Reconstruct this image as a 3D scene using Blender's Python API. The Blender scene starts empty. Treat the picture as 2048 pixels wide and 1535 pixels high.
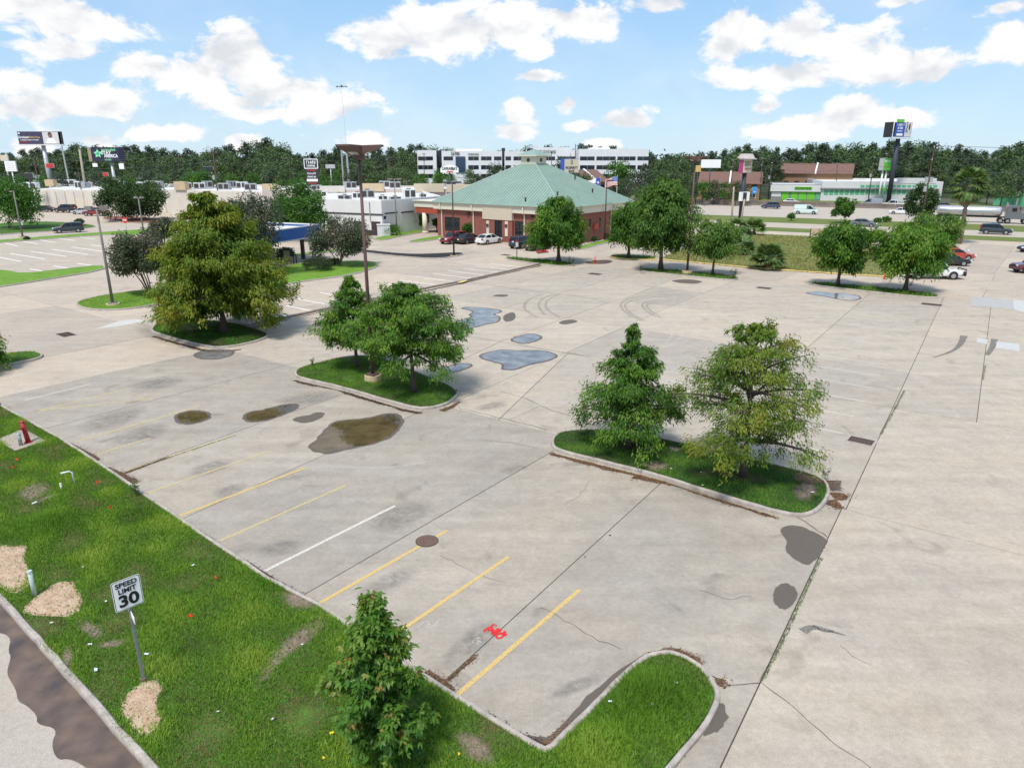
import bpy, bmesh, math, random
import numpy as np
from mathutils import Vector, Matrix

# ------------------------------------------------------------------ camera, sky, sun, exposure
SC = bpy.context.scene
COL = SC.collection
F, CX, CY, CH = 1410.0, 1024.0, 767.5, 12.0          # focal length in px of the 2048 px photo, camera height in m
PIT = math.atan((CY - 320.0) / F)
CP, SP = math.cos(PIT), math.sin(PIT)
cam = bpy.data.cameras.new('camera')
cam.sensor_width = 36.0
cam.lens = F / 2048.0 * 36.0
cam.clip_start = 0.1
cam.clip_end = 6000
camo = bpy.data.objects.new('camera', cam)
COL.objects.link(camo)
camo.location = (0, 0, CH)
camo.rotation_euler = (math.pi / 2 - PIT, 0, 0)
SC.camera = camo
SC.view_settings.view_transform = 'Standard'
SC.view_settings.look = 'None'
SC.view_settings.gamma = 1.0
SC.view_settings.exposure = 0.95

SUN_EL, SUN_AZ = 62.0, 205.0      # degrees; azimuth clockwise from +Y (behind the camera, a little to the left)
sun = bpy.data.lights.new('sun', 'SUN')
sun.energy = 2.2
sun.angle = math.radians(11)
sun.color = (1.0, 0.95, 0.87)
suno = bpy.data.objects.new('sun', sun)
COL.objects.link(suno)
_d = Vector((math.sin(math.radians(SUN_AZ)) * math.cos(math.radians(SUN_EL)), math.cos(math.radians(SUN_AZ)) * math.cos(math.radians(SUN_EL)), math.sin(math.radians(SUN_EL))))
suno.rotation_euler = _d.to_track_quat('Z', 'Y').to_euler()
suno.location = (0, -40, 120)


def ray(px, py):
    """direction of the view ray through a photo pixel"""
    u, v = px - CX, py - CY
    return np.array([u, F * CP - v * SP, -(F * SP + v * CP)])


def G(px, py, z=0.0):
    """photo pixel -> point on the horizontal plane z"""
    d = ray(px, py)
    t = (z - CH) / d[2]
    return np.array([d[0] * t, d[1] * t, z])


def VY(px, py, Y):
    """photo pixel -> point at forward distance Y"""
    d = ray(px, py)
    t = Y / d[1]
    return np.array([d[0] * t, Y, CH + d[2] * t])


def OW(px, py, A, B):
    """photo pixel -> point on the vertical wall through ground points A, B"""
    d = ray(px, py)
    n = np.array([-(B[1] - A[1]), B[0] - A[0]])
    t = (n[0] * A[0] + n[1] * A[1]) / (n[0] * d[0] + n[1] * d[1])
    return np.array([d[0] * t, d[1] * t, CH + d[2] * t])


def HB(bx, by, ty, z0=0.0):
    """height of a thing whose foot shows at (bx, by) and whose top shows at row ty"""
    g = G(bx, by, z0)
    return VY(bx, ty, g[1])[2] - z0


def build_world():
    w = bpy.data.worlds.new('World')
    SC.world = w
    w.use_nodes = True
    nt = w.node_tree
    N, L = nt.nodes, nt.links
    N.clear()
    out = N.new('ShaderNodeOutputWorld')
    bg = N.new('ShaderNodeBackground')
    bg.inputs['Strength'].default_value = 0.13
    L.new(bg.outputs[0], out.inputs[0])
    sky = N.new('ShaderNodeTexSky')
    sky.sky_type = 'NISHITA'
    sky.sun_disc = False
    sky.sun_elevation = math.radians(SUN_EL)
    sky.sun_rotation = math.radians(SUN_AZ)
    sky.air_density = 1.0
    sky.dust_density = 0.4
    sky.ozone_density = 2.2
    tc = N.new('ShaderNodeTexCoord')
    sep = N.new('ShaderNodeSeparateXYZ')
    L.new(tc.outputs['Generated'], sep.inputs[0])

    def M(op, a, b=None, c=None):
        n = N.new('ShaderNodeMath')
        n.operation = op
        for i, x in enumerate((a, b, c)):
            if x is None:
                continue
            if isinstance(x, (int, float)):
                n.inputs[i].default_value = x
            else:
                L.new(x, n.inputs[i])
        return n.outputs[0]
    az = M('ARCTAN2', sep.outputs[0], sep.outputs[1])
    el = M('ARCSINE', sep.outputs[2])
    # cumulus: each cloud is a puff at a compass bearing and a height above the horizon
    puffs = []
    for (x, y, rx, ry) in CLOUDS:
        d = ray(x, y)
        puffs.append((math.atan2(d[0], d[1]), math.asin(d[2] / np.linalg.norm(d)), rx * .92 / F, ry * .92 / F))
    vv = N.new('ShaderNodeCombineXYZ')
    L.new(az, vv.inputs[0])
    L.new(el, vv.inputs[1])
    mp = N.new('ShaderNodeMapping')
    mp.inputs['Scale'].default_value = (1, 1.6, 1)
    L.new(vv.outputs[0], mp.inputs[0])

    def noise(vec, scale, detail, rough=.56, dist=0.0):
        n = N.new('ShaderNodeTexNoise')
        n.inputs['Scale'].default_value = scale
        n.inputs['Detail'].default_value = detail
        n.inputs['Roughness'].default_value = rough
        n.inputs['Distortion'].default_value = dist
        L.new(vec, n.inputs['Vector'])
        return n.outputs[0]
    nA = noise(mp.outputs[0], 13.0, 9, .63, .25)
    mp2 = N.new('ShaderNodeMapping')                        # the same noise a little higher up: which side faces the light
    mp2.inputs['Scale'].default_value = (1, 1.6, 1)
    mp2.inputs['Location'].default_value = (.008, .045, 0)
    L.new(vv.outputs[0], mp2.inputs[0])
    nB = noise(mp2.outputs[0], 13.0, 3, .55, .3)
    dist = None
    for (a, e, rx, ry) in puffs:
        va = N.new('ShaderNodeVectorMath')
        va.operation = 'MULTIPLY_ADD'
        va.inputs[1].default_value = (1 / rx, 1 / ry, 0)
        va.inputs[2].default_value = (-a / rx, -e / ry, 0)
        L.new(vv.outputs[0], va.inputs[0])
        ln = N.new('ShaderNodeVectorMath')
        ln.operation = 'LENGTH'
        L.new(va.outputs[0], ln.inputs[0])
        dist = ln.outputs['Value'] if dist is None else M('SMOOTH_MIN', dist, ln.outputs['Value'], 0.22)
    # outside the view the same kind of broken cumulus goes on all round and overhead
    away = M('ABSOLUTE', az)
    mo = N.new('ShaderNodeMapRange')
    mo.inputs['From Min'].default_value = .78
    mo.inputs['From Max'].default_value = 1.0
    L.new(away, mo.inputs['Value'])
    mo2 = N.new('ShaderNodeMapRange')
    mo2.inputs['From Min'].default_value = .24
    mo2.inputs['From Max'].default_value = .36
    L.new(el, mo2.inputs['Value'])
    nC = noise(mp.outputs[0], 4.2, 2)
    roam = M('MULTIPLY_ADD', M('SUBTRACT', nC, .54), -9.0, M('SUBTRACT', 1.9, M('MAXIMUM', mo.outputs[0], mo2.outputs[0])))
    dist = M('MINIMUM', dist, M('MAXIMUM', roam, 0.0))
    field = M('SUBTRACT', 1.0, dist)
    tot = M('ADD', field, M('MULTIPLY', M('SUBTRACT', nA, .5), 2.9))
    mr = N.new('ShaderNodeMapRange')
    mr.interpolation_type = 'SMOOTHSTEP'
    mr.inputs['From Min'].default_value = 0.10
    mr.inputs['From Max'].default_value = 0.5
    L.new(tot, mr.inputs['Value'])
    # wispy veil between the puffs
    nzv = noise(mp.outputs[0], 5.0, 5)
    veil = N.new('ShaderNodeMapRange')
    veil.inputs['From Min'].default_value = 0.42
    veil.inputs['From Max'].default_value = 0.80
    veil.inputs['To Max'].default_value = 0.30
    L.new(nzv, veil.inputs['Value'])
    cover = M('MAXIMUM', mr.outputs[0], veil.outputs[0])
    # tops bright, bases pale grey
    sh = N.new('ShaderNodeMapRange')
    sh.inputs['From Min'].default_value = -0.34
    sh.inputs['From Max'].default_value = 0.10
    sh.interpolation_type = 'SMOOTHSTEP'
    L.new(M('SUBTRACT', M('MULTIPLY', M('SUBTRACT', nA, nB), 1.5), M('MULTIPLY', M('MAXIMUM', M('SUBTRACT', tot, .45), 0.0), .12)), sh.inputs['Value'])
    cmix = N.new('ShaderNodeMix')
    cmix.data_type = 'RGBA'
    cmix.inputs[6].default_value = (3.0, 3.12, 3.3, 1)
    cmix.inputs[7].default_value = (4.1, 4.1, 4.1, 1)
    L.new(sh.outputs[0], cmix.inputs[0])
    mix = N.new('ShaderNodeMix')
    mix.data_type = 'RGBA'
    L.new(cover, mix.inputs[0])
    skyc = N.new('ShaderNodeMix')                          # thin summer haze over the blue, paler towards the horizon all round
    skyc.data_type = 'RGBA'
    skyc.inputs[0].default_value = 0.85
    hz = N.new('ShaderNodeValToRGB')
    hz.color_ramp.elements[0].position, hz.color_ramp.elements[1].position = .0, .30
    hz.color_ramp.elements[0].color = (2.0, 2.85, 3.6, 1)
    hz.color_ramp.elements[1].color = (1.0, 2.0, 3.45, 1)
    L.new(el, hz.inputs[0])
    L.new(hz.outputs[0], skyc.inputs[7])
    L.new(sky.outputs[0], skyc.inputs[6])
    L.new(skyc.outputs[2], mix.inputs[6])
    L.new(cmix.outputs[2], mix.inputs[7])
    L.new(mix.outputs[2], bg.inputs[0])
    w.cycles.sampling_method = 'MANUAL'
    w.cycles.sample_map_resolution = 512


CLOUDS = [(150, 45, 175, 42), (60, 15, 120, 30), (120, 100, 110, 30), (60, 215, 130, 34), (180, 205, 110, 36), (15, 165, 60, 30),
          (390, 145, 140, 55), (480, 120, 120, 62), (560, 180, 140, 45), (650, 215, 115, 40), (470, 205, 130, 22), (300, 135, 90, 34), (560, 228, 160, 20),
          (760, 75, 110, 45), (900, 60, 190, 62), (1040, 50, 180, 60), (1150, 40, 110, 40), (1320, 12, 90, 34), (760, 100, 70, 26), (1070, 100, 60, 30),
          (1480, 75, 105, 58), (1590, 70, 120, 50), (1700, 80, 110, 50), (1560, 150, 170, 36), (1720, 135, 140, 34), (1830, 140, 90, 36), 
          (1078, 152, 62, 20), (1038, 225, 50, 34), (1030, 265, 70, 26), (1137, 210, 38, 36), (1250, 238, 75, 26), (1170, 250, 60, 14), (1210, 288, 60, 16),
          (340, 265, 75, 22), (190, 282, 40, 22), (490, 285, 45, 20), (720, 275, 70, 26),
          (1620, 245, 100, 30), (1700, 225, 90, 34), (1580, 265, 130, 22), (1800, 235, 80, 22), (1530, 210, 44, 20), (2030, 90, 50, 50), (2010, 15, 60, 20), (1790, 2, 60, 14)]
build_world()

# ------------------------------------------------------------------ materials
MATS = {}


def nodes_of(name):
    m = bpy.data.materials.new(name)
    m.use_nodes = True
    nt = m.node_tree
    return m, nt, nt.nodes, nt.links, nt.nodes['Principled BSDF']


def mat(name, col, rough=0.6, metal=0.0, var=0.12, scale=6.0, bump=0.0, spec=0.4, streak=None, detail=5.0):
    """plain painted / mineral surface with uneven tone and fine relief"""
    if name in MATS:
        return MATS[name]
    m, nt, N, L, b = nodes_of(name)
    tc = N.new('ShaderNodeTexCoord')
    nz = N.new('ShaderNodeTexNoise')
    nz.inputs['Scale'].default_value = scale
    nz.inputs['Detail'].default_value = detail
    nz.inputs['Roughness'].default_value = 0.65
    if streak:
        mp = N.new('ShaderNodeMapping')
        mp.inputs['Scale'].default_value = streak
        L.new(tc.outputs['Object'], mp.inputs[0])
        L.new(mp.outputs[0], nz.inputs['Vector'])
    else:
        L.new(tc.outputs['Object'], nz.inputs['Vector'])
    rmp = N.new('ShaderNodeValToRGB')
    e = rmp.color_ramp.elements
    e[0].position, e[1].position = 0.25, 0.78
    e[0].color = tuple(max(0, c * (1 - var)) for c in col) + (1,)
    e[1].color = tuple(min(1, c * (1 + var)) for c in col) + (1,)
    L.new(nz.outputs[0], rmp.inputs[0])
    L.new(rmp.outputs[0], b.inputs['Base Color'])
    b.inputs['Roughness'].default_value = rough
    b.inputs['Metallic'].default_value = metal
    b.inputs['Specular IOR Level'].default_value = spec
    if bump:
        bp = N.new('ShaderNodeBump')
        bp.inputs['Strength'].default_value = bump
        bp.inputs['Distance'].default_value = 0.02
        n2 = N.new('ShaderNodeTexNoise')
        n2.inputs['Scale'].default_value = scale * 6
        n2.inputs['Detail'].default_value = 4
        L.new(tc.outputs['Object'], n2.inputs['Vector'])
        L.new(n2.outputs[0], bp.inputs['Height'])
        L.new(bp.outputs[0], b.inputs['Normal'])
    MATS[name] = m
    return m


def mat_concrete(name, base, dark, stain=1.0, warm=(1.06, 1.0, 0.92)):
    """weathered concrete paving: slab-to-slab tone, broad stains, tyre-polished streaks, pitting"""
    m, nt, N, L, b = nodes_of(name)
    geo = N.new('ShaderNodeNewGeometry')
    oi = N.new('ShaderNodeObjectInfo')

    def noise(scale, detail, rough=.6, mapscale=None, rot=0, dist=0.0):
        n = N.new('ShaderNodeTexNoise')
        n.inputs['Scale'].default_value = scale
        n.inputs['Detail'].default_value = detail
        n.inputs['Roughness'].default_value = rough
        n.inputs['Distortion'].default_value = dist
        if mapscale:
            mp = N.new('ShaderNodeMapping')
            mp.inputs['Rotation'].default_value = (0, 0, rot)
            mp.inputs['Scale'].default_value = mapscale
            L.new(geo.outputs['Position'], mp.inputs[0])
            L.new(mp.outputs[0], n.inputs['Vector'])
        else:
            L.new(geo.outputs['Position'], n.inputs['Vector'])
        return n.outputs[0]

    def ramp(fac, p0, p1, c0, c1):
        r = N.new('ShaderNodeValToRGB')
        r.color_ramp.elements[0].position, r.color_ramp.elements[1].position = p0, p1
        r.color_ramp.elements[0].color, r.color_ramp.elements[1].color = c0 + (1,), c1 + (1,)
        L.new(fac, r.inputs[0])
        return r.outputs[0]

    def mul(a, bcol, fac=1.0):
        x = N.new('ShaderNodeMix')
        x.data_type = 'RGBA'
        x.blend_type = 'MULTIPLY'
        x.inputs[0].default_value = fac
        L.new(a, x.inputs[6])
        L.new(bcol, x.inputs[7])
        return x.outputs[2]
    c = ramp(noise(0.22, 5, .62, dist=.6), .25, .75, tuple(dark), tuple(base))
    c = mul(c, ramp(noise(1.3, 7, .72, dist=.4), .30, .60, (.84, .84, .835), (1, 1, 1)), stain)
    c = mul(c, ramp(noise(6.5, 5, .7), .32, .62, (.86, .855, .85), (1.03, 1.03, 1.03)), .9)
    # long soft smears along the driving direction (down the stalls and along the aisles)
    c = mul(c, ramp(noise(1.0, 5, .6, (.16, 1.3, 1), math.radians(-38)), .34, .66, (.86, .855, .85), (1, 1, 1)), .8 * stain)
    c = mul(c, ramp(noise(1.0, 5, .6, (.10, .8, 1), math.radians(52)), .36, .66, (.88, .88, .88), (1, 1, 1)), .55 * stain)
    # rusty-beige bloom
    c = mul(c, ramp(noise(.35, 4, .5), .35, .75, (1, 1, 1), warm), .6)
    # dark drip spots
    c = mul(c, ramp(noise(.55, 3, .45, dist=1.2), .25, .37, (.70, .69, .68), (1, 1, 1)), .7 * stain)
    # grit
    c = mul(c, ramp(noise(42, 3, .8), .34, .66, (.66, .66, .66), (1.2, 1.2, 1.2)), .8)
    # slab-to-slab difference
    rr = ramp(oi.outputs['Random'], 0, 1, (.86, .875, .895), (1.06, 1.045, 1.02))
    c = mul(c, rr)
    L.new(c, b.inputs['Base Color'])
    b.inputs['Roughness'].default_value = 0.88
    b.inputs['Specular IOR Level'].default_value = 0.25
    bp = N.new('ShaderNodeBump')
    bp.inputs['Strength'].default_value = 0.25
    bp.inputs['Distance'].default_value = 0.01
    L.new(noise(40, 5, .7), bp.inputs['Height'])
    L.new(bp.outputs[0], b.inputs['Normal'])
    MATS[name] = m
    return m


def mat_leaf(name, cols, trans=0.35, rough=0.55):
    """foliage: colour picked per leaf from the 'tint' attribute, light passes through"""
    m, nt, N, L, b = nodes_of(name)
    at = N.new('ShaderNodeAttribute')
    at.attribute_name = 'tint'
    r = N.new('ShaderNodeValToRGB')
    els = r.color_ramp.elements
    els[0].position, els[0].color = 0.0, cols[0] + (1,)
    els[1].position, els[1].color = 1.0, cols[-1] + (1,)
    for i, c in enumerate(cols[1:-1]):
        e = els.new((i + 1) / (len(cols) - 1))
        e.color = c + (1,)
    L.new(at.outputs['Fac'], r.inputs[0])
    L.new(r.outputs[0], b.inputs['Base Color'])
    b.inputs['Roughness'].default_value = rough
    b.inputs['Specular IOR Level'].default_value = 0.25
    tr = N.new('ShaderNodeBsdfTranslucent')
    g = N.new('ShaderNodeMix')
    g.data_type = 'RGBA'
    g.blend_type = 'MULTIPLY'
    g.inputs[0].default_value = 1.0
    g.inputs[7].default_value = (1.25, 1.3, .55, 1)
    L.new(r.outputs[0], g.inputs[6])
    L.new(g.outputs[2], tr.inputs[0])
    mx = N.new('ShaderNodeMixShader')
    mx.inputs[0].default_value = trans
    L.new(b.outputs[0], mx.inputs[1])
    L.new(tr.outputs[0], mx.inputs[2])
    L.new(mx.outputs[0], N['Material Output'].inputs[0])
    MATS[name] = m
    return m


def mat_blend(name, cols, scale=1.2, rough=.9, bump=.4, detail=8, pos=None, extra=None):
    """soil / turf ground: several colours over world-position noise"""
    m, nt, N, L, b = nodes_of(name)
    geo = N.new('ShaderNodeNewGeometry')
    n = N.new('ShaderNodeTexNoise')
    n.inputs['Scale'].default_value = scale
    n.inputs['Detail'].default_value = detail
    n.inputs['Roughness'].default_value = .65
    L.new(geo.outputs['Position'], n.inputs['Vector'])
    r = N.new('ShaderNodeValToRGB')
    els = r.color_ramp.elements
    k = len(cols)
    ps = pos or [0.28 + 0.44 * i / (k - 1) for i in range(k)]
    els[0].position, els[0].color = ps[0], cols[0] + (1,)
    els[1].position, els[1].color = ps[-1], cols[-1] + (1,)
    for i in range(1, k - 1):
        e = els.new(ps[i])
        e.color = cols[i] + (1,)
    L.new(n.outputs[0], r.inputs[0])
    n2 = N.new('ShaderNodeTexNoise')
    n2.inputs['Scale'].default_value = 30
    n2.inputs['Detail'].default_value = 5
    L.new(geo.outputs['Position'], n2.inputs['Vector'])
    r2 = N.new('ShaderNodeValToRGB')
    r2.color_ramp.elements[0].position, r2.color_ramp.elements[1].position = .3, .7
    r2.color_ramp.elements[0].color = (.65, .65, .65, 1)
    r2.color_ramp.elements[1].color = (1.1, 1.1, 1.1, 1)
    L.new(n2.outputs[0], r2.inputs[0])
    mx = N.new('ShaderNodeMix')
    mx.data_type = 'RGBA'
    mx.blend_type = 'MULTIPLY'
    mx.inputs[0].default_value = 1
    L.new(r.outputs[0], mx.inputs[6])
    L.new(r2.outputs[0], mx.inputs[7])
    L.new(mx.outputs[2], b.inputs['Base Color'])
    b.inputs['Roughness'].default_value = rough
    b.inputs['Specular IOR Level'].default_value = .2
    bp = N.new('ShaderNodeBump')
    bp.inputs['Strength'].default_value = bump
    bp.inputs['Distance'].default_value = 0.03
    L.new(n2.outputs[0], bp.inputs['Height'])
    L.new(bp.outputs[0], b.inputs['Normal'])
    MATS[name] = m
    return m


def mat_brick(name, c1, c2, mortar, sx=4.4, vert=True):
    m, nt, N, L, b = nodes_of(name)
    tc = N.new('ShaderNodeTexCoord')
    sep = N.new('ShaderNodeSeparateXYZ')
    L.new(tc.outputs['Object'], sep.inputs[0])
    ad = N.new('ShaderNodeMath')
    L.new(sep.outputs[0], ad.inputs[0])
    L.new(sep.outputs[1], ad.inputs[1])
    cb = N.new('ShaderNodeCombineXYZ')
    L.new(ad.outputs[0], cb.inputs[0])
    L.new(sep.outputs[2], cb.inputs[1])
    br = N.new('ShaderNodeTexBrick')
    br.inputs['Scale'].default_value = sx
    br.inputs['Color1'].default_value = c1 + (1,)
    br.inputs['Color2'].default_value = c2 + (1,)
    br.inputs['Mortar'].default_value = mortar + (1,)
    br.inputs['Mortar Size'].default_value = .012
    L.new(cb.outputs[0], br.inputs['Vector'])
    n = N.new('ShaderNodeTexNoise')
    n.inputs['Scale'].default_value = .8
    n.inputs['Detail'].default_value = 5
    L.new(tc.outputs['Object'], n.inputs['Vector'])
    r = N.new('ShaderNodeValToRGB')
    r.color_ramp.elements[0].color = (.8, .8, .8, 1)
    r.color_ramp.elements[1].color = (1.12, 1.1, 1.1, 1)
    L.new(n.outputs[0], r.inputs[0])
    mx = N.new('ShaderNodeMix')
    mx.data_type = 'RGBA'
    mx.blend_type = 'MULTIPLY'
    mx.inputs[0].default_value = 1
    L.new(br.outputs[0], mx.inputs[6])
    L.new(r.outputs[0], mx.inputs[7])
    L.new(mx.outputs[2], b.inputs['Base Color'])
    b.inputs['Roughness'].default_value = .85
    MATS[name] = m
    return m


def mat_faded(name, col, alpha_lo=.30, alpha_hi=.62, scale=5.0, rough=.85, amax=1.0, amin=0.0, fade=False):
    """worn paint or rubber on the paving: breaks up by noise so the concrete shows through"""
    m, nt, N, L, b = nodes_of(name)
    geo = N.new('ShaderNodeNewGeometry')
    n = N.new('ShaderNodeTexNoise')
    n.inputs['Scale'].default_value = scale
    n.inputs['Detail'].default_value = 8
    n.inputs['Roughness'].default_value = .72
    L.new(geo.outputs['Position'], n.inputs['Vector'])
    mr = N.new('ShaderNodeMapRange')
    mr.inputs['From Min'].default_value = alpha_lo
    mr.inputs['From Max'].default_value = alpha_hi
    mr.inputs['To Min'].default_value = amin
    mr.inputs['To Max'].default_value = amax
    L.new(n.outputs[0], mr.inputs[0])
    al = mr.outputs[0]
    if fade:
        at = N.new('ShaderNodeAttribute')
        at.attribute_name = 'tint'
        mm = N.new('ShaderNodeMath')
        mm.operation = 'MULTIPLY'
        L.new(al, mm.inputs[0])
        L.new(at.outputs['Fac'], mm.inputs[1])
        al = mm.outputs[0]
    L.new(al, b.inputs['Alpha'])
    b.inputs['Base Color'].default_value = col + (1,)
    b.inputs['Roughness'].default_value = rough
    MATS[name] = m
    return m


def mat_plain(name, col, rough=.5, metal=0., spec=.5, emit=0.):
    if name in MATS:
        return MATS[name]
    m, nt, N, L, b = nodes_of(name)
    b.inputs['Base Color'].default_value = col + (1,)
    b.inputs['Roughness'].default_value = rough
    b.inputs['Metallic'].default_value = metal
    b.inputs['Specular IOR Level'].default_value = spec
    n = N.new('ShaderNodeTexNoise')
    n.inputs['Scale'].default_value = 9
    r = N.new('ShaderNodeMapRange')
    r.inputs['To Min'].default_value = max(0.02, rough - .08)
    r.inputs['To Max'].default_value = rough + .1
    L.new(n.outputs[0], r.inputs[0])
    L.new(r.outputs[0], b.inputs['Roughness'])
    MATS[name] = m
    return m


def mat_paint(name, col):
    """car paint with a clear coat"""
    if name in MATS:
        return MATS[name]
    m, nt, N, L, b = nodes_of(name)
    b.inputs['Base Color'].default_value = col + (1,)
    b.inputs['Roughness'].default_value = .35
    b.inputs['Coat Weight'].default_value = .8
    b.inputs['Coat Roughness'].default_value = .08
    n = N.new('ShaderNodeTexNoise')
    n.inputs['Scale'].default_value = 3
    r = N.new('ShaderNodeMapRange')
    r.inputs['To Min'].default_value = .28
    r.inputs['To Max'].default_value = .5
    L.new(n.outputs[0], r.inputs[0])
    L.new(r.outputs[0], b.inputs['Roughness'])
    MATS[name] = m
    return m


# ------------------------------------------------------------------ mesh helpers
class MB:
    """collects shapes; build() links them as ONE mesh object"""

    def __init__(s):
        s.v, s.f = [], []

    def add(s, vs, fs):
        o = len(s.v)
        s.v += [tuple(map(float, x)) for x in vs]
        s.f += [tuple(i + o for i in f) for f in fs]
        return s

    def box(s, c, d, rz=0.0, taper=1.0):
        x, y, z = d[0] / 2, d[1] / 2, d[2] / 2
        vs = []
        for k, (i, j) in ((-1, (-1, -1)), (-1, (1, -1)), (-1, (1, 1)), (-1, (-1, 1)), (1, (-1, -1)), (1, (1, -1)), (1, (1, 1)), (1, (-1, 1))):
            t = taper if k > 0 else 1
            X, Y = i * x * t, j * y * t
            vs.append((c[0] + X * math.cos(rz) - Y * math.sin(rz), c[1] + X * math.sin(rz) + Y * math.cos(rz), c[2] + k * z))
        return s.add(vs, [(0, 3, 2, 1), (4, 5, 6, 7), (0, 1, 5, 4), (1, 2, 6, 5), (2, 3, 7, 6), (3, 0, 4, 7)])

    def prism(s, poly, z0, z1, cap=True):
        n = len(poly)
        area = sum(poly[i][0] * poly[(i + 1) % n][1] - poly[(i + 1) % n][0] * poly[i][1] for i in range(n))
        if area < 0:
            poly = poly[::-1]
        vs = [(p[0], p[1], z0) for p in poly] + [(p[0], p[1], z1) for p in poly]
        fs = [(i, (i + 1) % n, n + (i + 1) % n, n + i) for i in range(n)]
        if cap:
            fs += [tuple(range(n, 2 * n)), tuple(range(n - 1, -1, -1))]
        return s.add(vs, fs)

    def sheet(s, poly, z):
        n = len(poly)
        area = sum(poly[i][0] * poly[(i + 1) % n][1] - poly[(i + 1) % n][0] * poly[i][1] for i in range(n))
        if area < 0:
            poly = poly[::-1]
        return s.add([(p[0], p[1], z) for p in poly], [tuple(range(n))])

    def tube(s, pts, rad, n=8, cap=True):
        pts = [np.array(p, float) for p in pts]
        if not hasattr(rad, '__len__'):
            rad = [rad] * len(pts)
        vs, fs = [], []
        for i, p in enumerate(pts):
            a = pts[min(i + 1, len(pts) - 1)] - pts[max(i - 1, 0)]
            a = a / (np.linalg.norm(a) + 1e-9)
            r = np.array([0, 0, 1.]) if abs(a[2]) < .9 else np.array([1., 0, 0])
            u = np.cross(a, r)
            u /= np.linalg.norm(u)
            w = np.cross(a, u)
            for k in range(n):
                t = 2 * math.pi * k / n
                vs.append(p + rad[i] * (math.cos(t) * u + math.sin(t) * w))
        for i in range(len(pts) - 1):
            for k in range(n):
                a, b = i * n + k, i * n + (k + 1) % n
                fs.append((a, a + n, b + n, b))
        if cap:
            fs.append(tuple(range(n)))
            fs.append(tuple(range(len(vs) - 1, len(vs) - n - 1, -1)))
        return s.add(vs, fs)

    def quad(s, a, b, c, d):
        return s.add([a, b, c, d], [(0, 1, 2, 3)])

    def loft(s, rings, cap=True):
        n = len(rings[0])
        vs = [p for r in rings for p in r]
        fs = []
        for i in range(len(rings) - 1):
            for k in range(n):
                a, b = i * n + k, i * n + (k + 1) % n
                fs.append((a, b, b + n, a + n))
        if cap:
            fs += [tuple(range(n - 1, -1, -1)), tuple(range(len(vs) - n, len(vs)))]
        return s.add(vs, fs)

    def mesh(s, name):
        me = bpy.data.meshes.new(name)
        me.from_pydata(s.v, [], s.f)
        me.update()
        return me

    def build(s, name, m, parent=None, smooth=False, bevel=0.0, label=None):
        me = s.mesh(name)
        return link(name, me, m, parent, smooth, bevel, label)


def link(name, me, m=None, parent=None, smooth=False, bevel=0.0, label=None):
    o = bpy.data.objects.new(name, me)
    COL.objects.link(o)
    if m is not None and not len(me.materials):
        me.materials.append(m if not isinstance(m, str) else MATS[m])
    if parent is not None:
        o.parent = parent
    if smooth:
        me.polygons.foreach_set('use_smooth', np.ones(len(me.polygons), bool))
    if bevel:
        bv = o.modifiers.new('bevel', 'BEVEL')
        bv.width = bevel
        bv.segments = 2
        bv.limit_method = 'ANGLE'
    if label:
        o['label'] = label
    return o


def tag(o, label, cat, group=None, kind=None):
    if label:
        o['label'] = label
    if cat:
        o['category'] = cat
    if group:
        o['group'] = group
    if kind:
        o['kind'] = kind
    return o


def thing(name, label, cat, loc=(0, 0, 0), rz=0.0, group=None):
    o = bpy.data.objects.new(name, None)
    o.empty_display_size = .2
    COL.objects.link(o)
    o.location = tuple(float(x) for x in loc)
    o.rotation_euler = (0, 0, rz)
    return tag(o, label, cat, group)


def struct(name, mb, m, smooth=False, label=None, parent=None):
    o = mb.build(name, m, parent, smooth)
    if parent is None:
        o['kind'] = 'structure'
    if label:
        o['label'] = label
    return o


def npmesh(name, V, Fc, tint=None, smooth=False):
    """fast mesh from arrays; Fc is (n,3) or (n,4)"""
    me = bpy.data.meshes.new(name)
    V = np.asarray(V, np.float32)
    Fc = np.asarray(Fc, np.int32)
    k = Fc.shape[1]
    me.vertices.add(len(V))
    me.vertices.foreach_set('co', V.ravel())
    me.loops.add(Fc.size)
    me.loops.foreach_set('vertex_index', Fc.ravel())
    me.polygons.add(len(Fc))
    me.polygons.foreach_set('loop_start', np.arange(0, Fc.size, k, dtype=np.int32))
    me.polygons.foreach_set('loop_total', np.full(len(Fc), k, np.int32))
    if tint is not None:
        a = me.attributes.new('tint', 'FLOAT', 'POINT')
        a.data.foreach_set('value', np.asarray(tint, np.float32))
    if smooth:
        me.polygons.foreach_set('use_smooth', np.ones(len(Fc), bool))
    me.update(calc_edges=True)
    me.validate()
    return me


def leaf_mesh(name, P, D, Nn, Ln, Wd, tint, droop=.25):
    """leaf faces: base point P, direction D, flat normal Nn, length, width; a folded diamond each"""
    P, D, Nn = (np.asarray(x, float) for x in (P, D, Nn))
    D = D / (np.linalg.norm(D, axis=1, keepdims=True) + 1e-9)
    S = np.cross(D, Nn)
    S /= (np.linalg.norm(S, axis=1, keepdims=True) + 1e-9)
    n = len(P)
    Ln, Wd = np.asarray(Ln).reshape(-1, 1), np.asarray(Wd).reshape(-1, 1)
    mid = P + D * Ln * .5
    tip = P + D * Ln
    tip[:, 2] -= (Ln[:, 0] * droop)
    V = np.stack([P, mid + S * Wd * .5, tip, mid - S * Wd * .5], 1).reshape(-1, 3)
    Fc = np.arange(4 * n, dtype=np.int32).reshape(-1, 4)
    return npmesh(name, V, Fc, np.repeat(tint, 4))


_fonts = {}


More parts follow.
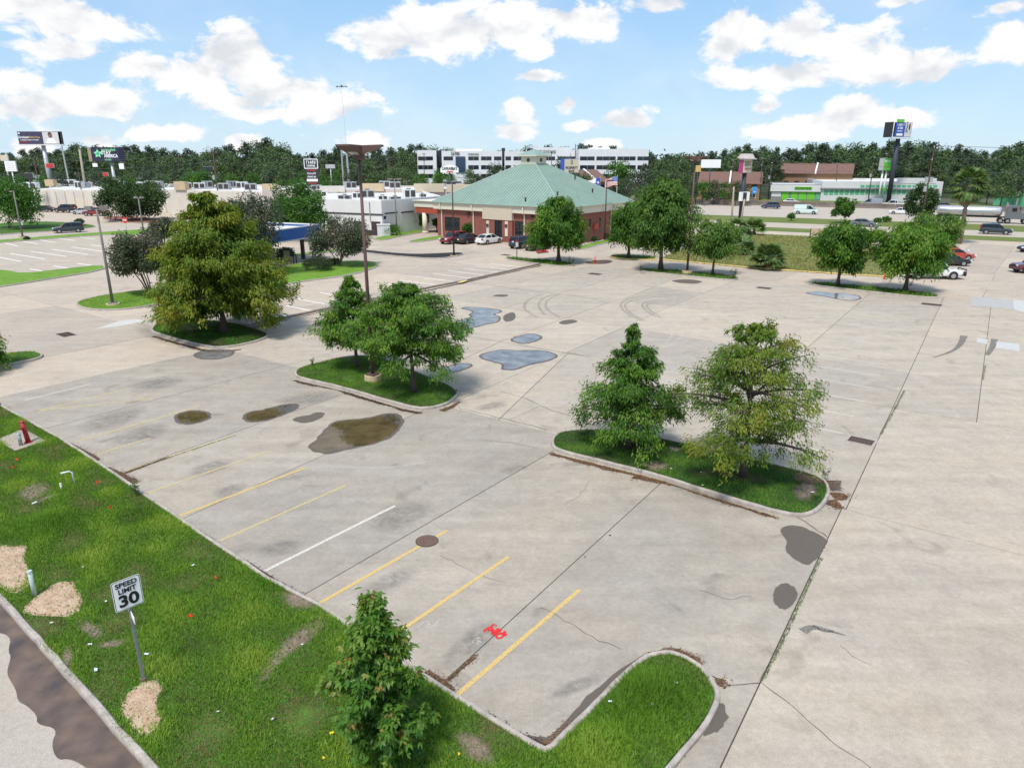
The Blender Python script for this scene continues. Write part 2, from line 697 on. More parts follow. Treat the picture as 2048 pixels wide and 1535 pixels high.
def text_mesh(txt, size=1.0, bold=0.0, depth=0.002, align='CENTER', spacing=1.0):
    """lettering as mesh in the XZ plane facing -Y, origin at the centre"""
    cu = bpy.data.curves.new('lettering', 'FONT')
    cu.body = txt
    cu.size = size
    cu.offset = bold
    cu.extrude = depth
    cu.align_x = align
    cu.align_y = 'CENTER'
    cu.space_character = spacing
    o = bpy.data.objects.new('lettering', cu)
    COL.objects.link(o)
    dg = bpy.context.evaluated_depsgraph_get()
    me = bpy.data.meshes.new_from_object(o.evaluated_get(dg))
    bpy.data.objects.remove(o)
    bpy.data.curves.remove(cu)
    me.transform(Matrix.Rotation(math.pi / 2, 4, 'X'))
    return me


def text(parent, txt, loc, size, m, rz=0.0, bold=0.0, rx=0.0, width=None, name='lettering', spacing=1.0):
    me = text_mesh(txt, size, bold, 0.004, spacing=spacing)
    if width and len(me.vertices):
        xs = [v.co.x for v in me.vertices]
        k = width / max(1e-6, max(xs) - min(xs))
        me.transform(Matrix.Diagonal((k, 1, 1, 1)))
    me.materials.clear()
    o = link(name, me, m, parent)
    o.location = loc
    o.rotation_euler = (rx, 0, rz)
    return o


def resample(pts, step):
    pts = [np.array(p[:2], float) for p in pts]
    out = [pts[0]]
    for a, b in zip(pts[:-1], pts[1:]):
        d = np.linalg.norm(b - a)
        k = max(1, int(round(d / step)))
        for i in range(1, k + 1):
            out.append(a + (b - a) * i / k)
    return out


def smooth_loop(pts, it=2, closed=True):
    """corner-cutting so that hand-set outlines run in curves"""
    p = [np.array(q[:2], float) for q in pts]
    for _ in range(it):
        q = []
        n = len(p)
        rng = range(n if closed else n - 1)
        if not closed:
            q.append(p[0])
        for i in rng:
            a, b = p[i], p[(i + 1) % n]
            q += [a * .75 + b * .25, a * .25 + b * .75]
        if not closed:
            q.append(p[-1])
        p = q
    return p


def roughen(loop, amp=.06, seed=0):
    """uneven shoreline: push the points of a loop in and out by layered waves"""
    rr = random.Random(seed)
    pts = resample(list(loop) + [loop[0]], .12)[:-1]
    c = np.mean(pts, 0)
    ws = [(rr.uniform(2, 26), rr.uniform(0, 6.28)) for _ in range(9)]
    out = []
    n = len(pts)
    for i, p in enumerate(pts):
        a = 6.2832 * i / n
        k = sum(math.sin(round(f) * a + ph) / (1 + .12 * f) for f, ph in ws) * amp / 2 + rr.uniform(-.3, .3) * amp
        d = p - c
        out.append(p + d / (np.linalg.norm(d) + 1e-9) * k)
    return out


def inside(poly, X, Y):
    """points in polygon (vectorised)"""
    poly = np.array([[p[0], p[1]] for p in poly], float)
    r = np.zeros(len(X), bool)
    j = len(poly) - 1
    for i in range(len(poly)):
        xi, yi = poly[i]
        xj, yj = poly[j]
        c = ((yi > Y) != (yj > Y)) & (X < (xj - xi) * (Y - yi) / (yj - yi + 1e-12) + xi)
        r ^= c
        j = i
    return r


def offset_loop(pts, d):
    """shift a closed counter-clockwise loop inwards by d"""
    p = [np.array(q[:2], float) for q in pts]
    n = len(p)
    ar = sum(p[i][0] * p[(i + 1) % n][1] - p[(i + 1) % n][0] * p[i][1] for i in range(n))
    s = 1 if ar > 0 else -1
    out = []
    for i in range(n):
        t = p[(i + 1) % n] - p[i - 1]
        t = t / (np.linalg.norm(t) + 1e-9)
        out.append(p[i] + s * d * np.array([-t[1], t[0]]))
    return out


# lot frame: origin at the inner curb corner in front, a-axis up the stalls, b-axis along the lawn curb to the left
LO = G(1090, 1510)
EA = np.array([math.cos(math.radians(52)), math.sin(math.radians(52)), 0])
EB = np.array([-EA[1], EA[0], 0])


def AB(a, b, z=0.0):
    p = LO + EA * a + EB * b
    return np.array([p[0], p[1], z])


LOTZ = math.radians(52)

# ------------------------------------------------------------------ ground, paving, lawns
mat_concrete('concrete', (.56, .485, .40), (.475, .415, .35))
mat_concrete('concrete_warm', (.57, .485, .395), (.48, .41, .34), .75, (1.05, .99, .92))
mat_concrete('road_concrete', (.53, .46, .385), (.47, .41, .35), .5)
mat('curb', (.37, .325, .285), .88, var=.38, scale=3.2, bump=.4)
mat('curb_dirty', (.20, .165, .14), .9, var=.4, scale=3, bump=.3)
mat('curb_yellow', (.62, .45, .17), .85, var=.3, scale=3, bump=.2)
mat('joint_dirt', (.085, .07, .05), .95, var=.4, scale=8, bump=.4)
mat('soil', (.16, .12, .085), .95, var=.4, scale=5, bump=.5)
mat('mulch_black', (.02, .018, .017), .95, var=.5, scale=14, bump=.7)
mat('mulch_red', (.19, .075, .05), .95, var=.4, scale=14, bump=.7)
mat_blend('turf', [(.10, .085, .04), (.06, .12, .022), (.075, .17, .022), (.11, .22, .03)], 1.4)
mat_blend('turf_bright', [(.10, .19, .025), (.15, .28, .03), (.19, .33, .04)], 1.0)
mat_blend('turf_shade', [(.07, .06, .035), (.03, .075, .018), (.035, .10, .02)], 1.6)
mat_blend('dry_field', [(.12, .17, .04), (.19, .20, .065), (.28, .245, .10), (.15, .19, .05)], .14)
mat_blend('verge', [(.09, .15, .03), (.14, .18, .04), (.20, .19, .07)], .12)
mat_blend('terrain_mix', [(.05, .08, .03), (.07, .09, .04), (.16, .14, .11)], .02)
mat_blend('sand', [(.42, .27, .17), (.54, .38, .26), (.60, .46, .34)], 3.0, bump=.9)
mat_blend('bare_earth', [(.16, .11, .085), (.26, .185, .15), (.33, .25, .2)], 5.0, bump=.8)
mat_faded('yellow_line', (.62, .43, .15), .28, .55, 16, amax=.95, amin=.45)
mat_faded('yellow_worn', (.62, .50, .24), .32, .62, 14, amax=.85, amin=.25)
mat_faded('white_line', (.68, .63, .55), .28, .60, 14, amax=.9, amin=.35)
mat('white_paint', (.78, .76, .72), .8, var=.12, scale=4)
mat_concrete('concrete_grey', (.50, .44, .37), (.40, .355, .305), 1.15)
mat_faded('white_worn', (.72, .70, .66), .32, .62, 12, amax=.75, amin=.3)
mat_faded('tyre_rubber', (.14, .13, .12), .30, .70, 9, amax=.38)
mat_faded('tyre_rubber_dark', (.07, .08, .08), .30, .66, 22, amax=.72)
mat_faded('scrub_mark', (.70, .67, .62), .30, .70, 9, amax=.35)
mat_faded('red_spray', (.62, .02, .02), .22, .40, 14, amax=.95)
mat_faded('white_spray', (.70, .67, .62), .35, .66, 14, amax=.55)
mat_faded('oil_smudge', (.13, .125, .12), .30, .75, 2.6, amax=.48, fade=True)
mat_faded('damp_concrete', (.12, .098, .08), .25, .66, 6, .9, amax=.92, amin=.55)
mat_faded('moss_stain', (.07, .06, .035), .38, .66, 7, amax=.8)
mat_faded('soil_stain', (.085, .055, .038), .30, .56, 5, amax=.92, amin=.35)
mat('repair_concrete', (.46, .45, .43), .85, var=.1, scale=2, bump=.2)
mat('repair_grey', (.38, .365, .35), .85, var=.12, scale=2, bump=.2)


def mat_water(name, bed):
    m, nt, N, L, b = nodes_of(name)
    geo = N.new('ShaderNodeNewGeometry')
    n = N.new('ShaderNodeTexNoise')
    n.inputs['Scale'].default_value = 1.1
    n.inputs['Detail'].default_value = 6
    L.new(geo.outputs['Position'], n.inputs['Vector'])
    r = N.new('ShaderNodeValToRGB')
    r.color_ramp.elements[0].position, r.color_ramp.elements[1].position = .35, .68
    r.color_ramp.elements[0].color = tuple(c * .6 for c in bed) + (1,)
    r.color_ramp.elements[1].color = tuple(c * 1.3 for c in bed) + (1,)
    L.new(n.outputs[0], r.inputs[0])
    L.new(r.outputs[0], b.inputs['Base Color'])
    b.inputs['Roughness'].default_value = .03
    b.inputs['IOR'].default_value = 1.4
    n2 = N.new('ShaderNodeTexNoise')
    n2.inputs['Scale'].default_value = 3
    L.new(geo.outputs['Position'], n2.inputs['Vector'])
    bp = N.new('ShaderNodeBump')
    bp.inputs['Strength'].default_value = .02
    bp.inputs['Distance'].default_value = .02
    L.new(n2.outputs[0], bp.inputs['Height'])
    L.new(bp.outputs[0], b.inputs['Normal'])
    MATS[name] = m


mat_water('puddle_brown', (.10, .072, .035))
mat_water('puddle_grey', (.20, .19, .175))
mat_faded('bare_fade', (.26, .185, .145), .30, .60, 7, amax=.95, amin=.25, fade=True)

# terrain out to the horizon
struct('terrain', MB().sheet([(-2500, -120), (2500, -120), (2500, 3000), (-2500, 3000)], -0.12), 'terrain_mix')
struct('concrete_apron', MB().sheet([(-260, 25), (260, 25), (260, 60), (95, 140), (55, 190), (-40, 235), (-260, 235)], -0.05), 'concrete_warm')


def soft_patch(name, loop, z, m, parent, feather=.35):
    c = np.mean(loop, 0)
    n = len(loop)
    V, T = [], []
    for f, t in ((1.25, 0.0), (1.25 - feather, .55), (.55, 1.0), (.05, 1.0)):
        for p in loop:
            V.append((c[0] + (p[0] - c[0]) * f, c[1] + (p[1] - c[1]) * f, z))
            T.append(t)
    Fc = []
    for i in range(3):
        for k in range(n):
            a, b = i * n + k, i * n + (k + 1) % n
            Fc.append((a, b, b + n, a + n))
    return link(name, npmesh(name, V, Fc, T), m, parent)


def line_side(poly, p, q):
    """split polygon by the line p-q into (left, right)"""
    d = np.array(q[:2]) - np.array(p[:2])

    def sd(x):
        return d[0] * (x[1] - p[1]) - d[1] * (x[0] - p[0])
    Lp, Rp = [], []
    n = len(poly)
    for i in range(n):
        a, b = np.array(poly[i][:2], float), np.array(poly[(i + 1) % n][:2], float)
        sa, sb = sd(a), sd(b)
        if sa >= 0:
            Lp.append(a)
        if sa <= 0:
            Rp.append(a)
        if sa * sb < 0:
            m = a + (b - a) * (sa / (sa - sb))
            Lp.append(m)
            Rp.append(m)
    return (Lp if len(Lp) > 2 else None), (Rp if len(Rp) > 2 else None)


def multi(polys, lines):
    for p, q in lines:
        out = []
        for po in polys:
            l, r = line_side(po, p, q)
            for x in (l, r):
                if x is not None and len(x) > 2:
                    out.append(x)
        polys = out
    return polys


def pl(x0, y0, x1, y1):
    return (G(x0, y0), G(x1, y1))


def ab_line(a0, b0, a1, b1):
    return (AB(a0, b0), AB(a1, b1))


def inset_convex(poly, d):
    n = len(poly)
    ar = sum(poly[i][0] * poly[(i + 1) % n][1] - poly[(i + 1) % n][0] * poly[i][1] for i in range(n))
    if ar < 0:
        poly = poly[::-1]
    out = [np.array(p, float) for p in poly]
    for i in range(n):
        p, q = np.array(poly[i], float), np.array(poly[(i + 1) % n], float)
        t = q - p
        ln = np.linalg.norm(t)
        if ln < 1e-6:
            continue
        t /= ln
        nn = np.array([-t[1], t[0]])
        l, r = line_side(out, p + nn * d, q + nn * d)
        if l is None:
            return None
        out = l
    return out


# parking lot: joints read off the photograph; every slab between them is a piece of its own
root = [AB(-14, -45), AB(-14, 122), AB(84, 122), AB(84, -45)]
root = [p[:2] for p in root]
B1 = pl(890, 812, 2048, 1110)
B2 = pl(935, 671, 2048, 860)
B3 = pl(929, 563, 1853, 672)
B4 = ab_line(63.2, 30, 65.6, 0)
near, rest = line_side(root, *B1)
if abs((np.array(near).mean(0) - LO[:2]) @ EA[:2]) > abs((np.array(rest).mean(0) - LO[:2]) @ EA[:2]):
    near, rest = rest, near


def farther(polys):
    a, b = polys
    ka = (np.array(a).mean(0) - LO[:2]) @ EA[:2]
    kb = (np.array(b).mean(0) - LO[:2]) @ EA[:2]
    return (a, b) if ka < kb else (b, a)


b1, rest = farther(line_side(rest, *B2))
b2, rest = farther(line_side(rest, *B3))
b3, b4 = farther(line_side(rest, *B4))
sides = [ab_line(0, b, 10, b + .2) for b in (29.5, 36.5, 43.5, 52, 61, 70, 80, 90, 100, 110, -12, -21, -30)]
slabs = multi([near], [pl(1520, 1365, 1657, 1073), pl(950, 1305, 1308, 978), pl(1100, 905, 640, 1170), pl(842, 822, 593, 934), pl(688, 787, 240, 945)] + sides + [ab_line(-3.2, 0, -3.2, 10)])
slabs += multi([b1], [pl(1715, 968, 1876, 620), pl(1735, 590, 1420, 865), pl(1000, 836, 1140, 702), pl(1139, 702, 1264, 647), pl(1005, 681, 890, 735)] + sides)
slabs += multi([b2], [pl(1715, 968, 1876, 620), pl(1735, 590, 1420, 865), pl(1139, 702, 1343, 612), pl(1343, 560, 1005, 681), pl(1953, 845, 1981, 620)] + sides[:10] + [ab_line(36.5, 34, 36.8, 60)])
slabs += multi([b3], [pl(1715, 968, 1876, 620), pl(1735, 590, 1420, 865), pl(1444, 571, 1343, 612), pl(1343, 560, 1200, 616), pl(1953, 845, 1981, 620)] + sides[:10] + [ab_line(54, 34, 54.4, 60)])
slabs += multi([b4], [ab_line(0, b, 10, b + .25) for b in (-3, 6, 15, 24, 33, 42, 51, 60, 70, 80, 90, 100, 110, -12, -21, -30)] + [ab_line(74, 0, 74.3, 30)])
extra = [AB(84, -45)[:2], AB(84, 5)[:2], AB(118, 5)[:2], AB(118, -45)[:2]]
slabs += multi([extra], [ab_line(0, b, 10, b + .1) for b in (-1.6, -10, -20)] + [ab_line(a, 0, a + .1, 10) for a in (92, 101, 110)])
lot = struct('parking_lot', MB().sheet(root, -0.035), 'joint_dirt')
ns = 0
rs = random.Random(3)
for s in slabs:
    q = inset_convex(s, .016)
    if q is None or len(q) < 3:
        continue
    cen = np.array(q).mean(0)
    a_, b_ = (cen - LO[:2]) @ EA[:2], (cen - LO[:2]) @ EB[:2]
    if a_ < -3.2 and b_ > -1.5:
        continue
    m_ = 'concrete_warm' if (b_ > 40 or a_ > 66) else 'concrete_grey' if (-2.2 < b_ < 40 and a_ < 16) else 'concrete'
    o = MB().prism([tuple(p) for p in q], -.10, rs.uniform(-.003, .003)).build('slab', m_, lot)
    ns += 1

# street at the lower left with its wet gutter
SE0, SE1 = G(286, 1535), G(-6, 1201)
sed = (SE1 - SE0) / np.linalg.norm(SE1 - SE0)
SEA, SEB = SE0 - sed * 10, SE0 + sed * 62                 # the street edge of the lawn, extended both ways
SEN = np.array([sed[1], -sed[0], 0])
SEN = SEN if SEN @ EA < 0 else -SEN
street = struct('street', MB().sheet([tuple(q[:2]) for q in (SEA - SEN * .1, SEB - SEN * .1, SEB + SEN * 11, SEA + SEN * 11)], 0.004), 'road_concrete')


def ground_sheet(name, px, z, m, parent=None, it=0, world=False, struct_=True):
    pts = [p[:2] for p in px] if world else [G(*p)[:2] for p in px]
    if it:
        pts = smooth_loop(pts, it)
    o = MB().sheet([tuple(p) for p in pts], z).build(name, m, parent)
    if parent is None and struct_:
        o['kind'] = 'structure'
    return o


wet = [(SE0 + sed * 20 + SEN * 1.9)[:2], (SE0 + sed * 14 + SEN * 1.5)[:2]] + [G(*q)[:2] for q in ((-20, 1262), (23, 1270), (16, 1303), (23, 1312), (13, 1343), (20, 1360), (33, 1380), (35, 1402), (55, 1411), (75, 1431), (73, 1448), (116, 1456), (102, 1488), (114, 1520), (141, 1516), (176, 1536), (215, 1570), (240, 1620))]
wet = smooth_loop(wet, 2, False) + [(SEA - SEN * .05)[:2], (SE0 + sed * 20 - SEN * .05)[:2]]
m, nt, N, L, b_ = nodes_of('wet_gutter')
geo = N.new('ShaderNodeNewGeometry')
n = N.new('ShaderNodeTexNoise')
n.inputs['Scale'].default_value = 1.6
n.inputs['Detail'].default_value = 7
L.new(geo.outputs['Position'], n.inputs['Vector'])
r = N.new('ShaderNodeValToRGB')
r.color_ramp.elements[0].position, r.color_ramp.elements[1].position = .3, .72
r.color_ramp.elements[0].color = (.062, .046, .04, 1)
r.color_ramp.elements[1].color = (.175, .115, .08, 1)
L.new(n.outputs[0], r.inputs[0])
L.new(r.outputs[0], b_.inputs['Base Color'])
b_.inputs['Roughness'].default_value = .6
MATS['wet_gutter'] = m
wg = MB().sheet([tuple(p) for p in wet], 0.008).build('wet_gutter', 'wet_gutter', street)


# curbs
def curb(path, w=.15, h=.14, closed=True, m='curb', parent=None, name='curb', z0=0.0, wob=.006):
    p = [np.array(q[:2], float) for q in path]
    n = len(p)
    ar = sum(p[i][0] * p[(i + 1) % n][1] - p[(i + 1) % n][0] * p[i][1] for i in range(n))
    s = 1 if (ar > 0 or not closed) else -1
    prof = [(0, -.1), (.012, h * .6), (.035, h - .012), (.06, h), (w - .03, h), (w, h - .03), (w, -.1)]
    rr = random.Random(n)
    vs = []
    for i in range(n):
        a = p[(i - 1) % n] if (closed or i > 0) else p[0]
        c = p[(i + 1) % n] if (closed or i < n - 1) else p[-1]
        t = (c - a) / (np.linalg.norm(c - a) + 1e-9)
        nn = s * np.array([-t[1], t[0]])
        e = rr.uniform(-wob, wob)
        for (x, z) in prof:
            q = p[i] + nn * (x + e)
            vs.append((q[0], q[1], z0 + z + (e if z > 0 else 0)))
    k = len(prof)
    fs = []
    for i in range(n if closed else n - 1):
        j = (i + 1) % n
        for c in range(k - 1):
            fs.append((i * k + c, j * k + c, j * k + c + 1, i * k + c + 1) if s < 0 else (i * k + c, i * k + c + 1, j * k + c + 1, j * k + c))
    if not closed:
        fs.append(tuple(range(k)))
        fs.append(tuple(range((n - 1) * k + k - 1, (n - 1) * k - 1, -1)))
    mb = MB().add(vs, fs)
    return mb.build(name, m, parent)


RNG = np.random.default_rng(5)


def grass(name, poly, dens, h, w, m, parent, z=.1, holes=(), tone=(0.0, 1.0), lean=.9, keep=None, big=None, seed=1, clump=2.0, clip=None, thin=()):
    """blades of grass over a polygon: one bent blade each, thinned by holes and by patchiness"""
    rng = np.random.default_rng(seed)
    P = np.array([[q[0], q[1]] for q in poly])
    lo, hi = P.min(0), P.max(0)
    if clip is not None:
        lo, hi = np.maximum(lo, clip[:2]), np.minimum(hi, clip[2:])
    n = int(dens * (hi[0] - lo[0]) * (hi[1] - lo[1]))
    X = rng.uniform(lo[0], hi[0], n)
    Y = rng.uniform(lo[1], hi[1], n)
    k = inside(poly, X, Y)
    # only what the camera could see from here or a few steps aside
    vis = (Y > 8) & (np.abs(X) < 0.83 * Y + 9)
    k &= vis
    for hp in holes:
        c = np.mean(hp, 0)
        near = k & (np.hypot(X - c[0], Y - c[1]) < 3.5)
        ix = np.where(near)[0]
        u = rng.random(len(ix))
        for sc_, kp in ((1.18, .75), (1.0, .42), (.82, .10)):
            ins = inside([c + (np.array(q) - c) * sc_ for q in hp], X[ix], Y[ix])
            k[ix[ins & (u > kp)]] = False
    for hp in thin:
        c = np.mean(hp, 0)
        ix = np.where(k & (np.hypot(X - c[0], Y - c[1]) < 3.5))[0]
        u = rng.random(len(ix))
        for sc_, kp in ((1.35, .7), (1.0, .42), (.7, .25)):
            ins = inside([c + (np.array(q) - c) * sc_ for q in hp], X[ix], Y[ix])
            k[ix[ins & (u > kp)]] = False
    X, Y = X[k], Y[k]
    n = len(X)
    # patchiness from sums of sines: tufts, thin spots and tone
    ph = rng.uniform(0, 6.28, 12)
    fr = rng.uniform(.5, 4.5, 12) * clump / 2
    an = rng.uniform(0, 6.28, 12)
    fld = sum(np.sin(fr[i] * (X * math.cos(an[i]) + Y * math.sin(an[i])) + ph[i]) for i in range(12)) / 3.5
    tone_v = np.clip(.46 + .34 * fld + rng.normal(0, .22, n), 0, 1) * (tone[1] - tone[0]) + tone[0]
    hh = h * (1 + .35 * fld) * rng.uniform(.5, 1.4, n)
    if big is not None:
        for (cx, cy, rad, mul, tn) in big:
            d = np.hypot(X - cx, Y - cy)
            g = np.exp(-(d / rad) ** 2)
            hh *= 1 + (mul - 1) * g
            tone_v = tone_v * (1 - g) + (tn + rng.normal(0, .1, n)) * g
    hh = np.clip(hh, h * .25, None)
    th = rng.uniform(0, 6.28, n)
    ln = rng.uniform(.2, lean, n)
    ww = w * rng.uniform(.6, 1.3, n)
    bx, by = np.cos(th + 1.57) * ww / 2, np.sin(th + 1.57) * ww / 2
    tx, ty = np.cos(th) * hh * ln, np.sin(th) * hh * ln
    mx, my = tx * .35, ty * .35
    zz = z if np.isscalar(z) else z(X, Y)
    zz = np.full(n, zz) if np.isscalar(zz) else zz
    V = np.stack([np.stack([X - bx, Y - by, zz], 1), np.stack([X + bx, Y + by, zz], 1), np.stack([X + tx, Y + ty, zz + hh * (1 - .35 * ln)], 1)], 1).reshape(-1, 3)
    Fc = np.arange(3 * n, dtype=np.int32).reshape(-1, 3)
    me = npmesh(name, V, Fc, np.repeat(np.clip(tone_v, 0, 1), 3))
    o = link(name, me, m, parent)
    o['kind'] = 'stuff'
    return o


def litter(name, path, width, dens, m, z=.004, parent=None, size=.05, seed=1, side=-1):
    """dead leaves lying in a band along a path; side -1 = towards the camera, +1 = away from it"""
    rng = np.random.default_rng(seed)
    p = resample([np.array(q[:2], float) for q in path], .12)
    P, outer = [], []
    wob = 1.0
    for a, b in zip(p[:-1], p[1:]):
        L_ = np.linalg.norm(b - a)
        wob = min(1.5, max(.35, wob + rng.normal(0, .10)))
        k = rng.poisson(dens * L_ * width * wob)
        t = rng.random(k)[:, None]
        nrm = np.array([-(b - a)[1], (b - a)[0]]) / (L_ + 1e-9)
        if nrm[1] * side < 0:
            nrm = -nrm
        off = np.abs(rng.normal(0, width * .5 * wob, k))[:, None]
        P.append(a + (b - a) * t + nrm * off)
        outer.append(a + nrm * width * .85 * wob)
    vs = [(q[0], q[1], z - .0005) for q in p[:-1]] + [(q[0], q[1], z - .0005) for q in outer]
    n = len(outer)
    MB().add(vs, [(i, i + 1, n + i + 1, n + i) for i in range(n - 1)]).build('leaf_stain', 'soil_stain', parent)
    P = np.concatenate(P) if P else np.zeros((1, 2))
    n = len(P)
    th = rng.uniform(0, 6.28, n)
    D = np.stack([np.cos(th), np.sin(th), rng.normal(0, .15, n)], 1)
    Nn = np.stack([rng.normal(0, .25, n), rng.normal(0, .25, n), np.ones(n)], 1)
    me = leaf_mesh(name, np.concatenate([P, (z + rng.uniform(.004, .025, n))[:, None]], 1), D, Nn, size * rng.uniform(.6, 1.6, n), size * .5 * rng.uniform(.6, 1.5, n), rng.random(n), 0)
    o = link(name, me, m, parent)
    o['kind'] = 'stuff'
    return o


mat_leaf('grass_lawn', [(.27, .21, .09), (.075, .15, .016), (.11, .235, .018), (.165, .30, .024), (.27, .36, .05)], .30, .6)
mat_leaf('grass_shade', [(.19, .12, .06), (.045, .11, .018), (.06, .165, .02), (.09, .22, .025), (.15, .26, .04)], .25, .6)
mat_leaf('grass_mid', [(.17, .13, .06), (.06, .145, .02), (.085, .20, .022), (.13, .255, .03), (.21, .29, .05)], .28, .6)
mat_leaf('grass_dry', [(.10, .17, .035), (.17, .21, .055), (.25, .245, .085), (.33, .29, .12), (.17, .22, .06)], .25, .7)
mat_leaf('dead_leaf', [(.05, .03, .02), (.16, .07, .035), (.26, .12, .05), (.20, .14, .08), (.35, .2, .09)], .1, .8)
mat_leaf('dead_leaf_dark', [(.02, .014, .01), (.06, .03, .02), (.13, .06, .035), (.09, .06, .04)], .05, .8)

# the big lawn in front
front = [(0, 815), (120, 882), (230, 955), (380, 1060), (530, 1162), (635, 1217), (800, 1333), (940, 1422), (1060, 1497), (1090, 1512), (1112, 1500), (1180, 1432), (1262, 1347), (1300, 1317), (1350, 1312), (1398, 1340), (1425, 1378), (1428, 1402), (1405, 1450), (1330, 1535), (1270, 1612)]
lawn_edge = [AB(1.0, 72)[:2]] + [G(*p)[:2] for p in front[:9]] + smooth_loop([G(*p)[:2] for p in front[9:11]], 1, False) + smooth_loop([G(*p)[:2] for p in front[11:]], 2, False)
lawn_poly = lawn_edge + [AB(-3.5, -3.0)[:2], (SEA - SEN * .05)[:2], (SEB - SEN * .05)[:2]]
lawn = struct('lawn', MB().prism([tuple(p) for p in lawn_poly], -.08, .10), 'turf')
curb(resample(lawn_edge[1:], .5), .15, .13, False, 'curb', lawn, wob=.008)
curb(resample([SEB, SEA], .6), .17, .15, False, 'curb', lawn, wob=.012)

SAND = [[(-60, 1100), (-20, 1085), (30, 1090), (62, 1086), (47, 1112), (62, 1140), (60, 1178), (28, 1192), (0, 1178), (-50, 1140)],
        [(38, 1222), (60, 1200), (95, 1170), (145, 1153), (166, 1188), (169, 1215), (140, 1236), (100, 1232), (62, 1232)],
        [(236, 1420), (250, 1388), (275, 1364), (312, 1352), (330, 1373), (310, 1402), (326, 1438), (314, 1460), (286, 1478), (258, 1448)]]
EARTH = [[(515, 1357), (540, 1310), (580, 1270), (632, 1233), (652, 1248), (610, 1290), (560, 1322), (530, 1362)],
         [(150, 1248), (165, 1238), (200, 1252), (208, 1272), (190, 1278), (165, 1266)], [(190, 1290), (225, 1278), (262, 1275), (240, 1293), (205, 1297)],
         [(30, 980), (80, 958), (110, 975), (70, 1005), (40, 1000)], [(60, 1003), (110, 985), (118, 990), (70, 1008)], [(130, 1290), (150, 1300), (140, 1345), (120, 1320)],
         [(900, 1460), (960, 1470), (1000, 1520), (940, 1530)], [(560, 1180), (620, 1190), (640, 1215), (580, 1220)]]
holes, thin = [], []
for i, s in enumerate(SAND):
    pts = smooth_loop([G(*p, .1)[:2] for p in s], 2)
    holes.append(pts)
    c = np.mean(pts, 0)
    mb = MB()
    k = len(pts)
    jit = [1 + .06 * math.sin(q * 1.7 + i) + .07 * math.sin(q * 4.1) + .05 * math.sin(q * 2.9) for q in range(k)]
    rings = [[(c[0] + (p[0] - c[0]) * f * (jit[q] if f > .9 else 1), c[1] + (p[1] - c[1]) * f * (jit[q] if f > .9 else 1), zz) for q, p in enumerate(pts)] for f, zz in ((1.02, .094), (.9, .104), (.55, .115), (.22, .12))]
    mb.loft(rings)
    so = mb.build('sand_patch', 'sand', lawn, True)
for i, s in enumerate(EARTH):
    pts = smooth_loop([G(*p, .1)[:2] for p in s], 2)
    thin.append(pts)
    soft_patch('bare_patch', pts, .104, 'bare_fade', lawn)
padp = [G(*p, .1)[:2] for p in ((-6, 880), (46, 858), (92, 882), (30, 902))]
holes.append(padp)


def bg(px, py, rad, mul, tn):
    p = G(px, py, .1)
    return (p[0], p[1], rad, mul, tn)


grass('grass', lawn_poly, 1900, .085, .024, 'grass_lawn', lawn, .095, holes, thin=thin, seed=2, clip=(-34, 9, 9, 36),
      big=[bg(110, 1045, .9, 2.2, .45), bg(270, 1030, .5, 1.9, .3), bg(20, 1060, .7, 1.6, .6), bg(1280, 1400, .9, 2.0, .5), bg(1180, 1480, .8, 1.8, .9), bg(540, 1165, .4, 1.8, .5), bg(1330, 1380, .8, 1.7, .45), bg(820, 1340, .4, 1.5, .7)])


# traffic islands
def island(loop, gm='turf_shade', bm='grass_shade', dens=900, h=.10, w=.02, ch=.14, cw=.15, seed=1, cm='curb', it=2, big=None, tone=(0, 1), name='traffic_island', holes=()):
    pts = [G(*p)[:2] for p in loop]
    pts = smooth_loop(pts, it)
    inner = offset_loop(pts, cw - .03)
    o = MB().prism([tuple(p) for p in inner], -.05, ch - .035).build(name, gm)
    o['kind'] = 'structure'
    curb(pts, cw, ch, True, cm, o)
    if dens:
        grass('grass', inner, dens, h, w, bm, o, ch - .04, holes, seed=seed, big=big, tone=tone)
    return o, pts


I1 = [(1100, 892), (1104, 874), (1128, 862), (1200, 860), (1270, 868), (1358, 886), (1490, 918), (1600, 942), (1648, 958), (1664, 984), (1648, 1018), (1612, 1037), (1560, 1031), (1430, 992), (1309, 953), (1200, 926), (1112, 904)]
I2 = [(587, 748), (596, 738), (640, 726), (705, 712), (760, 716), (800, 732), (850, 752), (905, 774), (919, 789), (906, 804), (882, 815), (845, 821), (805, 814), (686, 778), (622, 764), (592, 756)]
I3 = [(300, 662), (308, 650), (360, 640), (440, 643), (502, 655), (541, 669), (530, 680), (482, 692), (437, 698), (404, 693), (359, 682), (310, 668)]
I4 = [(148, 611), (160, 602), (213, 590), (297, 580), (345, 585), (350, 600), (293, 615), (226, 622), (178, 621)]
I5 = [(-120, 728), (7, 709), (56, 703), (82, 706), (90, 713), (73, 721), (22, 730), (-80, 748)]
I6 = [(400, 575), (480, 548), (560, 530), (687, 522), (749, 524), (760, 531), (738, 542), (691, 553), (568, 569), (470, 590), (410, 595)]
I7 = [(1007, 519), (1017, 515), (1080, 520), (1138, 526), (1152, 531), (1124, 534), (1087, 530)]
I8 = [(1274, 543), (1290, 538), (1385, 544), (1473, 554), (1480, 559), (1462, 562), (1376, 553)]
I9 = [(1614, 570), (1626, 565), (1731, 574), (1847, 586), (1884, 594), (1865, 598), (1731, 584)]
bare1 = [roughen(smooth_loop([G(*q, .1)[:2] for q in z_], 2), .1, 4) for z_ in ([(1270, 925), (1310, 920), (1345, 932), (1310, 945)], [(1575, 985), (1610, 960), (1640, 975), (1620, 1005)], [(1330, 892), (1365, 895), (1350, 905)])]
